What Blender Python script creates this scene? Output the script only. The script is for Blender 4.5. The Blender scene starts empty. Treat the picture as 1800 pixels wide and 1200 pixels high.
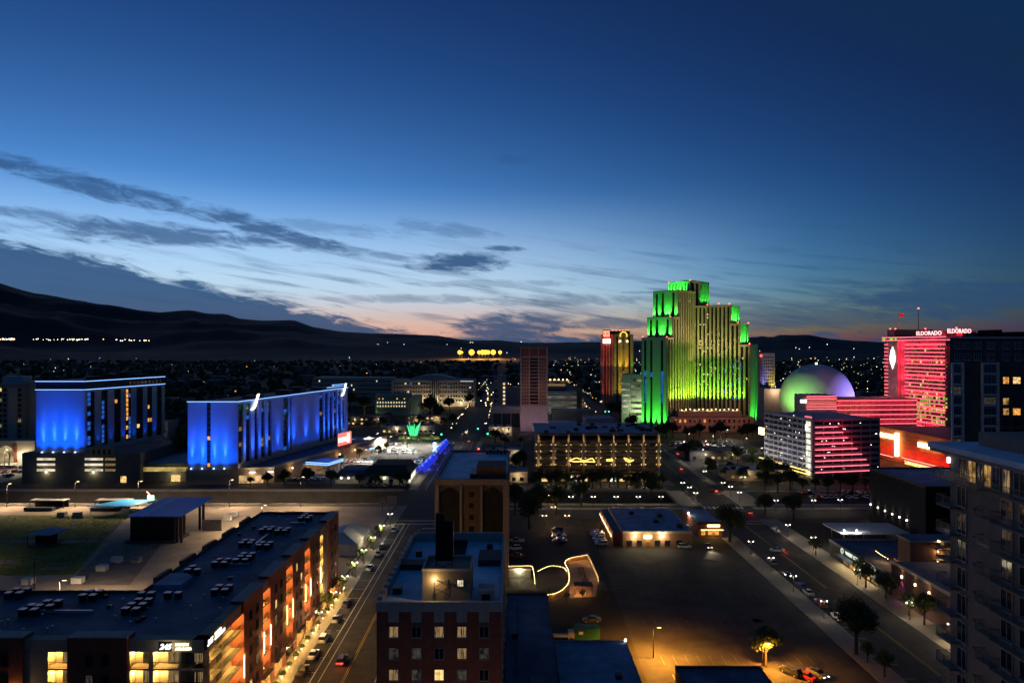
import bpy, bmesh, math, random
from mathutils import Vector, Matrix
R = math.radians
random.seed(7)
sc = bpy.context.scene
C = sc.collection
# ------------------------------------------------------------------ camera, sky, sun, exposure
EXPOSURE = 7.65                      # a long dusk exposure; every lamp below is scaled by K
K = 1.0 / 2 ** (EXPOSURE - .2)
cam = bpy.data.cameras.new('camera'); cam_o = bpy.data.objects.new('camera', cam); C.objects.link(cam_o)
sc.camera = cam_o
cam.lens = 24; cam.sensor_width = 36; cam.clip_start = 0.5; cam.clip_end = 40000
cam.shift_y = 8 / 1800
cam_o.location = (0, 0, 70); cam_o.rotation_euler = (R(90), 0, 0)
w = bpy.data.worlds.new('World'); sc.world = w; w.use_nodes = True
nt = w.node_tree

def build_sky(nt):
    N, L = nt.nodes, nt.links
    def val(sock, v):
        if isinstance(v, (int, float)): sock.default_value = v
        else: L.new(v, sock)
    def m(op, a, b=0.0, c=0.0, clamp=False):
        n = N.new('ShaderNodeMath'); n.operation = op; n.use_clamp = clamp
        val(n.inputs[0], a); val(n.inputs[1], b)
        if op in ('MULTIPLY_ADD', 'COMPARE'): val(n.inputs[2], c)
        return n.outputs[0]
    def sstep(x, a, b):
        n = N.new('ShaderNodeMapRange'); n.interpolation_type = 'SMOOTHSTEP'
        val(n.inputs[0], x); n.inputs[1].default_value = a; n.inputs[2].default_value = b
        return n.outputs[0]
    def ramp(x, pts):
        n = N.new('ShaderNodeValToRGB'); e = n.color_ramp.elements
        n.color_ramp.interpolation = 'B_SPLINE' if False else 'EASE'
        while len(e) < len(pts): e.new(0.5)
        for i, (p, v) in enumerate(pts):
            e[i].position = p; e[i].color = (v, v, v, 1)
        L.new(x, n.inputs[0]); return n.outputs[0]
    def noise(x, y, scale, detail=6, rough=0.55, dist=0.0, off=0.0):
        cx = N.new('ShaderNodeCombineXYZ'); val(cx.inputs[0], x); val(cx.inputs[1], y); cx.inputs[2].default_value = off
        n = N.new('ShaderNodeTexNoise'); n.inputs['Scale'].default_value = scale; n.inputs['Detail'].default_value = detail
        n.inputs['Roughness'].default_value = rough; n.inputs['Distortion'].default_value = dist
        L.new(cx.outputs[0], n.inputs['Vector']); return n.outputs['Fac']
    sky = N.new('ShaderNodeTexSky'); sky.sky_type = 'NISHITA'; sky.sun_disc = False
    sky.sun_elevation = R(-6.0); sky.sun_rotation = R(-30); sky.altitude = 1300; sky.ozone_density = 3; sky.dust_density = 1.2
    tc = N.new('ShaderNodeTexCoord'); sp = N.new('ShaderNodeSeparateXYZ'); L.new(tc.outputs['Generated'], sp.inputs[0])
    X, Y, Z = sp.outputs
    az = m('MULTIPLY', m('ARCTAN2', X, Y), 57.2958)
    el = m('MULTIPLY', m('ARCSINE', Z), 57.2958)
    a01 = m('MULTIPLY_ADD', az, 1 / 80, 0.5)               # -40..40 degrees -> 0..1
    def A(px): return math.degrees(math.atan((px - 900) / 1200)) / 80 + .5
    fine = noise(m('MULTIPLY_ADD', el, .35, m('MULTIPLY', az, .3)), m('MULTIPLY_ADD', az, .08, el), 1.5, 6, .68, .6)
    wide = noise(m('MULTIPLY', az, .12), m('MULTIPLY', el, .9), .7, 4, .6, .8, 3.1)
    hair = noise(m('MULTIPLY_ADD', az, .10, m('MULTIPLY', el, .2)), m('MULTIPLY_ADD', az, .13, el), 1.7, 6, .6, .3, 9.0)
    fj = m('MULTIPLY_ADD', fine, 2.0, -1.0); wj = m('MULTIPLY_ADD', wide, 2.0, -1.0)
    jit = m('ADD', m('MULTIPLY', fj, 2.1), m('MULTIPLY', wj, 1.7))
    # low bank of cloud in the west, its top sinking towards the north
    top = m('MULTIPLY', ramp(a01, [(0, .70), (A(0), .69), (A(200), .63), (A(300), .53), (A(420), .42), (A(560), .30), (A(690), .13), (A(760), .05), (A(880), .14), (A(1000), .09), (1, .05)]), 10)
    bank = sstep(m('ADD', m('SUBTRACT', top, el), m('MULTIPLY', jit, .75)), -.35, .6)
    def lens(a0, e0, ha, he, amt=1.0, tilt=0.0):
        da = m('DIVIDE', m('SUBTRACT', az, a0), ha)
        de = m('DIVIDE', m('SUBTRACT', m('SUBTRACT', el, e0), m('MULTIPLY', m('SUBTRACT', az, a0), tilt)), he)
        r = m('ADD', m('MULTIPLY', da, da), m('MULTIPLY', de, de))
        r = m('SUBTRACT', m('ADD', r, m('MULTIPLY', jit, 1.15)), 0)
        return m('MULTIPLY', m('SUBTRACT', 1.0, sstep(r, -.1, 1.7)), amt)
    parts = [m('MULTIPLY', bank, .97),
             lens(-30, 11.0, 10, .75, .8, -.16), lens(-20, 9.2, 6.5, .62, .85, -.22), lens(-12, 7.6, 4.5, .3, .5, -.15),
             lens(-28, 8.3, 9, .75, .8), lens(-36, 8.9, 5, .4, .6), lens(-14.5, 9.4, 5.5, .5, .35, -.05), lens(-5.5, 9.6, 3.6, .55, .38, -.1),
             lens(-4.0, 6.9, 3.7, .85, .95), lens(-.8, 8.15, 1.6, .22, .8, -.05), lens(-1.6, 5.2, 6, .3, .35), lens(5, 3.8, 7, .45, .5), lens(-8, 3.9, 6, .35, .45),
             lens(0, 1.5, 4.6, 1.2, .93), lens(8.4, 1.9, 3.4, .45, .7), lens(11, 4.4, 2.2, .13, .6), lens(22, 2.1, 12, 1.0, .5), lens(33, 3.3, 7, 1.3, .75), lens(18, 3.2, 3, .2, .45),
             lens(.2, 15.2, 1.6, .35, .22)]
    dens = parts[0]
    for p in parts[1:]:
        dens = m('MAXIMUM', dens, p)
    low = m('SUBTRACT', 1.0, sstep(el, 4.0, 11.0))
    streak = m('MULTIPLY', m('MULTIPLY', sstep(hair, .46, .72), low), .62)
    dens = m('SUBTRACT', 1.0, m('MULTIPLY', m('SUBTRACT', 1.0, dens), m('SUBTRACT', 1.0, streak)))
    dens = m('MULTIPLY', dens, sstep(el, -1.0, .2))
    # clear-air colour: the twilight sky, a little greener than the model gives
    tint = N.new('ShaderNodeMix'); tint.data_type = 'RGBA'; tint.blend_type = 'MULTIPLY'; tint.inputs[0].default_value = 1
    L.new(sky.outputs[0], tint.inputs[6]); tint.inputs[7].default_value = (.92, 1.08, .74, 1)
    veil = N.new('ShaderNodeMix'); veil.data_type = 'RGBA'; veil.blend_type = 'MIX'      # thin high ice cloud catching the last light
    g = m('MULTIPLY', m('SUBTRACT', 1.0, sstep(el, 3.0, 13.5)), m('SUBTRACT', 1.0, sstep(m('ABSOLUTE', m('ADD', az, 19.0)), 12, 44)))
    lift = N.new('ShaderNodeMix'); lift.data_type = 'RGBA'; lift.blend_type = 'LIGHTEN'; lift.inputs[0].default_value = 1   # night-blue air away from the afterglow
    L.new(tint.outputs[2], lift.inputs[6]); lift.inputs[7].default_value = (.00012, .00085, .0026, 1)
    L.new(m('MULTIPLY', g, .82), veil.inputs[0]); L.new(lift.outputs[2], veil.inputs[6])
    rose = N.new('ShaderNodeMix'); rose.data_type = 'RGBA'
    L.new(sstep(el, 1.0, 5.0), rose.inputs[0]); rose.inputs[6].default_value = (.0245, .0138, .0118, 1); rose.inputs[7].default_value = (.0185, .0222, .0265, 1)
    L.new(rose.outputs[2], veil.inputs[7])
    cl = N.new('ShaderNodeMix'); cl.data_type = 'RGBA'; L.new(dens, cl.inputs[0]); L.new(veil.outputs[2], cl.inputs[6])
    cc = N.new('ShaderNodeMix'); cc.data_type = 'RGBA'; cc.blend_type = 'ADD'; cc.inputs[0].default_value = 1
    dk = N.new('ShaderNodeMix'); dk.data_type = 'RGBA'; dk.blend_type = 'MULTIPLY'; dk.inputs[0].default_value = 1
    L.new(veil.outputs[2], dk.inputs[6]); dk.inputs[7].default_value = (.035, .06, .10, 1)
    L.new(dk.outputs[2], cc.inputs[6]); cc.inputs[7].default_value = (.0007, .0021, .0050, 1)
    L.new(cc.outputs[2], cl.inputs[7])
    bg = N['Background']; L.new(cl.outputs[2], bg.inputs[0]); bg.inputs[1].default_value = .15
build_sky(nt)
w.cycles.sampling_method = 'MANUAL'; w.cycles.sample_map_resolution = 512
sun = bpy.data.lights.new('sun', 'SUN'); sun.energy = .012 * K * 10; sun.angle = R(40); sun.color = (1, .62, .45)
sun_o = bpy.data.objects.new('sun', sun); C.objects.link(sun_o); sun_o.rotation_euler = (R(86), 0, R(30 + 180)); sun_o.location = (-500, 800, 200)
vs = sc.view_settings; vs.view_transform = 'Standard'; vs.look = 'None'; vs.gamma = 1; vs.exposure = EXPOSURE; vs.use_curve_mapping = False
sc.render.engine = 'CYCLES'
cy = sc.cycles
cy.use_denoising = True; cy.max_bounces = 4; cy.diffuse_bounces = 2; cy.glossy_bounces = 2; cy.transmission_bounces = 3; cy.transparent_max_bounces = 8
cy.sample_clamp_indirect = 4 * K; cy.use_light_tree = True; cy.caustics_reflective = False; cy.caustics_refractive = False
try: cy.denoiser = 'OPENIMAGEDENOISE'
except Exception: pass
# ------------------------------------------------------------------ helpers
def P(px, py, Y): return Vector(((px - 900) * Y / 1200, Y, 70 - (py - 608) * Y / 1200))
def G(px, py, z=0.0):
    Y = (70 - z) * 1200 / (py - 608); return Vector(((px - 900) * Y / 1200, Y, z))
MATS = {}
def mat(name, col, rough=.8, amt=.18, scale=.6, metal=0.0, spec=.3, bump=0.0, col2=None, stretch=None, streaks=0.0):
    if name in MATS: return MATS[name]
    m = bpy.data.materials.new(name); m.use_nodes = True; n = m.node_tree.nodes; l = m.node_tree.links
    b = n['Principled BSDF']; b.inputs['Roughness'].default_value = rough; b.inputs['Metallic'].default_value = metal
    b.inputs['Specular IOR Level'].default_value = spec
    tc = n.new('ShaderNodeTexCoord'); src = tc.outputs['Object']
    if stretch:
        mp = n.new('ShaderNodeMapping'); mp.inputs['Scale'].default_value = stretch; l.new(src, mp.inputs[0]); src = mp.outputs[0]
    nz = n.new('ShaderNodeTexNoise'); nz.inputs['Scale'].default_value = scale; nz.inputs['Detail'].default_value = 8; nz.inputs['Roughness'].default_value = .65
    l.new(src, nz.inputs['Vector'])
    rp = n.new('ShaderNodeValToRGB'); rp.color_ramp.elements[0].position = .3; rp.color_ramp.elements[1].position = .72
    c2 = col2 or tuple(min(1, c * (1 + amt)) for c in col)
    rp.color_ramp.elements[0].color = tuple(c * (1 - amt) for c in col) + (1,); rp.color_ramp.elements[1].color = tuple(c2) + (1,)
    l.new(nz.outputs['Fac'], rp.inputs[0]); out = rp.outputs[0]
    if streaks:
        mp = n.new('ShaderNodeMapping'); mp.inputs['Scale'].default_value = (1.2, 1.2, .08); l.new(tc.outputs['Object'], mp.inputs[0])
        z2 = n.new('ShaderNodeTexNoise'); z2.inputs['Scale'].default_value = 1.0; z2.inputs['Detail'].default_value = 5; l.new(mp.outputs[0], z2.inputs['Vector'])
        mx = n.new('ShaderNodeMix'); mx.data_type = 'RGBA'; mx.blend_type = 'MULTIPLY'; mx.inputs[0].default_value = streaks
        l.new(out, mx.inputs[6]); l.new(z2.outputs['Fac'], mx.inputs[7]); out = mx.outputs[2]
    l.new(out, b.inputs['Base Color'])
    if bump:
        bp = n.new('ShaderNodeBump'); bp.inputs['Strength'].default_value = bump; bp.inputs['Distance'].default_value = .05
        l.new(nz.outputs['Fac'], bp.inputs['Height']); l.new(bp.outputs[0], b.inputs['Normal'])
    MATS[name] = m; return m
def emat(name, col, s, sample=False, vary=0.0, scale=.5, stretch=(1, 1, 1)):
    if name in MATS: return MATS[name]
    m = bpy.data.materials.new(name); m.use_nodes = True; n = m.node_tree.nodes; l = m.node_tree.links
    n.remove(n['Principled BSDF']); e = n.new('ShaderNodeEmission'); e.inputs[0].default_value = tuple(col) + (1,)
    e.inputs[1].default_value = s * K; l.new(e.outputs[0], n['Material Output'].inputs[0])
    if vary:
        tc = n.new('ShaderNodeTexCoord'); mp = n.new('ShaderNodeMapping'); mp.inputs['Scale'].default_value = stretch
        oi = n.new('ShaderNodeObjectInfo'); va = n.new('ShaderNodeVectorMath'); va.operation = 'ADD'
        sc_ = n.new('ShaderNodeVectorMath'); sc_.operation = 'SCALE'; l.new(oi.outputs['Location'], sc_.inputs[0]); sc_.inputs['Scale'].default_value = 3.7
        l.new(tc.outputs['Object'], va.inputs[0]); l.new(sc_.outputs[0], va.inputs[1])
        nz = n.new('ShaderNodeTexNoise'); nz.inputs['Scale'].default_value = scale; nz.inputs['Detail'].default_value = 4
        l.new(va.outputs[0], mp.inputs[0]); l.new(mp.outputs[0], nz.inputs['Vector'])
        mr = n.new('ShaderNodeMapRange'); mr.inputs[1].default_value = .35; mr.inputs[2].default_value = .65
        mr.inputs[3].default_value = s * K * (1 - vary); mr.inputs[4].default_value = s * K * (1 + vary)
        l.new(nz.outputs['Fac'], mr.inputs[0]); l.new(mr.outputs[0], e.inputs[1])
    m.cycles.emission_sampling = 'FRONT' if sample else 'NONE'
    MATS[name] = m; return m
def tag(o, label=None, cat=None, group=None, kind=None):
    if label: o['label'] = label
    if cat: o['category'] = cat
    if group: o['group'] = group
    if kind: o['kind'] = kind
    return o
def thing(name, label, cat, loc=(0, 0, 0), group=None, rz=0.0):
    o = bpy.data.objects.new(name, None); C.objects.link(o); o.location = loc; o.rotation_euler = (0, 0, rz); o.empty_display_size = .5
    return tag(o, label, cat, group)
class Fr:                                    # a facade: A -> B runs left to right as seen from outside, d points outwards
    def __init__(s, A, B):
        s.A = Vector(A[:2]); d = Vector(B[:2]) - s.A; s.L = d.length; s.U = d / s.L; s.N = Vector((s.U.y, -s.U.x)); s.ang = math.atan2(s.U.y, s.U.x)
    def p(s, u, d, z): q = s.A + s.U * u + s.N * d; return Vector((q.x, q.y, z))
    def col(s, px):                          # metres along the facade at a picture column
        k = (px - 900) / 1200; return (k * s.A.y - s.A.x) / (s.U.x - k * s.U.y)
class MB:
    def __init__(s): s.v = []; s.f = []; s.m = []
    def face(s, pts, mi=0):
        i = len(s.v); s.v += [tuple(p) for p in pts]; s.f.append(tuple(range(i, i + len(pts)))); s.m.append(mi)
    def box(s, x0, x1, y0, y1, z0, z1, mi=0, fr=None):
        i = len(s.v)
        for z in (z0, z1):
            for x, y in ((x0, y0), (x1, y0), (x1, y1), (x0, y1)):
                s.v.append(tuple(fr.p(x, y, z)) if fr else (x, y, z))
        q = [(0, 3, 2, 1), (4, 5, 6, 7), (0, 1, 5, 4), (1, 2, 6, 5), (2, 3, 7, 6), (3, 0, 4, 7)]
        if fr: q = [t[::-1] for t in q]
        s.f += [tuple(i + k for k in t) for t in q]; s.m += [mi] * 6; return s
    def prism(s, poly, z0, z1, mi=0, mtop=None):
        i = len(s.v); n = len(poly)
        s.v += [(p[0], p[1], z0) for p in poly] + [(p[0], p[1], z1) for p in poly]
        for k in range(n): s.f.append((i + k, i + (k + 1) % n, i + n + (k + 1) % n, i + n + k)); s.m.append(mi)
        s.f.append(tuple(i + n + k for k in range(n))); s.m.append(mi if mtop is None else mtop)
        s.f.append(tuple(i + k for k in reversed(range(n)))); s.m.append(mi); return s
    def cone(s, p, q, r0, r1, n=8, mi=0, cap=True):
        p, q = Vector(p), Vector(q); a = (q - p).normalized(); b = a.orthogonal().normalized(); c = a.cross(b); i = len(s.v)
        for o, r in ((p, r0), (q, r1)):
            for k in range(n): t = 2 * math.pi * k / n; s.v.append(tuple(o + (b * math.cos(t) + c * math.sin(t)) * r))
        for k in range(n): s.f.append((i + k, i + (k + 1) % n, i + n + (k + 1) % n, i + n + k)); s.m.append(mi)
        if cap:
            s.f.append(tuple(i + k for k in reversed(range(n)))); s.m.append(mi); s.f.append(tuple(i + n + k for k in range(n))); s.m.append(mi)
        return s
    def ball(s, c, r, mi=0, n=8, k=5, sx=1, sy=1, sz=1):
        i = len(s.v); s.v.append((c[0], c[1], c[2] + r * sz))
        for a in range(1, k):
            t = math.pi * a / k
            for b in range(n):
                g = 2 * math.pi * b / n; s.v.append((c[0] + r * sx * math.sin(t) * math.cos(g), c[1] + r * sy * math.sin(t) * math.sin(g), c[2] + r * sz * math.cos(t)))
        s.v.append((c[0], c[1], c[2] - r * sz)); e = len(s.v) - 1
        for b in range(n):
            s.f.append((i, i + 1 + b, i + 1 + (b + 1) % n)); s.m.append(mi)
            for a in range(k - 2):
                o = i + 1 + a * n; s.f.append((o + b, o + n + b, o + n + (b + 1) % n, o + (b + 1) % n)); s.m.append(mi)
            o = i + 1 + (k - 2) * n; s.f.append((o + b, e, o + (b + 1) % n)); s.m.append(mi)
        return s
    def mesh(s, name, mats, off=(0, 0, 0), smooth=False):
        me = bpy.data.meshes.new(name)
        ox, oy, oz = off
        me.from_pydata([(a - ox, b - oy, c - oz) for a, b, c in s.v], [], s.f)
        for m in (mats if isinstance(mats, (list, tuple)) else [mats]): me.materials.append(m)
        me.polygons.foreach_set('material_index', s.m)
        if smooth: me.polygons.foreach_set('use_smooth', [True] * len(s.f))
        me.update(); return me
    def build(s, name, mats, parent=None, kind=None, smooth=False, loc=None):
        off = tuple(parent.location) if parent and parent.parent is None else (WO(parent) if parent else (loc or (0, 0, 0)))
        o = bpy.data.objects.new(name, s.mesh(name, mats, off, smooth)); C.objects.link(o)
        if parent: o.parent = parent
        elif loc: o.location = loc
        if kind: o['kind'] = kind
        return o
def WO(o):
    v = Vector((0, 0, 0))
    while o: v = v + o.location; o = o.parent
    return tuple(v)
def put(me, name, fr, u, d, z, parent, color=None):
    if isinstance(me, tuple):
        o = put(me[0], name, fr, u, d, z, parent); p = bpy.data.objects.new('pane', me[1]); C.objects.link(p); p.parent = o; return o
    o = bpy.data.objects.new(name, me); C.objects.link(o); o.parent = parent
    o.location = fr.p(u, d, z) - Vector(WO(parent)); o.rotation_euler = (0, 0, fr.ang)
    if color: o.color = color
    return o
def struct(name, mb, m, smooth=False):
    return tag(mb.build(name, m, smooth=smooth), kind='structure')
LP = 16.0 * K
def point(loc, p, col, parent=None, r=.25):
    l = bpy.data.lights.new('lamp_light', 'POINT'); l.energy = p * LP; l.color = col; l.shadow_soft_size = r
    o = bpy.data.objects.new('lamp_light', l); C.objects.link(o)
    if parent: o.parent = parent; o.location = Vector(loc) - Vector(WO(parent))
    else: o.location = loc
    return o
def spot(loc, tgt, p, col, ang=60, blend=.8, parent=None, r=.2):
    l = bpy.data.lights.new('floodlight', 'SPOT'); l.energy = p * LP; l.color = col; l.spot_size = R(ang); l.spot_blend = blend; l.shadow_soft_size = r
    o = bpy.data.objects.new('floodlight', l); C.objects.link(o); d = Vector(tgt) - Vector(loc)
    o.rotation_euler = d.to_track_quat('-Z', 'Y').to_euler()
    if parent: o.parent = parent; o.location = Vector(loc) - Vector(WO(parent))
    else: o.location = loc
    return o
def down(loc, p, col, parent=None, ang=164):
    return spot(loc, Vector(loc) - Vector((0, 0, 5)), p, col, ang, .35, parent, .3)
def strip(fr, u0, u1, d, z, p, col, parent=None, tilt=12, w=.6):  # linear floodlight at a wall foot, aimed up the wall
    l = bpy.data.lights.new('floodlight_row', 'AREA'); l.shape = 'RECTANGLE'; l.size = abs(u1 - u0); l.size_y = w; l.energy = p * LP; l.color = col; l.spread = R(100)
    o = bpy.data.objects.new('floodlight_row', l); C.objects.link(o)
    aim = Vector((-fr.N.x * math.sin(R(tilt)), -fr.N.y * math.sin(R(tilt)), math.cos(R(tilt))))
    U3 = Vector((fr.U.x, fr.U.y, 0)); Zl = -aim; Yl = Zl.cross(U3)
    o.rotation_euler = Matrix((U3, Yl, Zl)).transposed().to_euler()
    q = fr.p((u0 + u1) / 2, d, z); o.location = q - Vector(WO(parent)) if parent else q
    if parent: o.parent = parent
    return o
def text(body, size, fr, u, d, z, m, parent, name='lettering', shear=0.0, ext=.06, wide=1.0, bold=0.0, align='CENTER'):
    c = bpy.data.curves.new(name, 'FONT'); c.body = body; c.size = size; c.extrude = ext; c.align_x = align; c.align_y = 'CENTER'; c.shear = shear; c.offset = bold
    c.resolution_u = 3; c.materials.append(m)
    t = bpy.data.objects.new(name, c)
    me = bpy.data.meshes.new_from_object(t); bpy.data.objects.remove(t); t = bpy.data.objects.new(name, me)
    t.rotation_euler = (R(90), 0, fr.ang); t.scale = (wide, 1, 1); t.location = fr.p(u, d, z) - Vector(WO(parent)); t.parent = parent; C.objects.link(t)
    return t
ORD = ['first', 'second', 'third', 'fourth', 'fifth', 'sixth', 'seventh', 'eighth', 'ninth', 'tenth', 'eleventh', 'twelfth', 'thirteenth', 'fourteenth', 'fifteenth', 'sixteenth', 'seventeenth', 'eighteenth']
# ------------------------------------------------------------------ materials
asphalt = mat('asphalt', (.045, .043, .042), .85, .5, .22, bump=.3)
asphalt_lot = mat('lot_asphalt', (.040, .039, .039), .85, .6, .12, bump=.3)
earth = mat('city_ground', (.035, .033, .027), .95, .5, .02)
concrete = mat('concrete', (.30, .28, .25), .9, .2, .5)
paving = mat('pavement_concrete', (.24, .21, .17), .9, .2, .8)
kerbm = mat('kerb_concrete', (.36, .34, .31), .9, .15, 1)
paintm = mat('road_paint', (.62, .60, .55), .7, .25, 2)
yellowm = mat('yellow_road_paint', (.55, .38, .08), .7, .25, 2)
grassm = mat('field_grass', (.17, .21, .035), .95, .4, .12, col2=(.23, .23, .05))
gravel = mat('tan_gravel', (.36, .28, .20), .95, .25, .15)
brick_red = mat('red_brown_brick', (.26, .075, .045), .85, .25, 1.5, streaks=.25)
brick_dark = mat('dark_brick', (.30, .10, .07), .85, .25, 1.2, streaks=.3)
stucco = mat('beige_stucco', (.36, .30, .22), .9, .12, .8, streaks=.25)
stucco_lt = mat('pale_stucco', (.52, .47, .40), .9, .12, .6, streaks=.3)
white_wall = mat('off_white_wall', (.60, .58, .55), .85, .1, .5, streaks=.25)
grey_wall = mat('grey_panel_wall', (.30, .31, .33), .8, .12, .5, streaks=.25)
dark_wall = mat('charcoal_wall', (.05, .05, .055), .8, .25, .5)
black_wall = mat('black_wall', (.018, .018, .02), .85, .3, .6, spec=.1)
roof_dark = mat('dark_roof_sky_tint', (.11, .145, .20), .85, .5, .16)  # blue of the dusk sky put into the roof colour
roof_white = mat('pale_roof_sky_tint', (.50, .62, .78), .8, .35, .2)  # pale roof carries the blue skylight in its colour
roof_mid = mat('grey_roof_sky_tint', (.24, .31, .42), .85, .4, .2)  # same sky blue put into the grey
shingle = mat('brown_shingles', (.07, .055, .045), .9, .35, 1.5)
metal = mat('galvanised_metal', (.45, .47, .50), .45, .15, 2, metal=.6)
metal_dk = mat('dark_painted_metal', (.03, .03, .032), .5, .2, 3, metal=.2)
glass_dk = mat('dark_glass', (.012, .015, .02), .12, .1, 1, spec=.6)
glass_bl = mat('blue_grey_glass', (.03, .045, .07), .12, .2, .6, spec=.6)
wood = mat('timber', (.22, .10, .045), .8, .25, 2)
bark = mat('bark', (.055, .042, .03), .95, .3, 4)
tyre = mat('tyre_rubber', (.015, .015, .015), .9, .1, 4)
fabric_white = mat('white_canvas', (.62, .60, .54), .8, .06, .5)
blue_roofm = mat('blue_tarp', (.05, .20, .55), .6, .15, .5)
green_paint = mat('green_paint', (.03, .14, .07), .6, .2, 1.5)
red_cushion = mat('red_paint', (.4, .03, .03), .5, .1, 2)
def leafmat(name, c):
    m = mat(name, c, .75, .45, 1.2); n = m.node_tree.nodes; b = n['Principled BSDF']
    b.inputs['Subsurface Weight'].default_value = 0; return m
leaf_dk = leafmat('dark_foliage', (.038, .052, .018)); leaf_md = leafmat('mid_foliage', (.06, .085, .022)); leaf_br = leafmat('bright_foliage', (.10, .13, .03))
paint = bpy.data.materials.new('car_paint'); paint.use_nodes = True
_b = paint.node_tree.nodes['Principled BSDF']; _o = paint.node_tree.nodes.new('ShaderNodeObjectInfo'); paint.node_tree.links.new(_o.outputs['Color'], _b.inputs['Base Color'])
_b.inputs['Roughness'].default_value = .32; _b.inputs['Metallic'].default_value = .15; _b.inputs['Coat Weight'].default_value = .5
W_WARM = (1, .58, .20); W_SOD = (1, .37, .035); W_WHITE = (1, .86, .62); W_COOL = (.9, .95, 1)
e_warm = emat('warm_lamp_glow', (1, .66, .28), 14); e_sod = emat('sodium_lamp_glow', (1, .50, .12), 14); e_white = emat('white_lamp_glow', (1, .90, .70), 14); e_cool = emat('cool_lamp_glow', (.85, .93, 1), 14)
e_red = emat('red_lamp_glow', (1, .08, .06), 7); e_green = emat('green_signal_glow', (.05, 1, .5), 6); e_blue = emat('blue_lamp_glow', (.10, .25, 1), 8)
win_warm = emat('lit_window_warm', (1, .62, .22), .9, vary=.6, scale=1.2); win_amber = emat('lit_window_amber', (1, .42, .08), .8, vary=.6, scale=1.2); win_pale = emat('lit_window_pale', (1, .85, .55), .75, vary=.6, scale=1.2)
win_dim = emat('dim_window', (.5, .45, .36), .05, vary=.8, scale=1.5); win_blue = emat('blue_lit_window', (.04, .22, 1), .35, vary=.7, scale=1.5); win_green = emat('green_lit_window', (.45, .9, .08), .45, vary=.7, scale=.6)
win_cur = emat('curtained_window', (1, .64, .28), .17, vary=.9, scale=2.4, stretch=(3, 1, .3))
neon_red = emat('red_neon', (1, .16, .22), 2.2); neon_blue = emat('blue_white_neon', (.22, .45, 1), 2.2); neon_amber = emat('amber_neon', (1, .62, .12), 4)
sign_white = emat('white_sign_face', (1, .97, .88), 2.6); sign_orange = emat('orange_sign_face', (1, .66, .22), 8); sign_red = emat('red_sign_face', (1, .12, .09), 2.0)
# ------------------------------------------------------------------ generic pieces
_wm = {}
def win_mesh(w, h, frame, glass, mull=1, t=.06):
    k = (round(w, 2), round(h, 2), frame.name, glass.name, mull)
    if k in _wm: return _wm[k]
    b = MB(); f = .07
    g = MB().box(-w / 2, w / 2, -.015, .04, -h / 2, h / 2)
    b.box(-w / 2 - f - .06, w / 2 + f + .06, -.16, .02, -h / 2 - f - .09, -h / 2 - f)
    for x0, x1, z0, z1 in ((-w / 2 - f, w / 2 + f, h / 2, h / 2 + f), (-w / 2 - f, w / 2 + f, -h / 2 - f, -h / 2), (-w / 2 - f, -w / 2, -h / 2, h / 2), (w / 2, w / 2 + f, -h / 2, h / 2)):
        b.box(x0, x1, -t - .02, .03, z0, z1, 0)
    for q in range(mull):
        x = -w / 2 + w * (q + 1) / (mull + 1); b.box(x - .03, x + .03, -.05, .0, -h / 2, h / 2, 0)
    _wm[k] = (b.mesh('window', frame), g.mesh('pane', glass)); return _wm[k]
def windows(root, fr, us, zs, w, h, frame, pick, mull=1, d=.0, name='window'):
    for z in zs:
        for u in us:
            put(win_mesh(w, h, frame, pick(), mull), name, fr, u, d, z, root)
def win_grid(root, fr, us, zs, w, h, mats, probs, d=.03, name='window_grid', seed=1):
    rnd = random.Random(seed); b = MB()
    for z in zs:
        for u in us:
            r = rnd.random(); mi = 0
            while mi < len(probs) - 1 and r > probs[mi]: r -= probs[mi]; mi += 1
            b.box(u - w / 2, u + w / 2, -.02, d, z - h / 2, z + h / 2, mi, fr)
    return b.build(name, mats, root, 'stuff')
def lin(a, b, n): return [a + (b - a) * (i + .5) / n for i in range(n)]
def quadfp(A, B, depth):                    # A,B = front-left, front-right seen from outside; depth away from the viewer
    f = Fr(A, B); C2 = f.p(f.L, -depth, 0); D = f.p(0, -depth, 0); return [tuple(A[:2]), tuple(B[:2]), (C2.x, C2.y), (D.x, D.y)], f
def block(root, fp, z0, z1, wall, roof, parapet=.8, pt=.3, name='wall', rname='roof', pname='parapet'):
    MB().prism(fp, z0, z1, 0).build(name, wall, root)
    c = Vector((sum(p[0] for p in fp) / len(fp), sum(p[1] for p in fp) / len(fp)))
    def inset(p, a): d = c - Vector(p[:2]); return tuple(Vector(p[:2]) + d.normalized() * a * 1.41)
    MB().prism([inset(p, pt) for p in fp], z1 + .004, z1 + .05, 0).build(rname, roof, root)
    if parapet:
        b = MB(); n = len(fp)
        inn = [inset(p, pt) for p in fp]; ou = [inset(p, -.04) for p in fp]
        for k in range(n):
            a, a2, i2, i1 = ou[k], ou[(k + 1) % n], inn[(k + 1) % n], inn[k]
            b.prism([a, a2, i2, i1], z1 - .35, z1 + parapet)
        b.build(pname, wall, root)
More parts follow.
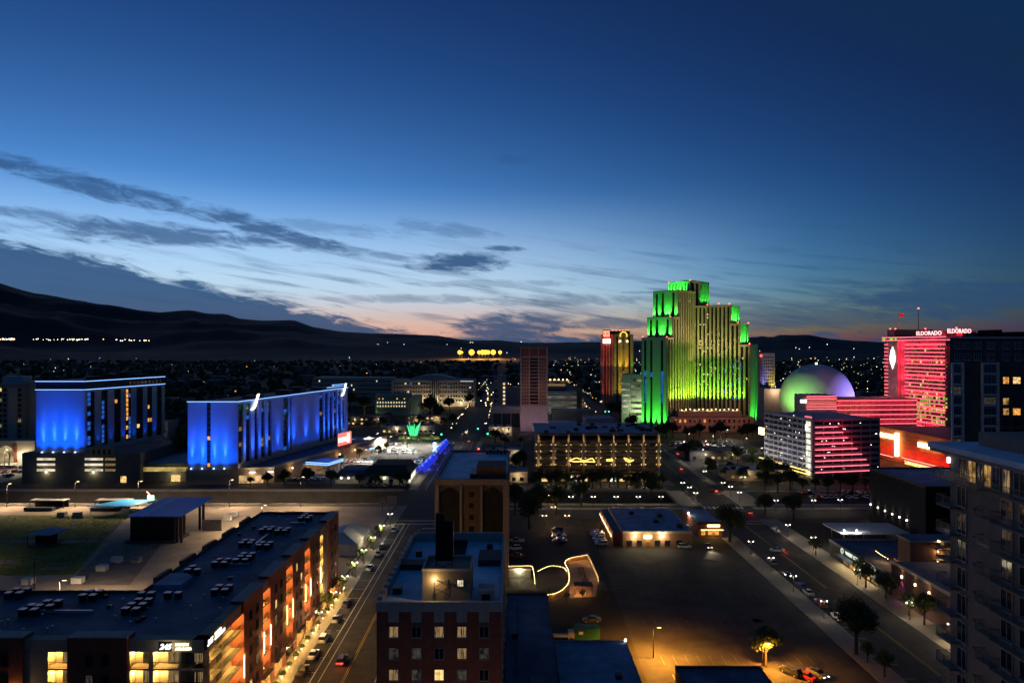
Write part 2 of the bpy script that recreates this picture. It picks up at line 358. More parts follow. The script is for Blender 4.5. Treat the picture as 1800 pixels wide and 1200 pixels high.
# ------------------------------------------------------------------ ground, rail trench, roads
b = MB(); prof = [(-400, 0), (300, 0), (300, -9), (330, -9), (330, 0), (1200, 0), (9000, 0)]
for (y0, z0), (y1, z1) in zip(prof, prof[1:]):
    b.face([(-9000, y0, z0), (9000, y0, z0), (9000, y1, z1), (-9000, y1, z1)], 1 if y0 in (300, 330) and z0 != z1 else 0)
trench_wall = mat('trench_concrete', (.16, .14, .12), .9, .3, .15, streaks=.4)
struct('ground', b, [earth, trench_wall])
def sheet(name, x0, x1, y0, y1, z, m, z0=None):
    return struct(name, MB().box(x0, x1, y0, y1, z - .5 if z0 is None else z0, z), m)
def flat(name, pts, z, m): return struct(name, MB().prism([p[:2] for p in pts], z - .03, z), m)
b = MB()
for z in (.0,): b.box(-600, -52, 329.6, 330.6, -.2, .9); b.box(-600, -52, 299.4, 300.3, -.2, .9); b.box(-20, 74, 329.6, 330.6, -.2, .9); b.box(-20, 74, 299.4, 300.3, -.2, .9)
struct('trench_parapet', b, mat('parapet_concrete', (.36, .31, .25), .9, .2, .3))
struct('rail_bed', MB().box(-600, 74, 302, 328, -8.98, -8.7), mat('ballast', (.10, .095, .09), .95, .3, .5))
b = MB()
for x in (308, 314, 320): b.box(-600, 74, x - .75, x - .68, -8.7, -8.5); b.box(-600, 74, x + .68, x + .75, -8.7, -8.5)
struct('rail_track', b, metal)
sheet('road', -46, -25, 40, 299, .02, asphalt)                       # avenue below the camera
sheet('road_bridge', -53, -19.5, 299, 331, .02, asphalt, -1.2)
sheet('road', -46, -25, 331, 1400, .02, asphalt)
sheet('plaza_deck', 74, 420, 299, 331, .02, paving, -1.2)
sheet('road', 82, 100, 60, 299, .03, asphalt); sheet('road', 82, 100, 331, 1300, .03, asphalt); sheet('road', 82, 100, 298.9, 331.1, .05, asphalt, .0)
sheet('cross_street', -25, 82, 277, 292, .024, asphalt); sheet('cross_street', 100, 260, 277, 292, .024, asphalt)
sheet('cross_street', -500, -46, 500, 516, .024, asphalt); sheet('cross_street', -25, 82, 500, 516, .024, asphalt); sheet('cross_street', 100, 460, 500, 516, .024, asphalt)
sheet('cross_street', -25, 82, 333, 341, .026, asphalt); sheet('cross_street', 100, 300, 333, 343, .026, asphalt)
for x0, x1, y0, y1 in ((-50.3, -46, 60, 298.8), (-25, -21.4, 60, 276), (-50.3, -46, 331.2, 499), (-25, -21.4, 342, 499), (76.5, 82, 100, 276), (100, 107, 100, 276), (76.5, 82, 343, 499), (100, 104, 344, 499), (-21, 76, 292.2, 296), (104, 250, 292.2, 297), (-21, 76, 331.5, 333)):
    struct('pavement', MB().box(x0, x1, y0, y1, -.3, .13), paving)
for x, y0, y1 in ((-46, 60, 298.8), (-25, 60, 276), (82, 100, 276), (100, 100, 276)):
    struct('kerb', MB().box(x - .09, x + .09, y0, y1, -.3, .15), kerbm)
# painted markings
b = MB()
for x in (-42.2, -28.6): b.box(x - .11, x + .11, 60, 268, .0, .028)
for x in (-40.4,): b.box(x - .07, x + .07, 60, 268, .0, .028)
for k in range(24): b.box(-46 + .2, -42.3, 96 + k * 7.2, 96.12 + k * 7.2, .0, .028)
for x in (-45, -40): pass
b.box(-46, -25, 268.5, 269.1, .0, .028); b.box(-46, -25, 273.6, 274.2, .0, .028); b.box(-34.6, -25, 262, 262.6, 0, .028)
for k in range(30): b.box(-40.1 , -39.95, 520 + k * 12, 525 + k * 12, 0, .028); b.box(-31.1, -30.95, 520 + k * 12, 525 + k * 12, 0, .028)
for x in (-42.2, -28.6): b.box(x - .12, x + .12, 333, 498, 0, .028)
struct('road_marking', b, paintm)
b = MB()
for x in (-35.6, -35.2): b.box(x - .07, x + .07, 60, 262, .0, .028); b.box(x - .07, x + .07, 333, 498, .0, .028)
for x in (90.8, 91.2): b.box(x - .07, x + .07, 100, 270, .0, .038); b.box(x - .07, x + .07, 335, 498, .0, .038)
struct('centre_line', b, yellowm)
b = MB()
for k in range(13): b.box(84.9, 85.0, 104 + k * 6.6, 104.1 + k * 6.6, 0, .038); b.box(82.3, 85, 104 + k * 6.6, 104.12 + k * 6.6, 0, .038)
b.box(82, 100, 269, 269.5, 0, .038); b.box(82, 100, 273, 273.5, 0, .038)
for k in range(9): b.box(83 + 2 * k, 84 + 2 * k, 294, 297.5, .0, .058)
struct('parking_marking', b, paintm)
# lots, field, yard
flat('parking_lot', [(28, 140), (76.4, 140), (76.4, 236), (30, 236)], .03, asphalt_lot)
flat('parking_lot', [(-20.5, 196), (27.6, 196), (27.6, 276), (-20.5, 276)], .024, asphalt_lot)
flat('parking_lot', [(-128, 348), (-50.5, 348), (-50.5, 498), (-100, 498)], .03, mat('new_lot_asphalt', (.10, .095, .09), .85, .25, .3))
flat('parking_lot', [(106, 440), (170, 440), (170, 499), (106, 499)], .03, asphalt_lot)
flat('parking_lot', [(112, 303), (185, 303), (185, 329), (112, 329)], .045, asphalt_lot)
flat('parking_lot', [(-420, 350), (-262, 350), (-262, 470), (-420, 470)], .03, mat('pale_lot_concrete', (.30, .28, .24), .9, .2, .2))
flat('parking_lot', [(28, 90), (76.4, 90), (76.4, 139.6), (28, 139.6)], .028, asphalt_lot)
b = MB()
for k in range(8): b.box(34.2 + k * 2.75, 34.32 + k * 2.75, 139, 145.5, 0, .036)
for k in range(12): b.box(-112 + k * 5.5, -111.85 + k * 5.5, 424, 432, 0, .036)
for k in range(8): b.box(-66, -61, 390 + 6 * k, 390.2 + 6 * k, 0, .036)
for k in range(14): b.box(108 + k * 2.75, 108.12 + k * 2.75, 444, 449, 0, .036)
struct('parking_marking', b, paintm)
flat('gravel_yard', [(-620, 128), (-73, 128), (-73, 197), (-51, 199), (-51, 298.5), (-620, 298.5)], .02, gravel)
fp = [(-620, 206), (-134, 209), (-150, 255), (-158, 283), (-620, 283)]
flat('grass_field', fp, .05, grassm)
flat('dirt_patch', [(-176, 219), (-166, 218), (-160, 222), (-170, 225)], .06, gravel); flat('dirt_patch', [(-148, 214), (-141, 214), (-140, 217), (-147, 216.5)], .06, gravel)
flat('path', [(-190, 243), (-118, 243), (-118, 246.5), (-190, 246.5)], .065, mat('path_dust', (.26, .20, .14), .95, .25, .2))
flat('path', [(-131, 200), (-112, 200), (-126, 248), (-144, 248)], .055, mat('path_asphalt', (.20, .165, .125), .95, .3, .2))
flat('path', [(-79, 196), (-75.5, 196), (-92, 290), (-96, 290)], .04, mat('track_dust', (.25, .19, .13), .95, .25, .2))
grass_b = MB(); rg = random.Random(3)
for _ in range(9000):
    y = rg.uniform(208, 281); x = rg.uniform(-y * .80, -136 - (y - 209) * .30)
    h = rg.uniform(.08, .2); a = rg.uniform(0, 6.28); dx, dy = math.cos(a) * .22, math.sin(a) * .22
    grass_b.face([(x - dx, y - dy, .05), (x + dx, y + dy, .05), (x + rg.uniform(-.1, .1), y, .05 + h)])
tag(grass_b.build('field_turf', grassm), 'short mown grass tufts covering the festival field', 'grass', kind='stuff')
pr = random.Random(17); pb = MB()
for _ in range(70):
    if pr.random() < .5: x, y, w2, h2 = pr.uniform(30, 72), pr.uniform(142, 232), pr.uniform(.5, 3.5), pr.uniform(.5, 5)
    elif pr.random() < .5: x, y, w2, h2 = pr.uniform(-45, -27), pr.uniform(110, 260), pr.uniform(.4, 1.6), pr.uniform(1.5, 9)
    else: x, y, w2, h2 = pr.uniform(83, 98), pr.uniform(120, 265), pr.uniform(.4, 1.6), pr.uniform(1.5, 9)
    z = .046 if x > 28 else .036; pb.box(x, x + w2, y, y + h2, 0, z)
struct('asphalt_patch', pb, mat('patched_asphalt', (.028, .027, .027), .8, .3, .8))
b = MB()
for j in range(4):
    for k in range(15): b.box(33.5 + k * 2.75, 33.6 + k * 2.75, 150 + j * 20, 154.6 + j * 20, 0, .040)
for k in range(9): b.box(28.4, 33, 198 + 2.8 * k, 198.1 + 2.8 * k, 0, .040)
struct('faded_bay_line', b, mat('worn_paint', (.14, .135, .125), .8, .6, .9))
# ------------------------------------------------------------------ hills
SIL = [(-900, 470), (-400, 480), (0, 502), (57, 519), (100, 524), (150, 533), (173, 537), (213, 541), (243, 547), (277, 552), (333, 548), (367, 553), (397, 553), (420, 560), (460, 564), (517, 564), (550, 575), (597, 583), (656, 586), (711, 587), (767, 590), (822, 598), (878, 598), (914, 602), (989, 602), (1044, 601), (1200, 598), (1300, 595), (1340, 591), (1357, 593), (1371, 589), (1425, 589), (1462, 596), (1504, 599), (1561, 602), (1700, 598), (1900, 590), (2300, 585), (2900, 580)]
def sil(px):
    for (a, ya), (c, yc) in zip(SIL, SIL[1:]):
        if a <= px <= c: return ya + (yc - ya) * (px - a) / (c - a)
    return 590
from mathutils import noise as mn
cols = [(-900 + 3800 * i / 380) for i in range(381)]; rows = [2900 + 5200 * j / 46 for j in range(47)]
verts = []; faces = []
for j, yy in enumerate(rows):
    for px in cols:
        t = (yy - 2900) / 4100
        x = (px - 900) / 1200 * yy
        ridge = (608 - sil(px)) * 7000 / 1200 + 70
        s = max(0, min(1, t)); s = s * s * (3 - 2 * s)
        z = ridge * (s if t <= 1 else max(0, 1 - (t - 1) * 2.2))
        nz = mn.fractal(Vector((x / 900, yy / 700, .3)), 1.0, 2.1, 6)
        z += nz * ridge * .22 * s * (1 - s) * 4 * .8 + mn.noise(Vector((x / 160, yy / 160, 2))) * 6 * s
        if t > .93 and t < 1.02: z += mn.noise(Vector((x / 60, 0, 5))) * 2.5
        verts.append((x, yy, z - 1))
n = len(cols)
for j in range(len(rows) - 1):
    for i in range(n - 1): k = j * n + i; faces.append((k, k + 1, k + n + 1, k + n))
me = bpy.data.meshes.new('hills'); me.from_pydata(verts, [], faces); me.polygons.foreach_set('use_smooth', [True] * len(faces))
me.materials.append(mat('dry_hillside', (.05, .045, .04), .95, .4, .004)); hill = bpy.data.objects.new('hills', me); C.objects.link(hill); tag(hill, kind='structure')
# ================================================================== 245 apartment block (near left)
root = thing('apartment_block', 'red brown and beige L shaped apartment block with warm lit balconies, near left', 'building', (-60, 155, 0))
ZR = 21.6
M245 = dict(b=brick_red, s=stucco)
FE = Fr((-50.5, 111), (-50.5, 197)); FS = Fr((-110, 112), (-50.5, 112))
RD = 1.9
# inner bodies, set back behind the balconies
MB().prism([(-71, 112 + RD), (-50.5 - RD, 112 + RD), (-50.5 - RD, 197), (-72.5, 197), (-72.5, 134), (-71, 134)], 0, ZR - .6).build('core_wall', stucco, root)
MB().prism([(-110, 112 + RD), (-71.004, 112 + RD), (-71.004, 134), (-110, 134)], 0, ZR - .6).build('core_wall', stucco, root)
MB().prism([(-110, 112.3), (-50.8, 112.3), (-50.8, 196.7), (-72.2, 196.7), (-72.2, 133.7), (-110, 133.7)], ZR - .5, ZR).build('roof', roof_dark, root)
b = MB()                                                   # low parapet on the yard side and far end
b.box(-110, -72.2, 133.7, 134.1, ZR - .6, ZR + .5); b.box(-72.6, -72.2, 134.1, 197, ZR - .6, ZR + .5); b.box(-72.6, -50.5, 196.7, 197.1, ZR - .6, ZR + .6)
for k in range(5): b.box(-73.6, -72.6, 140 + 11 * k, 146 + 11 * k, 0, ZR + .9)
b.build('parapet', brick_dark, root)
FLO = [3.8, 7.15, 10.5, 13.85, 17.15]                      # balcony floor levels
rail_m = {}
def railing(fr, u0, u1, z, root, d=-.04):
    k = round(u1 - u0, 2)
    if k not in rail_m:
        r = MB(); L = u1 - u0; r.box(0, L, -.03, .03, 1.02, 1.08); r.box(0, L, -.02, .02, .12, .16)
        nb = int(L / .16)
        for q in range(nb + 1): x = L * q / nb; r.box(x - .012, x + .012, -.012, .012, .12, 1.03)
        rail_m[k] = r.mesh('railing', metal_dk)
    put(rail_m[k], 'railing', fr, u0, d, z, root)
lampm = MB().box(-.13, .13, -.13, .13, -.12, .0).mesh('balcony_lamp', e_warm)
doorm = {}
def door(fr, u, z, w, h, root, d, g):
    k = (w, h, g.name)
    if k not in doorm:
        q = MB(); q.box(-w / 2, w / 2, -.05, .02, 0, h, 0); q.box(-w / 2 + .08, -.05, -.07, -.03, .1, h - .1, 1); q.box(.05, w / 2 - .08, -.07, -.03, .1, h - .1, 1)
        doorm[k] = q.mesh('balcony_door', [metal_dk, g])
    put(doorm[k], 'balcony_door', fr, u, d, z, root)
rnd = random.Random(5)
def stack(fr, u0, u1, lit=1.0, floors=FLO, sides=True, lamp_u=.3, beige=None, gap=None):
    W = beige or (u0, u1)
    for z in floors: MB().box(W[0], W[1], -RD, 0, z - .35, z, 0, fr).build('balcony_slab', stucco, root)
    MB().box(W[0], W[1], -RD, 0, ZR - 1.75, ZR + .25, 0, fr).build('fascia', stucco, root); MB().box(W[0], W[1], -RD, 0, 0, .4, 0, fr).build('plinth', stucco, root)
    if W != (u0, u1):
        if u0 - W[0] > .05: MB().box(W[0], u0, -RD, .02, .4, ZR - 1.76, 0, fr).build('stucco_pier', stucco, root)
        if W[1] - u1 > .05: MB().box(u1, W[1], -RD, .02, .4, ZR - 1.76, 0, fr).build('stucco_pier', stucco, root)
    for z in floors:
        railing(fr, u0 + .02, u1 - .02, z, root)
        uc = u0 + (u1 - u0) * (.62 if lamp_u < .5 else .35)
        door(fr, uc, z, min(2.1, (u1 - u0) * .5), 2.3, root, -RD + .02, rnd.choice([glass_dk, glass_dk, win_cur, win_dim]))
        if rnd.random() < lit:
            ul = u0 + (u1 - u0) * lamp_u
            put(lampm, 'balcony_lamp', fr, ul, -RD + .35, z + 2.6, root)
            point(fr.p(ul, -RD + .8, z + 2.3), 54, (1, .56, .13), root, .12)
def brown(fr, u0, u1, ws=(), proud=.45, ztop=ZR + .75):
    MB().box(u0, u1, -RD - .2, proud, 0, ztop, 0, fr).build('brick_bay', brick_red, root)
    MB().box(u0 - .05, u1 + .05, -RD - .2, proud + .06, ztop, ztop + .12, 0, fr).build('coping', kerbm, root)
    for z in FLO:
        for u in ws:
            g = rnd.choice([glass_dk] * 7 + [win_dim, win_cur, win_warm]); put(win_mesh(1.1, 1.7, metal_dk, g), 'window', fr, u, proud + .02, z + 1.55, root)
tubem = MB().cone((0, 0, -2.1), (0, 0, 2.1), .09, .09, 6).mesh('wall_light_tube', emat('tube_glow', (1, .62, .22), 6))
def tube_light(fr, u, z, d):
    put(tubem, 'wall_light_tube', fr, u, d, z, root)
    point(fr.p(u, d + .35, z + 1.6), 10, (1, .54, .15), root, .15); point(fr.p(u, d + .35, z - 2.2), 10, (1, .54, .15), root, .15)
# avenue side (facing right)
E0 = 111
for a, c in ((127.5, 137.3), (141.4, 151.4), (155.8, 164.9), (169.4, 177.9), (186.4, 197)):
    m_ = (a + c) / 2 - E0; brown(FE, a - E0, c - E0, ws=(m_ - 1.7, m_ + 1.7))
stack(FE, .6, 8, lamp_u=.55); stack(FE, 8.4, 16.2, lamp_u=.8)
for a, c, bb in ((137.3, 141.4, None), (151.4, 155.8, None), (164.9, 169.4, None), (178.4, 182.4, (177.9, 186.4))):
    stack(FE, a - E0, c - E0, lamp_u=.5, beige=(bb[0] - E0, bb[1] - E0) if bb else None)
for y, z in ((127.2, 10.4), (137.5, 10.4), (141.2, 10.4), (151.6, 10.4), (155.6, 10.4), (165.1, 10.4), (169.2, 10.4), (178.1, 10.4)):
    tube_light(FE, y - E0, z, .62)
# street side (facing the camera)
def us(px): return FS.col(px)
brown(FS, us(-120), us(43), ws=(us(-15), us(12))); brown(FS, us(121), us(226), ws=(us(160), us(188)))
stack(FS, us(84), us(119), lamp_u=.25, beige=(us(43), us(121))); stack(FS, us(228), us(262), lamp_u=.1, beige=(us(226.5), us(264))); stack(FS, us(269), us(314), lamp_u=.15, beige=(us(264), us(316))); stack(FS, us(318), 59.3, lit=0, beige=(us(316), 59.5))
tube_light(FS, us(30), 12, .62)
# signs at the corner
sgn = MB(); sgn.box(us(280), us(302), .03, .10, ZR - 1.62, ZR - .08, 0, FS); sgn.build('sign_panel', black_wall, root)
text('245', 1.25, FS, us(291), .16, ZR - .85, sign_white, root, 'sign_number', shear=.3, bold=.02)
text('NORTH', .62, FS, us(310) - .15, .08, ZR - .52, emat('sign_yellow', (1, .92, .55), 2.2), root, 'sign_lettering', bold=.02, align='LEFT')
text('ARLINGTON', .62, FS, us(310) - .15, .08, ZR - 1.22, MATS['sign_yellow'], root, 'sign_lettering', bold=.02, align='LEFT')
sgn = MB(); sgn.box(1.5, 4.3, .03, .10, ZR - 1.62, ZR - .08, 0, FE); sgn.build('sign_panel', black_wall, root)
text('245', 1.25, FE, 2.9, .16, ZR - .85, sign_white, root, 'sign_number', shear=.3, bold=.02)
text('NORTH', .7, FE, 4.9, .08, ZR - .52, MATS['sign_yellow'], root, 'sign_lettering', bold=.02, align='LEFT')
text('ARLINGTON', .7, FE, 4.9, .08, ZR - 1.22, MATS['sign_yellow'], root, 'sign_lettering', bold=.02, align='LEFT')
point(FS.p(us(300), 1.2, ZR - .9), 5, W_WHITE, root)
# shopfront glazing along the pavement
for k in range(9):
    y0 = 129 + k * 7.4; g = MB(); g.box(y0 - E0, y0 - E0 + 4.6, .47, .55, .4, 3.3, 0, FE); g.build('shop_window', win_amber if k % 3 else glass_dk, root)
    MB().box(y0 - E0 - .1, y0 - E0 + 4.7, .47, 1.3, 3.35, 3.5, 0, FE).build('awning', metal_dk, root)
    point(FE.p(y0 - E0 + 2.3, 1.2, 2.9), 22, (1, .52, .14), root)
# lights and shrubs of the planting strip
def shrub_mesh(n, r, m, seed):
    q = MB(); g = random.Random(seed)
    for _ in range(n):
        a, e_, rr = g.uniform(0, 6.28), g.uniform(0, 1.4), r * g.uniform(.5, 1) ; p = Vector((math.cos(a) * math.cos(e_) * rr, math.sin(a) * math.cos(e_) * rr, math.sin(e_) * rr * .9 + .05))
        t = Vector((g.uniform(-1, 1), g.uniform(-1, 1), g.uniform(-1, 1))).normalized(); s_ = t.orthogonal().normalized() * .16; t *= .2
        q.face([p - s_, p + t, p + s_, p - t])
    return q.mesh('shrub', m)
shm = [shrub_mesh(150, .7, leaf_md, 1), shrub_mesh(150, .6, leaf_br, 2)]
glow = MB().cone((0, 0, 0), (0, 0, .5), .05, .05, 6, 0).ball((0, 0, .58), .12, 1).mesh('garden_light', [metal_dk, e_warm])
for k in range(16):
    y = 128 + k * 4.4
    o = bpy.data.objects.new('shrub', shm[k % 2]); C.objects.link(o); o.location = (-48.9, y, .13); tag(o, f'low shrub in the planting strip beside the apartment block, {ORD[k]} from the near end', 'shrub', 'shrubs beside the apartment block')
    o = bpy.data.objects.new('garden_light', glow); C.objects.link(o); o.location = (-48.2, y + 2, .13); tag(o, f'small warm garden light beside the apartment pavement, {ORD[k]} from the near end', 'garden light', 'garden lights beside the apartment block')
    point((-48.2, y + 2, .95), 16, (1, .60, .16), o, .1)
# rooftop air conditioners
ac = MB(); ac.box(-.55, .55, -.5, .5, .12, 1.25, 0); ac.box(-.6, .6, -.55, .55, 1.25, 1.33, 1); ac.box(-.5, .5, -.45, .45, 0, .12, 0)
acm = ac.mesh('rooftop_air_conditioner', [metal_dk, metal])
CL = [(15, 1052, 4, 'at the far left of the apartments'), (40, 1082, 3, 'at the near left of the apartments'), (68, 1075, 4, 'left of the street wing centre'), (145, 1056, 4, 'by the yard side of the street wing'), (248, 1052, 2, 'behind the apartment inner corner'), (295, 1052, 2, 'right of the apartment inner corner'), (220, 1080, 6, 'in the middle of the street wing'), (378, 1046, 4, 'above the corner sign'), (330, 1010, 3, 'on the low yard terrace side'), (378, 997, 4, 'half way along the avenue wing'), (415, 992, 6, 'in the double row of the avenue wing'), (424, 962, 4, 'past the middle of the avenue wing'), (455, 966, 4, 'right of the middle of the avenue wing'), (460, 938, 4, 'towards the far apartment end'), (487, 940, 4, 'towards the far end beside the avenue'), (528, 917, 5, 'at the far apartment end')]
for px, py, k, where in CL:
    c = G(px, py, ZR)
    for q in range(k):
        o = bpy.data.objects.new('rooftop_air_conditioner', acm); C.objects.link(o)
        o.location = (c.x + (q % 2) * 2.0 + rnd.uniform(-.1, .1), c.y + (q // 2) * 2.2 + rnd.uniform(-.1, .1), ZR)
        tag(o, f"{['near', 'middle', 'far'][q // 2 if k > 4 else (q // 2) * 2]} {['left', 'right'][q % 2]} air conditioner of the roof cluster {where}", 'air conditioner', 'air conditioners on the apartment roof')
b = MB(); b.prism([(-71.5, 136), (-66, 136), (-66, 141), (-68, 143), (-71.5, 143)], ZR + .004, ZR + .9); tag(b.build('roof_hatch', roof_mid, loc=(-69, 139, ZR)), 'low rounded roof box at the inner corner of the apartment roof', 'roof box')
rv = random.Random(44); ventm = MB().cone((0, 0, 0), (0, 0, .7), .10, .10, 8).cone((0, 0, .7), (0, 0, .82), .2, .16, 8).mesh('vent_pipe', metal); boxm = MB().box(-.35, .35, -.35, .35, 0, .55).mesh('roof_box', metal_dk)
for k in range(46):
    x, y = (rv.uniform(-70, -52.5), rv.uniform(116, 194)) if k % 3 else (rv.uniform(-92, -70), rv.uniform(114.5, 132))
    o = bpy.data.objects.new('vent_pipe' if k % 4 else 'roof_box', ventm if k % 4 else boxm); C.objects.link(o); o.parent = root; o.location = Vector((x, y, ZR)) - root.location
for k in range(9): MB().box(-72, -51, 120 + k * 8.6, 120.12 + k * 8.6, ZR, ZR + .03).build('roof_seam', roof_mid, root)
for x0, x1, y0, y1 in ((-66, -58, 150.2, 150.7), (-62.5, -62, 163, 175), (-88, -76, 123.5, 124), (-60, -56, 185, 185.6)): MB().box(x0, x1, y0, y1, ZR + .15, ZR + .6).build('duct', metal, root)
# ================================================================== brick hotel in the middle foreground
root = thing('brick_hotel', 'dark red brick hotel with white stone crown and small windows, centre foreground', 'building', (-11, 124, 0))
FH = Fr((-20.8, 105), (-1.6, 105)); FHe = Fr((-1.6, 105), (-1.6, 143))
terra = mat('white_terracotta', (.48, .46, .44), .7, .15, 1.2, streaks=.4)
MB().box(-20.8, -1.6, 105, 143, 0, 29.2).build('wall', brick_dark, root)
b = MB(); ROOFZ = 29.25
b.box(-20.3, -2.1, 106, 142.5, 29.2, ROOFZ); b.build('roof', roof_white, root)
b = MB()
b.box(-20.95, -1.45, 104.85, 105.5, 29.2, 30.7); b.box(-20.95, -20.4, 105.5, 143.1, 29.2, 30.2); b.box(-2.0, -1.45, 105.5, 143.1, 29.2, 30.2); b.box(-20.4, -2.0, 142.6, 143.1, 29.2, 31.0)
b.build('parapet', terra, root)
for k in range(13):
    MB().box(-21.05, -20.3, 107 + k * 2.8, 108.2 + k * 2.8, 30.2, 30.75).build('merlon', terra, root)
MB().box(-20.3, -14.6, 124.2, 127.4, ROOFZ, 30.3).build('light_well', dark_wall, root)
MB().box(-6.3, -2.1, 126.5, 133, ROOFZ, 30.4).build('light_well', dark_wall, root)
MB().box(-15.0, -9.2, 130, 142.5, ROOFZ, 29.5).build('light_well', black_wall, root)
for x in (2.6, 6.1, 9.6, 13.1, 16.5):
    MB().box(x - .8, x + .8, -.01, .12, 27.6, 30.3, 0, FH).build('stone_panel', terra, root)
WST = [[win_cur, glass_dk, win_cur, win_cur, glass_dk], [win_dim, win_dim, glass_dk, win_cur, win_dim], [win_cur, win_dim, win_warm, win_dim, glass_dk], [glass_dk, win_cur, glass_dk, win_dim, win_cur]]
for r_ in range(9):
    for q, x in enumerate((2.6, 6.1, 9.6, 13.1, 16.5)):
        if 26.1 - 3.3 * r_ > 1: put(win_mesh(1.35, 1.6, terra, WST[r_ % 4][q]), 'window', FH, x, .02, 26.1 - 3.3 * r_, root)
for r_ in range(8):
    for y in lin(2, 36, 9): put(win_mesh(1.2, 1.6, terra, glass_dk), 'window', FHe, y, .02, 26.1 - 3.3 * r_, root)
MB().box(-14.3, -6.6, 109, 116, ROOFZ, 34.1).build('penthouse', mat('grimy_penthouse', (.26, .23, .19), .9, .25, .9, streaks=.4), root)
b = MB(); b.box(-14.4, -6.5, 108.9, 109.2, 34.1, 34.5); b.box(-14.4, -6.5, 115.8, 116.1, 34.1, 34.5); b.box(-14.4, -14.1, 109.2, 115.8, 34.1, 34.5); b.box(-6.8, -6.5, 109.2, 115.8, 34.1, 34.5); b.build('penthouse_parapet', stucco_lt, root)
FPh = Fr((-14.3, 109), (-6.6, 109))
put(win_mesh(.9, .95, terra, win_pale, 2), 'penthouse_window', FPh, 6.05, .02, 32.2, root)
MB().box(-12.5, -12.3, 108.7, 108.99, 32.7, 33.0).build('wall_lamp', e_warm, root); point((-12.4, 108.2, 32.7), 15, (1, .60, .22), root, .1)
MB().box(-19.6, -18.2, 112, 113.6, ROOFZ, 30.3).build('roof_hatch', metal_dk, root); MB().box(-18.6, -17.5, 132, 133.2, ROOFZ, 30.3).build('roof_hatch', metal_dk, root); MB().box(-5, -3.9, 137, 138.2, ROOFZ, 30.3).build('roof_hatch', metal_dk, root)
MB().box(-5.4, -2.8, 108.5, 111.5, ROOFZ, 31.2).build('elevator_housing', stucco_lt, root); MB().box(-4.8, -3.5, 108.42, 108.5, ROOFZ, 30.6).build('housing_door', black_wall, root)
rs = thing('rooftop_sign', 'tall dark backed rooftop sign on a steel lattice above the brick hotel', 'sign', (-11, 112, ROOFZ))
MB().box(-12.5, -11.0, 111.6, 112.6, 34.9, 42.6).build('sign_panel', black_wall, rs); MB().box(-10.9, -9.7, 111.6, 112.6, 34.9, 41.4).build('sign_panel', black_wall, rs)
MB().box(-9.7, -9.58, 111.5, 112.7, 34.9, 41.0).build('sign_edge', mat('red_glow_sign_edge', (.35, .08, .06), .6), rs)  # red light on the sign edge, put into its colour
for x in (-12.4, -9.8):
    for y in (107.3, 112.2): MB().cone((x, y, 30.7 if y < 108 else 34.5), (x, 112.2, 35 if y < 108 else 36), .09, .09, 6).build('post', metal_dk, rs)
for k in range(4):
    z = 30.8 + k * 1.0; MB().cone((-12.4, 107.3 + k * .9, z), (-9.8, 108.2 + k * .9, z + 1), .05, .05, 5).build('brace', metal_dk, rs); MB().cone((-9.8, 107.3 + k * .9, z), (-12.4, 108.2 + k * .9, z + 1), .05, .05, 5).build('brace', metal_dk, rs)
for k in range(5):
    o = MB().box(-13 + k * 1.7, -12 + k * 1.7, 106.2, 107.2, ROOFZ, ROOFZ + .5 + .3 * (k % 2)).build('roof_vent', metal if k % 2 else metal_dk, loc=(-12.5 + k * 1.7, 106.7, ROOFZ)); tag(o, f'metal roof vent behind the brick hotel front parapet, {ORD[k]} from the left', 'vent', 'vents on the hotel roof')
# ================================================================== arched tower block behind it
root = thing('arched_tower', 'brown tower with two tall arched recesses and flat blue roof behind the brick hotel', 'building', (-11, 228, 0))
FT = Fr((-22.5, 200), (-1, 200)); tan = mat('tan_brick', (.10, .068, .055), .85, .25, 1, streaks=.3); tanl = mat('pale_tan_trim', (.22, .18, .16), .85, .15, 1, streaks=.3)
MB().box(-22.5, -1, 200.6, 256, 0, 30.2).build('wall', tan, root)
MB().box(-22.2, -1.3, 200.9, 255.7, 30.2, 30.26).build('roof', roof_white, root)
b = MB(); b.box(-22.6, -.9, 199.9, 200.9, 29.3, 31.0); b.box(-22.6, -22.1, 200.9, 256.1, 29.3, 31.0); b.box(-1.4, -.9, 200.9, 256.1, 29.3, 31.0); b.box(-22.1, -1.4, 255.6, 256.1, 29.3, 31.0); b.build('parapet', tanl, root)
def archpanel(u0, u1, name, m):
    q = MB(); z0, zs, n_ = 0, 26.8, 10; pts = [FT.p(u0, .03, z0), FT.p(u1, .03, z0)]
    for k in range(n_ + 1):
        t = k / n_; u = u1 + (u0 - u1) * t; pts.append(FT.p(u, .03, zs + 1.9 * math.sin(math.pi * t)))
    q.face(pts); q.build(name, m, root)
MB().box(0, 21.5, -.58, .0, 0, 29.3, 0, FT).build('front_wall', tan, root)
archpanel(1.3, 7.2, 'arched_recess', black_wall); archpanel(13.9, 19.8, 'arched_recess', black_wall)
for u0, u1 in ((0, 1.1), (7.2, 7.9), (13.3, 13.9), (19.9, 21.5)): MB().box(u0, u1, .02, .5, 0, 29.3, 0, FT).build('pilaster', tanl, root)
windows(root, FT, (10.6,), [26.6 - 3.35 * k for k in range(8)], 1.4, 1.5, tan, lambda: glass_dk, 0, .03)
MB().box(-10.5, -1.8, 202.5, 214, 30.26, 34.2).build('penthouse', tan, root); MB().box(-12.5, -10.5, 203, 213, 30.26, 32).build('plant_room', metal_dk, root)
b = MB()
for k in range(6): b.box(-9.5 + k * 1.3, -8.7 + k * 1.3, 251, 253, 30.26, 31.6 + .4 * (k % 2))
b.build('roof_plant', metal_dk, root, 'stuff')
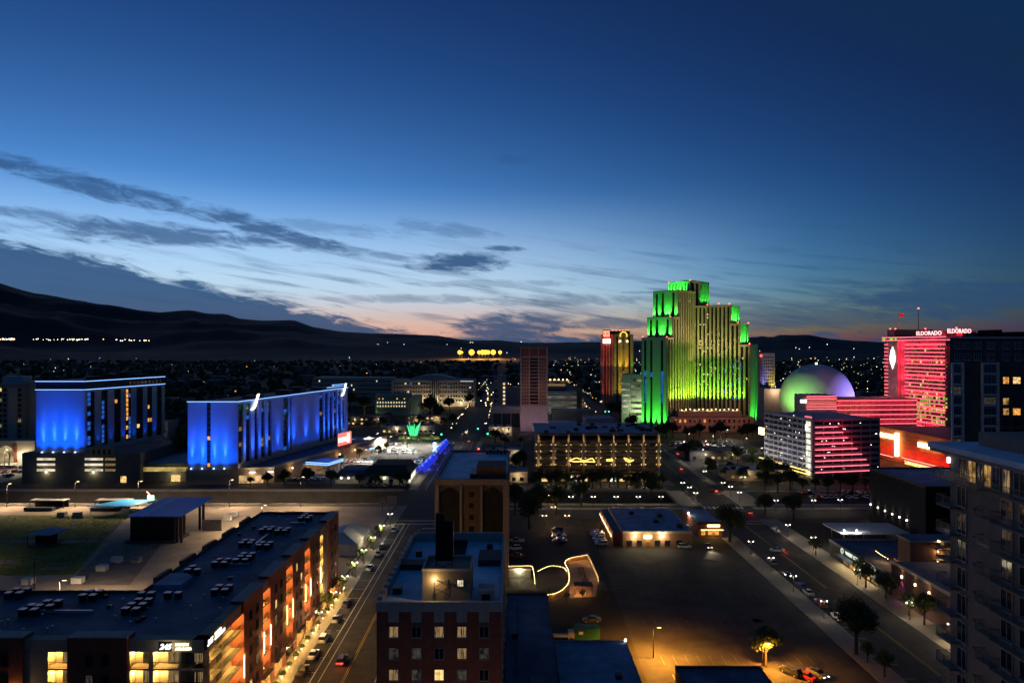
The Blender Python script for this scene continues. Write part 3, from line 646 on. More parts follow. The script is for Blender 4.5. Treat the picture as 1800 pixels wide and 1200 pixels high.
red = MB().box(-12.6, -12.2, 253.5, 253.9, 30.3, 31.5, 0); red.ball((-12.4, 253.7, 31.8), .3, 1); tag(red.build('beacon_lamp', [metal_dk, e_red], loc=(-12.4, 253.7, 30.3)), 'red beacon lamp at the back of the arched tower roof', 'beacon')
# ================================================================== concrete tower with balconies (right edge)
root = thing('balcony_tower', 'grey brown concrete apartment tower with glass balconies at the right edge', 'building', (60, 60, 0))
tower_m = mat('tower_brick', (.30, .225, .17), .9, .25, 3, streaks=.2); TX = 51.5; ZT = 57.6
FW = Fr((TX, 80.2), (TX, 30)); FSo = None
MB().box(TX, 85, 30, 80.2, 0, ZT).build('wall', tower_m, root)
slabm = mat('balcony_slab', (.25, .21, .18), .85, .15, 1)
MB().box(TX - 1.6, 86, 28, 81.6, ZT, ZT + .35).build('roof_slab', slabm, root); MB().box(TX - 1.75, 86.1, 27.9, 81.75, ZT + .35, ZT + .95).build('roof_fascia', roof_white, root)
MB().box(TX + 2.5, 84, 32, 79, ZT + .95, ZT + 2.5).build('penthouse', tower_m, root); MB().box(TX + 6.5, 70, 62, 71.5, ZT + 2.5, ZT + 6).build('plant_room', tower_m, root)
glassrail = bpy.data.materials.new('rail_glass'); glassrail.use_nodes = True
_n = glassrail.node_tree.nodes; _p = _n['Principled BSDF']; _p.inputs['Base Color'].default_value = (.10, .12, .13, 1); _p.inputs['Alpha'].default_value = .16; _p.inputs['Roughness'].default_value = .1
rail_grey = mat('rail_grey', (.16, .165, .17), .5, .1, 2); FLH = 3.09; ZB = 54.6
def balcony(u0, u1, z, dep=1.3):
    MB().box(u0, u1, .0, dep, z - .2, z, 0, FW).build('balcony_slab', slabm, root)
    g = MB(); g.box(u0 + .05, u1 - .05, dep - .08, dep - .05, z + .08, z + 1.05, 0, FW); g.box(u0 + .04, u0 + .07, .02, dep - .1, z + .08, z + 1.05, 0, FW); g.build('glass_panel', glassrail, root)
    r = MB(); r.box(u0, u1, dep - .1, dep - .03, z + 1.05, z + 1.11, 0, FW); n_ = max(2, int((u1 - u0) / 1.3))
    for k in range(n_ + 1):
        u = u0 + .04 + (u1 - u0 - .08) * k / n_; r.box(u - .025, u + .025, dep - .1, dep - .04, z, z + 1.06, 0, FW)
    r.box(u0, u0 + .05, .0, dep - .1, z + 1.05, z + 1.11, 0, FW); r.build('handrail', rail_grey, root)
doorg = mat('reflective_dark_glass', (.02, .024, .03), .08, .1, 1, spec=.7)
balcony(-1.2, 6.6, ZB, 1.35); balcony(7.3, 22, ZB, 1.35)
for u, w_, g in ((2.4, 1.5, doorg), (3.9, 1.2, emat('lit_interior', (1, .55, .16), .28, vary=.9, scale=1.1)), (5.2, 1.2, doorg), (6.4, 1.1, MATS['lit_interior']), (7.7, 1.0, doorg), (9.2, 1.0, win_cur), (11.0, 1.4, doorg)):
    put(win_mesh(w_, 2.3, metal, g, 1), 'window', FW, u, .03, ZB + 1.35, root)
rt = random.Random(11)
for k in range(1, 18):
    z = ZB - FLH * k
    if z < 2: break
    balcony(-.7, 1.9, z); put(win_mesh(1.5, 2.2, metal, doorg if rt.random() > .1 else MATS['lit_interior']), 'window', FW, 2.1, .03, z + 1.3, root)
    balcony(5.6, 8.0, z, 1.0); balcony(8.3, 13.2, z)
    put(win_mesh(1.6, 2.2, metal, doorg if k != 8 else MATS['lit_interior']), 'window', FW, 9.2, .03, z + 1.3, root); put(win_mesh(1.9, 2.2, metal, doorg), 'window', FW, 12.0, .03, z + 1.3, root)
    MB().box(4.0, 4.45, -.05, .06, z + .3, z + .5, 0, FW).build('wall_vent', black_wall, root); MB().box(5.0, 5.4, -.05, .06, z + .3, z + .5, 0, FW).build('wall_vent', black_wall, root)
MB().box(-.35, -.05, .03, .15, ZB + 1.7, ZB + 2.3, 0, FW).build('wall_lamp', e_cool, root)
# ================================================================== dark condominium behind it
root = thing('dark_condominium', 'dark condominium tower with two pale grey window bays, right edge behind the balcony tower', 'building', (150, 215, 0))
FC = Fr((128.3, 200), (190, 200)); condo = mat('dark_brown_panel', (.085, .08, .08), .8, .25, .5); bay = mat('pale_grey_frame', (.52, .56, .62), .8, .12, .7)
MB().prism([(128.3, 200), (190, 200), (200, 233), (151, 233)], 0, 72.2).build('wall', condo, root)
MB().prism([(127.9, 199.5), (190.5, 199.5), (200.5, 233.5), (151.2, 233.5)], 72.2, 72.7).build('roof_slab', bay, root)
for x0, x1, h in ((139.9, 142.2, 1.3), (144.6, 147.2, 2.2), (151, 162, 1.6)): MB().box(x0, x1, 205, 212, 72.7, 72.7 + h).build('roof_plant', black_wall, root)
def ucol(px): return FC.col(px)
for a, c in ((1671, 1692.5), (1724, 1754)):
    b = MB(); u0, u1 = ucol(a), ucol(c)
    b.box(u0, u0 + .5, .02, .7, 8, 65.2, 0, FC); b.box(u1 - .5, u1, .02, .7, 8, 65.2, 0, FC)
    for k in range(19): b.box(u0 + .5, u1 - .5, .02, .55, 64.6 - k * 3.05, 65.2 - k * 3.05, 0, FC)
    b.build('bay_frame', bay, root)
    for k in range(18): put(win_mesh(u1 - u0 - 1.4, 2.0, bay, glass_bl if (k * 7 + int(a)) % 5 else win_dim, 2), 'bay_window', FC, (u0 + u1) / 2, .05, 63.1 - 3.05 * k, root)
lits = {(1, 0): win_amber, (1, 1): win_warm, (3, 0): MATS['lit_interior'], (4, 0): MATS['lit_interior'], (4, 1): win_amber}
for k in range(18):
    for q, px in enumerate((1768, 1787, 1812, 1840)): put(win_mesh(1.7 if q != 1 else 2.2, 1.9, condo, lits.get((k, q), glass_dk), 1), 'window', FC, ucol(px), .03, 63.0 - 3.05 * k, root)
for k in range(2):
    for px in (1684, 1700, 1718, 1742, 1768, 1790): put(win_mesh(2.0, 1.9, bay, glass_dk, 2), 'top_floor_window', FC, ucol(px), .03, 70.2 - 3.4 * k, root)
# ================================================================== low roofs at the bottom of the picture
def simple(name, label, fp, z, wall, roof, par=.6, cat='building', bits=()):
    cx = sum(p[0] for p in fp) / len(fp); cy = sum(p[1] for p in fp) / len(fp)
    r = thing(name, label, cat, (cx, cy, 0)); block(r, fp, 0, z, wall, roof, par)
    for x0, x1, y0, y1, h in bits: MB().box(x0, x1, y0, y1, z + .05, z + .05 + h).build('roof_unit', metal_dk, r)
    return r
def rect(x0, x1, y0, y1): return [(x0, y0), (x1, y0), (x1, y1), (x0, y1)]
simple('flat_roof_annex', 'long dark flat roofed annex right beside the brick hotel', rect(-1.3, 8.5, 95, 165), 10, dark_wall, roof_dark, .5, bits=((1, 1.2, 110, 160, .25), (3, 6, 120, 123, .8), (0, 1.2, 140, 141.5, 1.0)))
simple('flat_roof_shop', 'low building with a plain blue grey flat roof at the bottom centre', rect(8.9, 24.6, 95, 148), 6, grey_wall, roof_mid, .35, bits=((20, 21.2, 131, 132.6, .7), (12.5, 13.6, 121, 122.2, .9), (13.9, 15, 121, 122.2, .9)))
simple('flat_roof_office', 'low dark flat roofed office at the bottom edge below the orange lit lot', rect(33, 50, 95, 138), 5, dark_wall, roof_dark, .5)
o = MB().box(24.4, 24.7, 147.5, 147.8, 6.2, 6.7).build('wall_lamp', e_white, loc=(24.5, 147.6, 6.2)); tag(o, 'small white lamp on the far corner of the plain flat roof', 'lamp'); point((24.9, 148.2, 6.3), 8, W_WHITE, o)
# ================================================================== restaurant with the two bright wall lamps
root = thing('restaurant', 'low brick restaurant with a blue flat roof, yellow sign and two bright wall lamps', 'building', (50, 255, 0))
MB().box(38.5, 62.5, 237, 273, 0, 5.2).build('wall', mat('orange_brick', (.30, .16, .09), .85, .2, 1.5), root); MB().box(38.8, 62.2, 237.3, 272.7, 5.2, 5.26).build('roof', roof_mid, root)
MB().box(35.5, 38.45, 240, 273, 0, 4.4).build('side_wing_wall', brick_dark, root); MB().box(35.6, 38.4, 240.2, 272.8, 4.4, 4.46).build('side_wing_roof', roof_dark, root)
b = MB(); b.box(38.4, 62.6, 236.8, 237.3, 5.0, 5.8); b.box(62.2, 62.7, 237.3, 273, 5.0, 5.7); b.box(38.3, 38.8, 237.3, 273, 5.0, 5.7); b.build('parapet', stucco_lt, root)
FR = Fr((38.5, 237), (62.5, 237))
for u in (4.1, 13.6):
    MB().box(u - .22, u + .22, .05, .35, 3.9, 4.4, 0, FR).build('wall_lamp', e_white, root); point(FR.p(u, 1.0, 4.1), 48, (1, .82, .50), root, .2)
MB().box(7.2, 10.0, .02, .2, 3.3, 4.5, 0, FR).build('sign_face', emat('yellow_sign_face', (1, .92, .38), 5), root); point(FR.p(8.6, 1.2, 3.8), 20, (1, .85, .3), root)
for u in (2.2, 5.6, 12.0, 15.4, 19.5): put(win_mesh(1.7, 1.7, metal_dk, glass_dk, 1), 'window', FR, u, .02, 1.7, root)
MB().box(8.2, 9.3, .02, .1, 0, 2.3, 0, FR).build('door', wood, root)
for x0, y0 in ((45, 262), (55, 258), (52, 250), (59, 243)): MB().box(x0, x0 + 1.8, y0, y0 + 1.8, 5.26, 6.4).build('roof_unit', metal_dk, root)
FRw = Fr((35.5, 273), (35.5, 240))
sl = MB()
for k in range(24): sl.ball(FRw.p(1 + k * 1.35, .5, 3.2 - .35 * math.sin(k * math.pi / 4) ** 2), .11, 0, 6, 4)
tag(sl.build('string_lights', e_warm, loc=(35.2, 256, 3)), 'warm string lights along the left wall of the restaurant', 'string lights')
for k in range(4): point(FRw.p(4 + k * 8, .9, 2.8), 12, (1, .60, .2), None)
root = thing('corner_bar', 'small bar building with an amber neon canopy right of the restaurant', 'building', (73, 258, 0))
MB().box(68, 77, 250, 272, 0, 5).build('wall', brick_dark, root); MB().box(68.3, 76.7, 250.3, 271.7, 5, 5.05).build('roof', roof_mid, root); MB().box(67.9, 77.1, 249.8, 250.3, 4.8, 5.6).build('parapet', dark_wall, root)
FB = Fr((68, 250), (77, 250)); MB().box(.5, 8.8, .05, 2.2, 3.2, 3.4, 0, FB).build('canopy', wood, root); MB().box(.6, 8.7, 2.18, 2.26, 3.15, 3.45, 0, FB).build('canopy_neon', neon_amber, root)
MB().box(3.5, 8.0, .06, .3, 3.9, 4.7, 0, FB).build('sign_face', emat('amber_sign', (1, .7, .25), 5), root); point(FB.p(5.5, 1.4, 2.9), 30, (1, .62, .2), root)
for u in (2, 4.5, 7): put(win_mesh(1.5, 1.6, metal_dk, win_amber, 1), 'window', FB, u, .02, 1.7, root)
MB().box(67.6, 68, 262, 262.5, 5.4, 6.2).build('wall_lamp', e_white, root); point((67, 262, 5.4), 40, W_WHITE, root)
# ================================================================== patio garden with string lights
root = thing('patio_wall', 'curved low timber fence topped with warm lights around the patio', 'fence', (10, 205, 0))
Q = lambda x, y, z=1.4: G(880 + x * .1416, 960 + y * .1416, z)
paths = {'long curve': [(1070, 105), (965, 122), (860, 145), (815, 170), (800, 205), (812, 235), (830, 265), (845, 310), (852, 365), (848, 415), (835, 460), (800, 505), (745, 550), (660, 585), (560, 602)]}
def catm(pts, n=6):
    out = []
    for i in range(len(pts) - 1):
        p0, p1, p2, p3 = pts[max(i - 1, 0)], pts[i], pts[i + 1], pts[min(i + 2, len(pts) - 1)]
        for k in range(n):
            t = k / n; out.append(.5 * ((2 * p1) + (p2 - p0) * t + (2 * p0 - 5 * p1 + 4 * p2 - p3) * t * t + (3 * p1 - p0 - 3 * p2 + p3) * t ** 3))
    return out + [pts[-1]]
cv = catm([Q(x, y) for x, y in paths['long curve']], 4)
for k, (p, q) in enumerate(zip(cv, cv[1:])):
    f = Fr(p, q); MB().box(0, f.L - .02, -.06, .06, 0, 1.35, 0, f).build('fence_panel', wood, root)
def string(label, pts, n, r=.10, z=None, lit=5, every=7):
    cvs = catm([Vector(p) for p in pts], 8); L = [0]
    for p, q in zip(cvs, cvs[1:]): L.append(L[-1] + (q - p).length)
    b = MB(); o0 = None; pos = []
    for k in range(n):
        t = L[-1] * k / (n - 1); j = max(i for i in range(len(L)) if L[i] <= t + 1e-6); j = min(j, len(cvs) - 2)
        p = cvs[j].lerp(cvs[j + 1], (t - L[j]) / max(1e-6, L[j + 1] - L[j])); pos.append(p); b.ball(p, r * .75, 0, 6, 4)
    for p, q in zip(cvs, cvs[1:]): b.cone(p + Vector((0, 0, r)), q + Vector((0, 0, r)), .02, .02, 4, 1)
    o = tag(b.build('string_lights', [e_warm, metal_dk], loc=tuple(cvs[0])), label, 'string lights', 'string lights of the patio')
    for k in range(every // 2, n, every): point(pos[k] + Vector((0, 0, -.3)), lit, (1, .55, .18), o, .1)
string('warm string of bulbs following the curved timber patio fence', [Q(x, y, 1.6) for x, y in paths['long curve']], 64, .10)
string('loop of warm bulbs hanging in an arc left of the patio', [Q(470, 305, 3), Q(560, 258, 3), Q(630, 238, 3), Q(730, 250, 3), Q(795, 270, 3), Q(815, 300, 3)], 14, .13)
string('short row of warm bulbs above the lit garage door', [Q(105, 245, 3.2), Q(240, 243, 3.2), Q(375, 240, 3.2), Q(405, 290, 3.0), Q(415, 335, 2.6), Q(425, 455, 1.5)], 22, .11)
string('row of warm bulbs down the right hand patio fence', [Q(1075, 108, 1.6), Q(1145, 240, 1.6), Q(1195, 360, 1.6), Q(1215, 425, 1.6)], 14, .09)
o = MB(); f = Fr(Q(1075, 108, 0), Q(1215, 425, 0)); o.box(0, f.L, -.06, .06, 0, 1.4, 0, f); tag(o.build('timber_fence', wood, loc=tuple(Q(1145, 240, 0))), 'straight timber fence on the right side of the patio', 'fence')
flat('patio', [Q(850, 150, 0), Q(1080, 120, 0), Q(1210, 430, 0), Q(1180, 620, 0), Q(860, 640, 0), Q(850, 420, 0)], .045, mat('patio_paving', (.36, .24, .15), .9, .2, .8))
root = thing('garage_shed', 'low shed with a dark roller door under a bright white lamp', 'shed', tuple(Q(225, 380, 0)))
p0, p1 = Q(90, 400, 0), Q(375, 400, 0); f = Fr(p0, p1)
MB().box(0, f.L, -3, 0, 0, 2.9, 0, f).build('wall', stucco, root); MB().box(-.1, f.L + .1, -3.1, .15, 2.9, 3.1, 0, f).build('roof', stucco_lt, root); MB().box(.3, f.L - .3, .01, .08, .1, 2.4, 0, f).build('roller_door', mat('grey_roller_door', (.16, .17, .17), .6, .2, 2), root)
MB().ball(f.p(f.L * .5, .3, 2.9), .16).build('wall_lamp', e_white, root); point(f.p(f.L * .5, .8, 2.7), 45, (1, .85, .45), root)
for nm, x, y, lab in (('patio_pavilion', 1025, 580, 'open timber pavilion with a dark flat roof on the patio'),):
    c = Q(x, y, 0); root = thing(nm, lab, 'pavilion', tuple(c)); MB().box(c.x - 2.6, c.x + 2.6, c.y - 1.6, c.y + 1.6, 2.5, 2.7).build('roof', dark_wall, root)
    for sx in (-2.4, -.8, .8, 2.4): MB().box(c.x + sx - .08, c.x + sx + .08, c.y - 1.5, c.y - 1.34, 0, 2.5).build('post', wood, root); MB().box(c.x + sx - .08, c.x + sx + .08, c.y + 1.34, c.y + 1.5, 0, 2.5).build('post', wood, root)
    point((c.x, c.y, 2.2), 14, (1, .45, .12), root); point((c.x - 1.5, c.y - 2.2, 1.6), 10, (1, .5, .15), root)
for k, (x, y, lab) in enumerate(((1000, 290, 'patio table with benches beside the back fence'), (1010, 345, 'second patio table with benches, middle of the patio'), (1050, 440, 'patio table with a folded parasol near the pavilion'))):
    c = Q(x, y, 0); r = thing('patio_table', lab, 'table', tuple(c)); MB().box(c.x - .9, c.x + .9, c.y - .4, c.y + .4, .7, .76).build('tabletop', wood, r)
    for s_ in (-1, 1):
        MB().box(c.x - .9, c.x + .9, c.y + s_ * .75 - .15, c.y + s_ * .75 + .15, .42, .47).build('bench', wood, r); MB().box(c.x + s_ * .7 - .05, c.x + s_ * .7 + .05, c.y - .8, c.y + .8, 0, .7).build('leg', metal_dk, r)
    if k == 2: MB().cone((c.x, c.y, .76), (c.x, c.y, 2.6), .03, .03, 6).build('pole', metal_dk, r); MB().cone((c.x, c.y, 1.2), (c.x, c.y, 2.7), .3, .05, 8).build('parasol', dark_wall, r)
for x, y in ((230, 540), (960, 110)): point(Q(x, y, 2.2), 8, (1, .5, .15))
# shed, flatbed and hedge below the patio
c = Q(1070, 1130, 0); root = thing('green_container', 'dark green storage container with a white notice behind the low roofs', 'container', tuple(c))
f = Fr((c.x - 3.0, c.y - 1.0), (c.x + 3.0, c.y - 1.0)); MB().box(0, 6, -2.6, 0, 0, 2.6, 0, f).build('body', green_paint, root)
for k in range(20): MB().box(.1 + k * .295, .22 + k * .295, .003, .05, .1, 2.5, 0, f).build('rib', green_paint, root)
MB().box(1.0, 2.0, .06, .09, 1.2, 1.9, 0, f).build('notice', mat('notice_white', (.7, .7, .68), .6), root)
c = Q(750, 1150, 0); root = thing('flatbed_truck', 'pale flatbed truck parked beside the green container', 'truck', tuple(c))
MB().box(c.x - 2.4, c.x + 1.6, c.y - 1, c.y + 1, .9, 1.05).build('bed', fabric_white, root); MB().box(c.x - 2.4, c.x + 1.6, c.y - 1.0, c.y - .92, 1.05, 1.5).build('side_board', fabric_white, root); MB().box(c.x + 1.7, c.x + 3.1, c.y - .95, c.y + .95, .5, 2.1).build('cab', white_wall, root)
for sx in (-1.6, 2.3):
    for sy in (-.95, .75): MB().cone((c.x + sx, c.y + sy, .42), (c.x + sx, c.y + sy + .22, .42), .42, .42, 12).build('wheel', tyre, root)
for x in (655, 700, 760): MB().cone(Q(x, 1060, 0), Q(x, 1060, 0) + Vector((0, 0, 4.2)), .12, .12, 6)
# ================================================================== right hand side of the street on the right
root = thing('black_cinema', 'tall windowless black building with a row of small white wall lights', 'building', (165, 255, 0))
MB().box(143, 195, 236, 273, 0, 21).build('wall', black_wall, root); MB().box(143.4, 194.6, 236.4, 272.6, 21, 21.06).build('roof', roof_mid, root)
b = MB(); b.box(142.9, 195.1, 235.9, 236.4, 20.8, 21.6); b.box(142.9, 143.4, 236.4, 273.1, 20.8, 21.6); b.box(143.4, 195, 272.6, 273.1, 20.8, 21.6); b.build('parapet', dark_wall, root)
FK = Fr((143, 273), (143, 236))
for k in range(6):
    u = FK.col(1531 + 12.7 * k); z = 7.0
    MB().box(u - .15, u + .15, .03, .3, z - .25, z + .25, 0, FK).build('wall_light', e_white, root)
    spot(FK.p(u, .45, z + .3), FK.p(u, .2, z + 4), 22, W_WHITE, 80, 1, root); spot(FK.p(u, .45, z - .3), FK.p(u, .2, z - 4), 22, W_WHITE, 80, 1, root)
root = thing('brick_motel', 'four storey brick motel with warm lit open galleries', 'building', (130, 200, 0))
MZ = 16
MB().box(112, 150, 192, 198, 0, MZ - 1).build('wall', mat('motel_brick', (.25, .13, .08), .85, .2, 2, streaks=.2), root); MB().box(111.6, 150.6, 191.4, 198.6, MZ - 1, MZ - .6).build('roof_edge', stucco_lt, root); MB().box(111.9, 150.2, 191.8, 198.2, MZ - .6, MZ - .5).build('roof', roof_dark, root)
FM = Fr((118.4, 192), (147.4, 192))
for k in range(5):
    z = 1.2 + k * 3.0
    if k < 5: MB().box(0, 29, .0, 1.6, z - .2, z, 0, FM).build('gallery_floor', concrete, root)
    r = MB(); r.box(0, 29, 1.5, 1.56, z + 1.0, z + 1.06, 0, FM)
    for q in range(60): r.box(q * .49, q * .49 + .03, 1.5, 1.55, z, z + 1.0, 0, FM)
    r.build('railing', metal_dk, root)
    for q in range(5):
        put(win_mesh(1.0, 1.5, wood, win_amber if (q + k) % 3 == 0 else win_cur, 1), 'window', FM, 2.6 + q * 5.4, .03, z + 1.3, root)
        MB().box(4.2 + q * 5.4, 5.1 + q * 5.4, .01, .08, z, z + 2.1, 0, FM).build('door', wood, root)
        MB().box(1.2 + q * 5.4, 1.45 + q * 5.4, .03, .2, z + 2.0, z + 2.3, 0, FM).build('gallery_lamp', e_warm, root); point(FM.p(1.3 + q * 5.4, .7, z + 2.1), 9, (1, .60, .22), root, .1)
root = thing('west_street_shop', 'single storey shop with a lit lettered sign and orange rooftop terrace', 'building', (115, 210, 0))
MB().box(106.2, 128, 192, 228, 0, 5.0).build('wall', dark_wall, root); MB().box(106.5, 127.7, 192.3, 227.7, 5.0, 5.06).build('roof', roof_dark, root)
b = MB(); b.box(106.0, 106.5, 191.8, 228.2, 4.8, 5.7); b.box(106.5, 128, 191.8, 192.3, 4.8, 5.7); b.box(106.5, 128, 227.7, 228.2, 4.8, 5.7); b.build('parapet', grey_wall, root)
FG = Fr((106.2, 228), (106.2, 192))
MB().box(8, 31, .03, .22, 3.5, 5.3, 0, FG).build('sign_board', black_wall, root)
text('WEST STREET MARKET', 1.55, FG, 20.2, .28, 4.4, emat('sign_cream', (.9, 1, .75), 1.0), root, 'sign_lettering', wide=1.15, bold=.03)
ring = MB()
for k in range(16):
    a, c = 2 * math.pi * k / 16, 2 * math.pi * (k + 1) / 16; ring.cone(FG.p(9.0 + math.cos(a) * .75, .3, 4.4 + math.sin(a) * .75), FG.p(9.0 + math.cos(c) * .75, .3, 4.4 + math.sin(c) * .75), .12, .12, 5)
ring.build('sign_emblem', MATS['sign_cream'], root)
MB().box(8, 32, .0, 2.4, 3.1, 3.3, 0, FG).build('canopy', metal, root); MB().box(9, 20, .3, 2.3, 3.04, 3.09, 0, FG).build('canopy_light', emat('canopy_glow', (1, .85, .55), 2.5), root)
for k in range(4): point(FG.p(11 + k * 5.5, 1.6, 2.8), 26, (1, .74, .36), root)
for k in range(5): put(win_mesh(3.2, 2.2, metal_dk, win_amber if k % 2 else win_cur, 2), 'shop_window', FG, 11 + k * 4.3, .02, 1.6, root)
MB().box(114, 120, 196, 204, 5.06, 6.8).build('terrace_box', wood, root); point((113, 199, 6.6), 14, (1, .45, .12), root); point((112, 205, 6.6), 10, (1, .45, .12), root)
string('row of warm bulbs over the shop roof terrace', [Vector((112, 210, 7)), Vector((111, 203, 7.2)), Vector((112, 195, 7))], 12, .12)
root = thing('mural_building', 'two storey brick building with pink and amber wall washers on its side', 'building', (118, 170, 0))
MB().box(106.3, 132, 152, 191.4, 0, 9.6).build('wall', mat('purple_brown_brick', (.15, .085, .075), .85, .3, 2, streaks=.3), root); MB().box(106.7, 131.7, 152.3, 191.1, 9.6, 9.66).build('roof', roof_dark, root)
b = MB(); b.box(106.0, 106.6, 151.8, 191.6, 9.4, 10.2); b.box(106.6, 132, 151.8, 152.3, 9.4, 10.2); b.build('parapet', stucco_lt, root); MB().box(116, 126, 170, 172, 9.66, 11.6).build('roof_screen', roof_mid, root)
FU = Fr((106.3, 191.4), (106.3, 152)); pink = (1, .25, .75)
for k, px in enumerate((1586, 1609.5, 1634)):
    u = FU.col(px); z = 7.2
    MB().box(u - .15, u + .15, .03, .3, z - .3, z + .3, 0, FU).build('wall_washer', e_warm, root)
    spot(FU.p(u, .5, z + .3), FU.p(u, .2, z + 5), 30, (1, .55, .1), 70, 1, root); spot(FU.p(u, .5, z - .3), FU.p(u, .15, z - 5), 45, (1, .5, .1) if k == 1 else pink, 60, 1, root)
MB().box(30, 37.5, .02, .2, .2, 3.4, 0, FU).build('lit_doorway', win_warm, root); point(FU.p(33, 2.2, 3), 40, (1, .7, .35), root)
root = thing('white_canopy_station', 'flat white canopy with two bright lamps beside the black building', 'canopy', tuple(G(1545, 950)))
c0, c1 = G(1478, 938, 4.2), G(1600, 938, 4.2); MB().box(c0.x, c1.x, c0.y, c0.y + 14, 4.0, 4.5).build('roof', white_wall, root)
for x in (c0.x + 2, c0.x + 9, c1.x - 2): MB().cone((x, c0.y + 2, 0), (x, c0.y + 2, 4), .14, .14, 8).build('post', metal, root); MB().cone((x, c0.y + 11, 0), (x, c0.y + 11, 4), .14, .14, 8).build('post', metal, root)
for px, py in ((1499.5, 940), (1529.5, 944)): p = G(px, py, 5.4); MB().ball((p.x, c0.y + .4, 5.3), .3).build('lamp', e_cool, root); point((p.x, c0.y - .3, 5.6), 50, W_COOL, root)
# ================================================================== blue lit hotel towers (left)
blue = (.0, .075, 1.0); bwall = mat('pale_blue_grey_stucco', (.46, .47, .50), .85, .06, .3, stretch=(1, 1, 2)); podm = mat('podium_grey', (.17, .165, .16), .85, .2, .3, streaks=.3)
JT = thing('blue_hotel_tower', 'blue floodlit slab hotel with two neon roof lines on a car park podium', 'hotel', (-215, 370, 0))
A0, A1, A2 = (-244, 350), (-219, 350), (-206, 405)
FJ1 = Fr(A0, A1); FJ2 = Fr(A1, A2)
w_ = 26; NJ = -FJ2.N * 24.5
fp = [A0, A1, A2, (A2[0] + NJ.x, A2[1] + NJ.y)]
MB().prism(fp, 15.5, 47.2).build('wall', bwall, JT); MB().prism([tuple(Vector(p) * .9995) for p in fp], 47.2, 51.6).build('attic_wall', dark_wall, JT); MB().prism(fp, 51.6, 52.2).build('roof', roof_dark, JT)
def neon_line(root, fr, u0, u1, z, d=.3, h=.26, m=neon_blue): MB().box(u0, u1, d - .12, d + .1, z - h / 2, z + h / 2, 0, fr).build('neon_line', m, root)
for z in (47.6, 51.9): neon_line(JT, FJ1, -.3, FJ1.L + .2, z); neon_line(JT, FJ2, .1, FJ2.L, z)
for k in range(4):
    u = FJ1.L * (.155 + .225 * k)
    MB().box(u - .3, u + .3, .9, 1.5, 15.6, 16.1, 0, FJ1).build('floodlight_case', emat('blue_flood_glow', (.3, .5, 1), 4), JT)
    spot(FJ1.p(u, 1.0, 16.2), FJ1.p(u, .1, 30), 3000, (.08, .24, 1), 15, 1, JT, .3); spot(FJ1.p(u, 4.0, 15.6), FJ1.p(u, -.5, 40), 2200, blue, 44, 1, JT, .3); spot(FJ1.p(u, 3.0, 16), FJ1.p(u, 0, 21), 150, blue, 90, 1, JT, .3)
    MB().box(u - .05, u + .05, .0, .03, 16, 47, 0, FJ1).build('panel_joint', bwall, JT)
strip(FJ1, 0, FJ1.L, 4.5, 15.7, 260, blue, JT, 14)
L2 = FJ2.L
bay_px = [(153, 166, 0), (178, 189, 1), (201, 212, 2), (221, 230, 3), (240, 251, 4), (259, 267, 5), (276, 284, 6)]
rj = random.Random(4); wb = MB(); 
for a, c, q in bay_px:
    u0, u1 = FJ2.col(a), FJ2.col(c)
    MB().box(u0, u1, -.02, .05, 18, 46.6, 0, FJ2).build('window_bay', black_wall, JT)
    n_ = 2
    for k in range(11):
        for t in range(n_):
            wu0 = u0 + (u1 - u0) * t / n_ + .25; wu1 = u0 + (u1 - u0) * (t + 1) / n_ - .25
            r = rj.random()
            mi = 0 if r < .96 else (1 if r < .98 else 2)
            if q in (0, 1) and t == 0: mi = 3 if rj.random() < .7 else 0
            if q == 3: mi = 1 if t == 0 and rj.random() < .9 else (3 if rj.random() < .3 else 0)
            wb.box(wu0, wu1, .05, .12, 19 + k * 2.52, 21.0 + k * 2.52, mi, FJ2)
wb.build('window_grid', [glass_dk, win_amber, win_warm, win_blue], JT, 'stuff')
ab = MB()
for k in range(26): ab.box(FJ2.col(228) + k * .95, FJ2.col(228) + .35 + k * .95, .25, .3, 48.6, 50.2, k % 3 == 0, FJ2)
ab.build('attic_lights', [glass_dk, win_cur], JT, 'stuff')
prev = 0
for a, c, q in bay_px:
    u = (prev + FJ2.col(a)) / 2; prev = FJ2.col(c); spot(FJ2.p(u, 1.2, 17), FJ2.p(u, .2, 36), 260, blue, 40, 1, JT)
for x0, h in ((.25, 1.5), (.45, 2.5), (.62, 3.2), (.8, 1.6)): p = FJ2.p(L2 * x0, -8, 0); MB().box(p.x - 3, p.x + 3, p.y - 3, p.y + 3, 52.2, 52.2 + h).build('roof_plant', dark_wall, JT)
# car park podium
PD = thing('car_park_podium', 'dark grey car park podium with three lit open decks under the far left hotel', 'car park', (-215, 370, 0))
FP = Fr((-250.5, 349), (-172, 349))
MB().box(-250.5, -190, 349, 395, 0, 15.4).build('wall', podm, PD); MB().box(-189.99, -164.6, 352, 420, 0, 9.5).build('low_wing', podm, PD); MB().box(-189.5, -165, 353, 419, 9.5, 9.56).build('low_wing_roof', roof_mid, PD)
for a, c in ((65, 97), (149, 181), (185, 203)):
    u0, u1 = FP.col(a), FP.col(c)
    for z in (12.4, 9.6, 6.8): MB().box(u0, u1, -.02, .06, z - .75, z + .45, 0, FP).build('deck_opening', emat('car_park_glow', (1, .86, .66), .62, vary=.5, scale=.25) if a != 185 else win_cur, PD)
u0, u1 = FP.col(158), FP.col(200); MB().box(u0, u1, .02, .5, 14.6, 18.4, 0, FP).build('screen_wall', stucco, PD)
for k in range(4): MB().box(u0 + 1.6 + k * 2.7, u0 + 2.9 + k * 2.7, .5, .54, 14.7, 17.2, 0, FP).build('screen_opening', black_wall, PD)
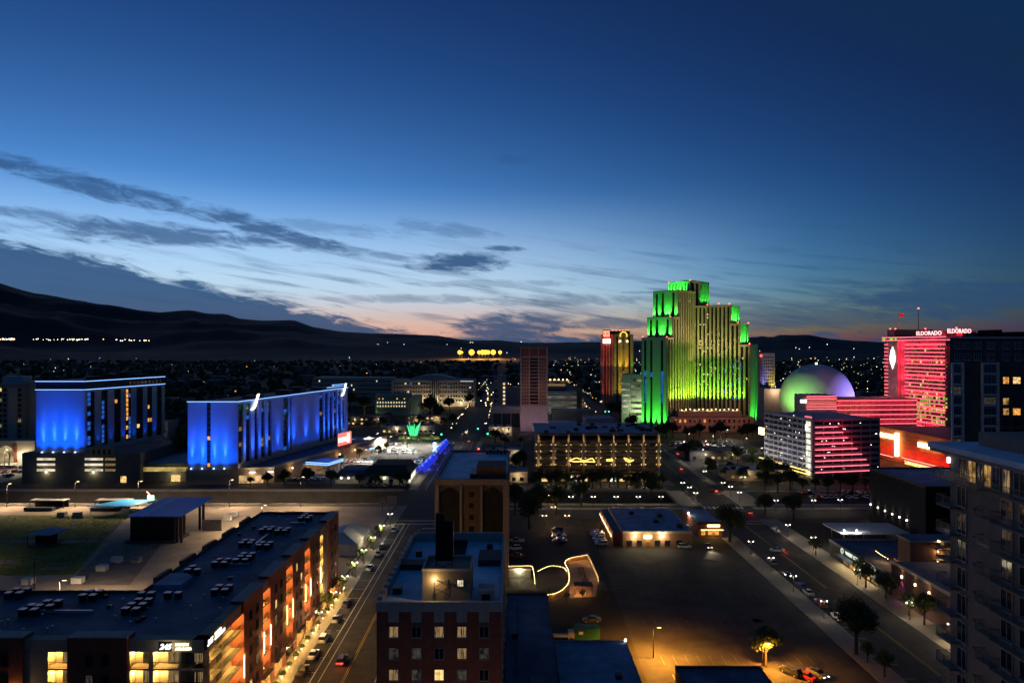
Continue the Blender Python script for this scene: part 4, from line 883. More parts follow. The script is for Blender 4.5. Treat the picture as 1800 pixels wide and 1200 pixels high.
for px in (82, 165): p = FP.p(FP.col(px), .5, 5.7); MB().ball(p, .4).build('wall_lamp', e_warm, PD); point(p + Vector((0, -1.2, 0)), 22, (1, .86, .45), PD)
MB().box(FP.col(243), FP.col(328), -3, -2.94, 5.4, 7.6, 0, FP).build('lit_opening', emat('amber_opening', (1, .72, .22), .35, vary=.7, scale=.2), PD)
MB().box(FP.col(296), FP.col(312), -2.9, -2.8, .3, 3.6, 0, FP).build('lit_doorway', win_warm, PD); point(FP.p(FP.col(303), 0, 3.2), 40, (1, .8, .35), PD)
MB().box(FP.col(212), FP.col(222), .02, .1, .3, 3.5, 0, FP).build('lit_doorway', win_warm, PD)
# second tower
J2 = thing('blue_hotel_long_wing', 'long blue floodlit hotel wing with neon roof line and two white letter signs', 'hotel', (-135, 400, 0))
B0, B1, B2 = (-163.9, 345), (-138.6, 345), (-111.5, 463); FJ3 = Fr(B0, B1); FJ4 = Fr(B1, B2); NJ = -FJ4.N * 24
fp = [B0, B1, B2, (B2[0] + NJ.x, B2[1] + NJ.y)]
MB().prism(fp, 8, 41.4).build('wall', bwall, J2); MB().prism(fp, 41.4, 41.6).build('roof', roof_dark, J2)
neon_line(J2, FJ3, -.3, FJ3.L + .3, 41.9); neon_line(J2, FJ4, .2, FJ4.L + .2, 41.9)
for uu in (96, 103): neon_line(J2, FJ4, uu, FJ4.L, 43.2 if uu == 96 else 44.4, -2)
u = FJ3.col(367); MB().box(u - .9, u + .9, .01, .08, 8.2, 41.2, 0, FJ3).build('stair_glazing', black_wall, J2)
sw = MB()
for k in range(12): sw.box(u - .7, u + .7, .08, .14, 9 + k * 2.7, 10.9 + k * 2.7, 1 if k in (0, 5) else 0, FJ3)
sw.build('stair_windows', [mat('dim_brown_glass', (.10, .05, .03), .3), win_amber], J2, 'stuff')
for px in (338, 357, 377.5, 396):
    u = FJ3.col(px); MB().box(u - .3, u + .3, .9, 1.5, 8.1, 8.6, 0, FJ3).build('floodlight_case', MATS['blue_flood_glow'], J2)
    spot(FJ3.p(u, 1.0, 8.7), FJ3.p(u, .1, 22), 3000, (.08, .24, 1), 15, 1, J2, .3); spot(FJ3.p(u, 4.0, 8.5), FJ3.p(u, -.5, 33), 2200, blue, 44, 1, J2, .3); spot(FJ3.p(u, 3.0, 8.5), FJ3.p(u, 0, 14), 150, blue, 90, 1, J2, .3)
strip(FJ3, 0, FJ3.L, 4.5, 8.0, 260, blue, J2, 14)
strip(FJ4, 2, FJ4.L - 1, 3.6, 10.0, 220, blue, J2, 10)
# zig-zag avenue facade: dark window bays between uplit piers
bays = [(419, 425), (430, 438), (445, 451), (457, 463), (469, 475), (496, 504), (507.5, 511.5), (561, 566), (569.5, 574), (577.5, 582), (585, 589.5), (592.5, 597), (600, 604)]
wb = MB(); rj = random.Random(9)
for a, c in bays:
    u0, u1 = FJ4.col(a), FJ4.col(c); MB().box(u0, u1, -.02, .05, 10.5, 40.2, 0, FJ4).build('window_bay', black_wall, J2)
    for k in range(11): r = rj.random(); wb.box(u0 + .3, u1 - .3, .05, .12, 11 + k * 2.65, 13.0 + k * 2.65, 0 if r < .84 else (1 if r < .9 else 2), FJ4)
wb.build('window_grid', [glass_dk, win_cur, win_blue], J2, 'stuff')
for (a, c), (a2, c2) in zip(bays, bays[1:]):
    u0, u1 = FJ4.col(c), FJ4.col(a2); u = (u0 + u1) / 2
    MB().box(u0 + .1, u1 - .1, .0, .9 if u1 - u0 < 12 else .3, 10, 40.8, 0, FJ4).build('pier', bwall, J2)
    d = 1.0 if u1 - u0 < 12 else .4
    for v in ([u] if u1 - u0 < 12 else [u0 + (u1 - u0) * t for t in (.08, .5, .92)]): spot(FJ4.p(v, d + 1.0, 10.2), FJ4.p(v, d, 24), 2200, (.05, .18, 1), 16, 1, J2, .25); spot(FJ4.p(v, d + 3.2, 10.0), FJ4.p(v, d - .4, 33), 1800, blue, 44, 1, J2, .25)
u = FJ4.L - .4; spot(FJ4.p(u, 2, 10.2), FJ4.p(u, 0, 30), 420, blue, 40, 1, J2)
for px, z in ((443.5, 41.4), (600.5, 41.6)):
    t = FJ4.col(px); text('J', 8.6, FJ4, t, 1.6, z, sign_white, J2, 'letter_sign', shear=.35, ext=.25, bold=.12, wide=1.5)
for s_, h in ((28, 1.5), (60, 2.4), (74, 3.4), (100, 1.6)): p = FJ4.p(s_, -10, 0); MB().box(p.x - 4, p.x + 4, p.y - 5, p.y + 5, 41.6, 41.6 + h).build('roof_plant', dark_wall, J2)
# casino podium along the lot
CP = thing('casino_podium', 'low casino building with warm entrance and red sign along the hotel parking lot', 'building', (-125, 400, 0))
Q0, Q1, Q2 = Vector((-164.2, 344)), Vector((-121.5, 349)), Vector((-86, 470)); FQ1 = Fr(Q0, Q1); FQ2 = Fr(Q1, Q2)
fp = [tuple(Q0), tuple(Q1), tuple(Q2), (-118, 472)]
MB().prism(fp, 0, 7.6).build('wall', mat('tan_casino_wall', (.26, .20, .16), .85, .2, .4), CP); MB().prism([(-163.5, 345), (-122.2, 349.8), (-86.9, 469.5), (-117, 471)], 7.6, 7.7).build('roof', roof_dark, CP)
b = MB(); b.box(0, FQ2.L, -.4, .1, 7.4, 9.0, 0, FQ2); b.box(0, FQ1.L, -.4, .1, 7.4, 8.2, 0, FQ1); b.build('parapet', stucco_lt, CP)
MB().box(FQ1.col(420), FQ1.col(463), .11, .2, .3, 4.2, 0, FQ1).build('lit_entrance', emat('entrance_glow', (1, .62, .28), .5, vary=.8, scale=.3), CP)
for px, pw in ((444, 40), (476, 28)): p = FQ1.p(min(FQ1.col(px), FQ1.L - .5), .5, 6); MB().box(p.x - 1.5, p.x + 1.5, p.y - .3, p.y, 5.7, 6.2).build('wall_lamp', sign_white, CP); point(p + Vector((0, -1.5, -.6)), pw, (1, .7, .35), CP)
for t, pw in ((14, 20), (30, 34), (36, 24), (62, 16), (80, 18)): p = FQ2.p(t, 1.2, 5.4); MB().ball(p, .3).build('wall_lamp', e_warm, CP); point(p + Vector((.8, -.6, -.4)), pw, (1, .62, .25), CP)
can = MB(); can.box(28, 44, .1, 14, 5.0, 6.4, 0, FQ2); can.build('canopy', mat('canopy_white', (.6, .62, .66), .6), CP)
for z in (5.2, 6.2): MB().box(27.8, 44.2, 14.0, 14.15, z - .2, z + .15, 0, FQ2).build('canopy_neon', neon_blue, CP); MB().box(27.8, 27.95, .1, 14, z - .2, z + .15, 0, FQ2).build('canopy_neon', neon_blue, CP)
for t in (30, 42): MB().box(t - .4, t + .4, 12.4, 13.2, 0, 5, 0, FQ2).build('canopy_column', bwall, CP)
point(FQ2.p(36, 7, 4.6), 50, (1, .68, .30), CP); spot(FQ2.p(36, 9, 12), FQ2.p(36, 7, 6), 120, blue, 90, 1, CP)
MB().box(86, 93, .1, 8, 4.6, 6.0, 0, FQ2).build('side_canopy', MATS['canopy_white'], CP); MB().box(85.9, 93.1, 8.0, 8.15, 4.8, 5.8, 0, FQ2).build('canopy_neon', neon_blue, CP); point(FQ2.p(89, 4, 4.2), 50, (1, .68, .30), CP)
su0 = FQ2.col(593.5); MB().box(su0, min(su0 + 15, FQ2.L), .15, .6, 10.2, 17.5, 0, FQ2).build('sign_box', sign_red, CP)
MB().box(su0, su0 + 9, .62, .75, 12.3, 14.9, 0, FQ2).build('sign_bar', sign_white, CP); MB().box(su0 + 10, su0 + 12.8, .62, .75, 11.3, 16.6, 0, FQ2).build('sign_bar', sign_white, CP); MB().box(su0, su0 + 15, -.5, .15, 7.6, 17.5, 0, FQ2).build('sign_back', dark_wall, CP)
point(FQ2.p(su0 + 7, 3, 12), 60, (1, .2, .15), CP)
# ================================================================== left background: apartment block, arch
r = thing('beige_apartment_block', 'beige mid rise apartment block with scattered lit windows at the far left edge', 'building', (-330, 440, 0))
fp, f = quadfp((-380, 425), (-303, 425), 18); block(r, fp, 9, 45.5, stucco, roof_mid, .8)
win_grid(r, f, lin(2, 75, 24), [14 + 3.2 * k for k in range(10)], 1.9, 1.9, [glass_dk, win_warm, win_cur], [.86, .07, .07], seed=3)
for k in range(6): MB().box(4 + k * 12.5, 9 + k * 12.5, .02, .25, 11, 44, 0, f).build('pier', stucco_lt, r)
MB().prism(quadfp((-306, 428), (-296, 428), 12)[0], 9, 48).build('stair_tower', stucco_lt, r); MB().prism(quadfp((-321, 430), (-308, 430), 8)[0], 45.6, 51).build('plant_room', bwall, r)
r = thing('arcade_building', 'low white building with an arched gateway lit from inside at the far left', 'building', (-325, 412, 0))
fp, f = quadfp((-400, 412), (-288, 412), 10); block(r, fp, 0, 12.5, stucco_lt, roof_mid, .5)
arch = MB(); uc = f.col(10); pts = [f.p(uc - 5, .05, .2), f.p(uc + 5, .05, .2)] + [f.p(uc + 5 * math.cos(t), .05, 5 + 5 * math.sin(t)) for t in [math.pi * k / 12 for k in range(13)]]
arch.face(pts); arch.build('arch_opening', emat('arch_glow', (1, .74, .36), .35, vary=.7, scale=.15), r)
MB().box(uc - 6.5, uc - 5.2, .02, .6, 0, 11, 0, f).build('arch_pier', brick_red, r); MB().box(uc + 5.2, uc + 6.8, .02, .6, 0, 11, 0, f).build('arch_pier', brick_red, r)
for px in (40, 52): point(f.p(f.col(px), 2.5, 4.5), 60, (1, .82, .50), r); 
MB().box(f.col(38), f.col(62), .03, .1, 2.5, 5.5, 0, f).build('lit_shopfront', emat('shop_glow', (1, .85, .55), 1.1, vary=.8, scale=.3), r)
# ================================================================== hospital and neighbours (far centre left)
r = thing('hospital', 'wide pale hospital block with rows of small dark windows and a low curved roof', 'building', (-140, 820, 0))
hw = mat('hospital_wall', (.46, .44, .40), .85, .1, .1, streaks=.2)
H = lambda px, Y=800: (px - 900) * Y / 1200
MB().box(H(550), H(690), 800, 830, 0, 33).build('left_wing_wall', hw, r); MB().box(H(690), H(835), 792, 830, 0, 30).build('right_wing_wall', hw, r); MB().box(H(690), H(835), 792, 830, 30, 30.6).build('roof', roof_mid, r)
cv = MB(); pts = [(H(722), 30.6)] + [(H(722) + (H(799) - H(722)) * t / 12, 32 + 4.6 * math.sin(math.pi * t / 12)) for t in range(13)] + [(H(799), 30.6)]
i0 = len(cv.v); nn = len(pts); cv.v += [(x, 796, z) for x, z in pts] + [(x, 826, z) for x, z in pts]; cv.f += [tuple(range(nn))] + [(k, nn + k, nn + (k + 1) % nn, (k + 1) % nn) for k in range(nn)]; cv.m += [0] * (nn + 1); cv.build('curved_roof', hw, r)
f = Fr((H(690, 792), 792), (H(835, 792), 792)); win_grid(r, f, [u for u in lin(1, f.L - 1, 30) if not 44 < u < 54], [7, 12, 17, 22, 26.5], 1.7, 1.9, [glass_dk, win_pale, win_blue], [.90, .07, .03], seed=8, d=.1)
MB().box(44, 54, .02, .4, 3, 30, 0, f).build('entrance_glazing', glass_bl, r)
for k in range(4): MB().box(44.5 + 2.6 * k, 45.4 + 2.6 * k, .4, .9, 3, 30, 0, f).build('entrance_pier', hw, r)
neon_line(r, f, f.L - 17, f.L - 2, 29.2, .2, .5, emat('soft_strip', (1, .95, .8), .8))
for u, z, p_ in ((20, 5, 200), (38, 6, 200), (50, 8, 160), (66, 5, 150), (80, 5, 150), (90, 7, 40)): MB().ball(f.p(u, 3, z), .5).build('wall_lamp', e_warm, r); point(f.p(u, 4.5, z), p_, (1, .72, .38), r, .4)
f2 = Fr((H(550), 800), (H(690), 800)); win_grid(r, f2, lin(1, f2.L - 1, 34), [9, 14, 19, 24, 29], 1.5, 1.8, [glass_dk, win_pale], [.95, .05], seed=18, d=.1)
r = thing('teal_office', 'teal green office with two rows of glowing square windows in front of the hospital', 'building', (-130, 700, 0))
fp, f = quadfp((H(660, 690), 690), (H(719, 690), 690), 22); block(r, fp, 0, 20.5, mat('teal_panel', (.16, .27, .26), .7, .12, .2), roof_mid, .8)
win_grid(r, f, lin(.8, f.L - .8, 13), [5.5], 1.0, 1.4, [glass_dk], [1], d=.1); win_grid(r, f, lin(.8, f.L - 3, 11), [9.3, 13.0], 1.2, 1.6, [win_pale, win_warm], [.8, .2], d=.12, seed=5, name='lit_window_grid'); win_grid(r, f, lin(2, f.L - 3, 8), [16.8], 1.0, 1.2, [glass_dk, win_warm], [.6, .4], d=.1, seed=6)
MB().prism(quadfp((H(720, 692), 692), (H(737, 692), 692), 22)[0], 0, 19).build('side_wing', MATS['teal_panel'], r)
point(f.p(f.L + 16, 6, 5), 120, (1, .75, .4), r, .5); point(f.p(-6, 6, 3), 70, (.9, .9, .25), r, .5)
# ================================================================== brown tower and its podium (centre)
r = thing('brown_tower', 'slender brown brick tower with pale edge piers and a central strip of dark balconies', 'building', (18, 570, 0))
fp, f = quadfp((7.0, 560), (29.0, 560), 22); tb = mat('tower_brown_brick', (.36, .19, .15), .85, .15, .3, streaks=.15); tp = mat('pinkish_pale_pier', (.48, .38, .34), .85, .1, .3)
block(r, fp, 21, 68.5, tb, roof_mid, .8); MB().prism(fp, 0, 20.99).build('base_wall', tp, r)
for u0, u1 in ((-.2, .7), (7.0, 7.5), (14.6, 15.1), (21.3, 22.2)): MB().box(u0, u1, .02, .6, 0, 69, 0, f).build('pier', tp, r)
MB().box(-.2, 22.2, .6, .8, 60.5, 61.3, 0, f).build('cornice', tp, r); MB().box(-.2, 22.2, .6, .8, 21, 21.7, 0, f).build('cornice', tp, r); MB().box(.7, 21.3, .02, .3, 62, 67.5, 0, f).build('blank_frieze', brick_dark, r)
win_grid(r, f, [11.05], [23.5 + 2.75 * k for k in range(14)], 6.6, 1.6, [glass_dk, win_cur], [.95, .05], d=.2); win_grid(r, f, lin(1, 6.8, 3) + lin(15.3, 21, 3), [23.5 + 2.75 * k for k in range(14)], 1.2, 1.3, [mat('brown_glass', (.06, .035, .03), .3)], [1], d=.1, name='side_window_grid')
for u in (4, 18): point(f.p(u, 9, 8), 40, (.85, .62, .95), r, .5); point(f.p(u, 20, 34), 90, (1, .66, .55), r, .5)  # bare lights added in front to brighten the brown tower
r = thing('tower_podium', 'pale pink podium with tall dark panels left of the brown tower', 'building', (0, 555, 0))
fp, f = quadfp((-16, 548), (6.5, 548), 25); block(r, fp, 0, 20, tp, roof_mid, .8)
for k in range(3): MB().box(.8 + k * 7.4, 7.3 + k * 7.4, .02, .3, 5, 16, 0, f).build('dark_panel', dark_wall, r)
MB().box(7, 15, .03, .35, .5, 4.2, 0, f).build('lit_shopfront', win_amber, r); point(f.p(11, 3, 4), 40, (1, .65, .3), r, .3)
r = thing('grey_stepped_office', 'grey stepped office with a vertical strip of lit windows left of the brown tower', 'building', (-6, 640, 0))
MB().box(H(868, 630), H(893, 630), 630, 650, 0, 37).build('wall', grey_wall, r); MB().box(H(893.2, 630), H(915, 630), 632, 650, 0, 32).build('lower_wall', grey_wall, r); MB().box(H(876, 630), H(890, 630), 632, 648, 37, 43).build('upper_wall', grey_wall, r)
f = Fr((H(868, 630), 630), (H(893, 630), 630)); win_grid(r, f, [f.col(886)], [10 + 3.6 * k for k in range(8)], 2.0, 2.0, [win_pale, win_warm], [.5, .5], d=.1, name='lit_window_strip'); win_grid(r, f, [f.col(872)], [14 + 5 * k for k in range(4)], 3.0, 3.2, [glass_dk], [1], d=.1)
r = thing('orange_lit_garage', 'tan parking garage with a row of orange lamps along its roof edge', 'garage', (55, 700, 0))
fp, f = quadfp((H(958, 680), 680), (H(998, 680), 680), 20); block(r, fp, 0, 35.5, stucco, roof_mid, .8)
for k in range(4): MB().box(1, f.L - 2.5, .02, .15, 14 + 5.4 * k, 16.2 + 5.4 * k, 0, f).build('deck_opening', black_wall if k != 3 else win_cur, r)
for k in range(6): MB().ball(f.p(1 + k * 4.2, .4, 36.6), .55).build('roof_lamp', e_sod, r)
r = thing('white_deck_garage', 'white open deck parking garage with a brown stair tower and bright ramp light', 'garage', (50, 620, 0))
fp, f = quadfp((H(962, 612), 612), (H(1014, 612), 612), 24); block(r, fp, 0, 28, white_wall, roof_mid, .5)
for k in range(5): MB().box(.3, f.L - .3, .02, .12, 3 + 5 * k, 5.4 + 5 * k, 0, f).build('deck_opening', emat('deck_dim', (1, .92, .75), .06, vary=.8, scale=.15), r)
MB().box(f.L + .1, f.L + 4.4, -8, .5, 0, 30, 0, f).build('stair_tower', tan, r); MB().box(3, 12, .03, .25, 4, 9, 0, f).build('ramp_light', emat('ramp_glow', (1, .92, .7), 1.2, vary=.9, scale=.4), r); point(f.p(8, 4, 7), 80, (1, .9, .65), r, .4)
simple('green_grey_block', 'long low grey green block below the white garage', rect(H(970, 560), H(1045, 560), 560, 575), 17, mat('green_grey_wall', (.15, .18, .14), .85, .15, .2), roof_mid, .5)
simple('purple_wall_block', 'low pale purple walled block right of the brown tower base', rect(H(967, 520), H(1013, 520), 520, 540), 11, mat('lavender_wall', (.38, .27, .38), .85, .1, .3), roof_mid, .5)
simple('blue_grey_block', 'plain blue grey windowless block behind the parking hotel', rect(H(1035, 500), H(1087, 500), 518, 545), 14.5, grey_wall, roof_mid, .5)
# ================================================================== parking hotel with amber uplit columns
r = thing('amber_lit_garage', 'six deck garage with nine amber uplit columns and outlined neon shapes', 'garage', (42, 360, 0))
GX = lambda px: (px - 900) * 345 / 1200
X0, X1 = GX(943), GX(1161); f = Fr((X0, 345), (X1, 345)); GZ = 25.5
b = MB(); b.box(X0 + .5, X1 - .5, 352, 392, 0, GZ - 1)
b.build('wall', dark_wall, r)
for k in range(7):
    z = 5.2 + k * 3.35; MB().box(0, f.L, -7, 0, z - .35, z, 0, f).build('deck_slab', stucco, r); MB().box(0, f.L, -.3, -.05, z, z + .85, 0, f).build('deck_parapet', mat('deck_parapet_brown', (.10, .08, .06), .85, .15, .4), r)
MB().box(X0 - .3, X1 + .3, 345.2, 393, GZ, GZ + .3).build('roof', roof_mid, r)
rr = random.Random(2)
for k in range(24): x = rr.uniform(X0 + 2, X1 - 3); y = rr.uniform(349, 385); MB().box(x, x + rr.uniform(1, 3.5), y, y + 2, GZ + .3, GZ + rr.uniform(.9, 1.9)).build('roof_unit', metal_dk, r)
amber = (1, .60, .16)
for k in range(9):
    u = 1.0 + k * (f.L - 2) / 8; MB().box(u - .55, u + .55, .0, .9, 0, GZ + .1, 0, f).build('column', stucco, r)
    spot(f.p(u, 1.8, 6.2), f.p(u, .9, 16), 380, amber, 24, 1, r); spot(f.p(u, 1.6, GZ - 5.6), f.p(u, .9, GZ), 110, amber, 40, 1, r)
    for j in range(4):
        for s_ in (-1, 1): MB().ball(f.p(u + s_ * 1.1, -.0, 10.2 + j * 3.35), .09, 0, 6, 4).build('deck_lamp', e_warm, r)
for k in range(8):
    u = 4.5 + k * (f.L - 2) / 8
    for j in range(5): point(f.p(u, -3.5, 8.0 + j * 3.35), 6, (1, .6, .25), r, .2)
b = MB(); b.box(0, f.L, .1, 2.2, 4.6, 5.0, 0, f); b.build('ground_canopy', stucco, r); MB().box(0, f.L, 2.2, 2.3, 4.95, 5.1, 0, f).build('canopy_light_line', emat('orange_line', (1, .48, .10), .9), r)
def poly_neon(pts):
    q = MB()
    for a, c in zip(pts, pts[1:]): q.cone(f.p(f.col(a[0]), 1.2, 70 - (a[1] - 608) * 344 / 1200), f.p(f.col(c[0]), 1.2, 70 - (c[1] - 608) * 344 / 1200), .14, .14, 5)
    q.build('neon_shape', neon_amber, r)
Z3 = lambda x, y: (930 + x * .1389, 740 + y * .1389)
poly_neon([Z3(505, 495), Z3(600, 460), Z3(690, 505), Z3(795, 465), Z3(830, 515), Z3(690, 510), Z3(560, 510), Z3(505, 495)]); poly_neon([Z3(1195, 460), Z3(1260, 490), Z3(1320, 490), Z3(1270, 515), Z3(1220, 500), Z3(1195, 460)]); poly_neon([Z3(980, 480), Z3(1050, 480), Z3(1050, 500), Z3(980, 500), Z3(980, 480)])
for k in range(12): MB().box(3 + k * 5, 6.4 + k * 5, -6.8, -6.7, .4, 3.8, 0, f).build('shop_window', [win_warm, glass_dk, win_cur, emat('white_shop', (1, .95, .8), 1.6, vary=.7, scale=.3)][k % 4], r)
for k in range(6): point(f.p(6 + k * 10, 1.0, 3.6), 22, (1, .82, .5), r)
for u in (28, 46, 57): spot(f.p(u, 3.2, .4), f.p(u, 2, 4.6), 60, amber, 60, 1, r)
# ================================================================== green lit stepped casino tower
SL = thing('green_lit_casino_tower', 'huge stepped casino hotel with vertical piers floodlit bright green', 'hotel', (165, 600, 0))
stone = mat('tan_stone_pier', (.46, .40, .30), .85, .08, .2); stone_dk = mat('dark_bronze_glazing', (.012, .012, .013), .5, .2, .4, spec=.15)
green = (.04, 1, .06); lime = (.42, 1, .04)
L0 = Vector((128.6, 567)); CC = Vector((160.5, 600)); E0_ = Vector((200, 575))
dL = (CC - L0).normalized(); nL = Vector((-dL.y, dL.x)); dR = (CC - E0_).normalized(); nR = Vector((-dR.y, dR.x)) * -1
LL, LR = (CC - L0).length, (CC - E0_).length
def wing(base, d, n, s0, s1, wd, z0, z1, nm='tier_wall'):
    p = [base + d * s0, base + d * s1, base + d * s1 + n * wd, base + d * s0 + n * wd]
    ar = sum(p[i].x * p[(i + 1) % 4].y - p[(i + 1) % 4].x * p[i].y for i in range(4))
    if ar < 0: p = p[::-1]
    MB().prism([tuple(q) for q in p], z0, z1).build(nm, stone_dk, SL)
def piers(A, B, z0, z1, n, wd=1.35, dep=.7, cap=True, m=None):
    fr = Fr(A, B); q = MB()
    for k in range(n + 1):
        u = fr.L * k / n; u0 = max(0, u - wd / 2); u1 = min(fr.L, u + wd / 2); q.box(u0, u1, .0, dep, z0, z1, 0, fr)
    if cap: q.box(0, fr.L, .0, dep + .12, z1 - 1.5, z1 + .25, 0, fr)
    q.build('pier_row', m or stone, SL, 'stuff'); return fr
WL = 24.0; WR = 28.0
tl = [(0, 8.8, 77), (8.8, 18, 94.5), (18, LL, 117.5)]; tr = [(0, 8.1, 71), (8.1, 15.7, 89), (15.7, LR, 105)]
zb = 0
for s0, s1, z in tl: wing(L0, dL, nL, s0, s1 - .01, WL, 0, z)
for s0, s1, z in tr: wing(E0_, dR, nR, s0, s1 - .01, WR, 0, z)
core = [(156.5, 599.5), (164.5, 601), (177.5, 617), (160, 638), (142, 618)]
MB().prism(core, 0, 126.5).build('core_wall', stone_dk, SL); MB().prism([(152, 612), (165, 612), (168, 622), (155, 626)], 126.5, 129).build('plant_room', dark_wall, SL)
# inner (courtyard) faces
zprev = 15
for i, (s0, s1, z) in enumerate(tl):
    a, c = L0 + dL * s0, L0 + dL * s1; piers(a, c, 0, z, max(2, int((s1 - s0) / 3.9)), 1.7, .9)
    e0, e1 = L0 + dL * s0 + nL * WL, L0 + dL * s0; zlo = 0 if i == 0 else tl[i - 1][2]
    fr = Fr(e0, e1); q = MB()
    for u0, u1 in ((0, 2.2), (4.6, 8.2), (10.6, 18.5), (21.0, 24)): q.box(u0, u1, .0, .8, zlo, z, 0, fr)
    q.box(0, fr.L, 0, .9, z - 2, z + .3, 0, fr); q.build('end_pier_row', stone, SL, 'stuff')
    if i > 0:
        for u in (1.1, 6.4, 13, 16, 22.5): spot(fr.p(u, 2.0, zlo + .8), fr.p(u, .6, zlo + 13), 2000, green, 62, 1, SL, .3)
    else:
        for u in (1.1, 6.4, 12.0, 17.2, 22.5): spot(fr.p(u, 3.0, .8), fr.p(u, .7, 26), 5200, green, 44, 1, SL, .4)
        MB().box(2.3, 4.5, .05, .1, 44, 49, 0, fr).build('blue_lit_glass', win_blue, SL); MB().box(8.3, 10.5, .05, .1, 44, 48, 0, fr).build('blue_lit_glass', win_blue, SL); MB().box(18.6, 20.9, .05, .1, 43, 49, 0, fr).build('blue_lit_glass', win_blue, SL); MB().box(18.9, 20.2, .05, .1, 22, 43, 0, fr).build('blue_lit_glass', win_blue, SL); MB().box(2.8, 4.2, .05, .1, 22, 42, 0, fr).build('blue_lit_glass', win_blue, SL)
    # outer side
    piers(L0 + dL * s1 + nL * WL, e0, zlo, z, max(2, int((s1 - s0) / 3)))
for i, (s0, s1, z) in enumerate(tr):
    a, c = E0_ + dR * s1, E0_ + dR * s0; piers(a, c, 0, z, max(2, int((s1 - s0) / 3.3)), 1.7)
    e0, e1 = E0_ + dR * s0, E0_ + dR * s0 + nR * WR; zlo = 0 if i == 0 else tr[i - 1][2]
    fr = Fr(e0, e1); q = MB()
    for u0, u1 in ((0, 2.2), (3.6, 17), (18.6, 20.4), (22, 28)): q.box(u0, u1, .0, .8, zlo, z, 0, fr)
    q.box(0, fr.L, 0, .9, z - 2, z + .3, 0, fr); q.build('end_pier_row', stone, SL, 'stuff')
    if i > 0:
        for u in (1, 6, 12, 16.5, 24): spot(fr.p(u, 2.0, zlo + .8), fr.p(u, .6, zlo + 13), 2000, green, 62, 1, SL, .3)
    else:
        for u in (1.1, 10, 19.5): spot(fr.p(u, 3.5, .8), fr.p(u, .7, 24), 6000, green, 46, 1, SL, .4)
piers(core[4], core[0], 100, 127, 7, 1.5); fr = piers(core[1], core[2], 100, 127, 7, 1.3); piers(core[0], core[1], 100, 127, 2, 1.5)
for k in range(4): spot(fr.p(2 + k * 5.2, 3, 106), fr.p(2 + k * 5.2, .6, 119), 900, green, 66, 1, SL, .3)
f5 = Fr(core[4], core[0])
for k in range(4): spot(f5.p(2 + k * 5.5, 3.5, 118.4), f5.p(2 + k * 5.5, .3, 123.5), 900, green, 100, 1, SL, .3)
# courtyard floods, one in front of each pier
fi = Fr(L0, CC); fj = Fr(CC, E0_)
for k in range(11):
    u = 3 + k * 4.0; spot(fi.p(u, 2.6, 19.5), fi.p(u, .7, 62), 2000, lime, 26, 1, SL, .3); spot(fi.p(u, 3.4, 19.0), fi.p(u, .6, 38), 4200, lime, 40, 1, SL, .3)
    u = 2 + k * 3.9; spot(fj.p(u, 2.6, 19.5), fj.p(u, .7, 62), 2000, (.20, 1, .03), 26, 1, SL, .3); spot(fj.p(u, 3.4, 19.0), fj.p(u, .6, 38), 4200, (.26, 1, .03), 40, 1, SL, .3)
for k in range(5): spot(fi.p(4 + k * 9, 16, 60), fi.p(4 + k * 9, 0, 96), 900, (1, .70, .30), 70, 1, SL, .5); spot(fj.p(4 + k * 9, 16, 50), fj.p(4 + k * 9, 0, 80), 900, (1, .74, .28), 70, 1, SL, .5)  # warm spots added out in the air to tint the upper piers
# scattered lit guest rooms and the blue lit lower windows
q = MB(); rs_ = random.Random(21)
for _ in range(70):
    u = 3.3 * rs_.randint(1, 13) + 1.6; z = 30 + 2.9 * rs_.randint(0, 24); p_ = fj
    if z > (66 if u > 38 else 84 if u > 30 else 98): continue
    q.box(u - .45, u + .45, .05, .15, z, z + 1.5, 0 if rs_.random() < .6 else 1, p_)
for _ in range(16):
    u = 2.5 + 3.1 * rs_.randint(4, 13); z = 30 + 2.9 * rs_.randint(0, 28); q.box(u - .4, u + .4, .05, .15, z, z + 1.4, 0, fi)
q.build('lit_guest_rooms', [win_warm, win_pale], SL, 'stuff')
q = MB()
for _ in range(46): u = 26.4 + 3.3 * rs_.randint(0, 5) + rs_.uniform(-.5, .5); z = rs_.uniform(24, 58); q.box(u - .35, u + .35, .05, .14, z, z + rs_.uniform(.8, 3), 0, fj)
q.build('blue_lit_windows', win_blue, SL, 'stuff')
for x, y, z in ((L0.x, L0.y, 77.6), (142, 618, 127.4), (156.5, 600, 127.6), (133, 574, 95), (111.8, 584, 77.8), (E0_.x, E0_.y, 71.8), (192, 580, 90), (205, 592, 90), (186, 584, 106), (178, 588, 106.5), (170, 594, 106)): MB().ball((x, y, z), .55).build('aircraft_beacon', e_red, SL)
# podium with roof terrace
PO = thing('pink_podium', 'pinkish stone podium with a lit tree terrace in front of the green casino tower', 'building', (163, 572, 0))
pinkst = mat('pink_stone', (.42, .25, .20), .85, .12, .25, streaks=.25); MB().prism([(129, 556), (197, 556), (197, 573), (161, 597), (130.5, 567)], 0, 12).build('wall', pinkst, PO); MB().prism([(136, 558.5), (188, 558.5), (188, 571), (161, 590), (137, 568)], 12, 16.5).build('upper_wall', pinkst, PO); MB().prism([(136.5, 559), (187.5, 559), (187.5, 570.6), (161, 589), (137.5, 567.6)], 16.5, 16.6).build('terrace_floor', paving, PO)
f = Fr((129, 556), (197, 556)); win_grid(PO, f, lin(2, 66, 16), [4, 9], 1.6, 2.4, [glass_dk, win_amber], [.9, .1], d=.06)
for u in (23, 46): MB().box(u - .3, u + .3, .02, .5, 0, 12.4, 0, f).build('pilaster', pinkst, PO)
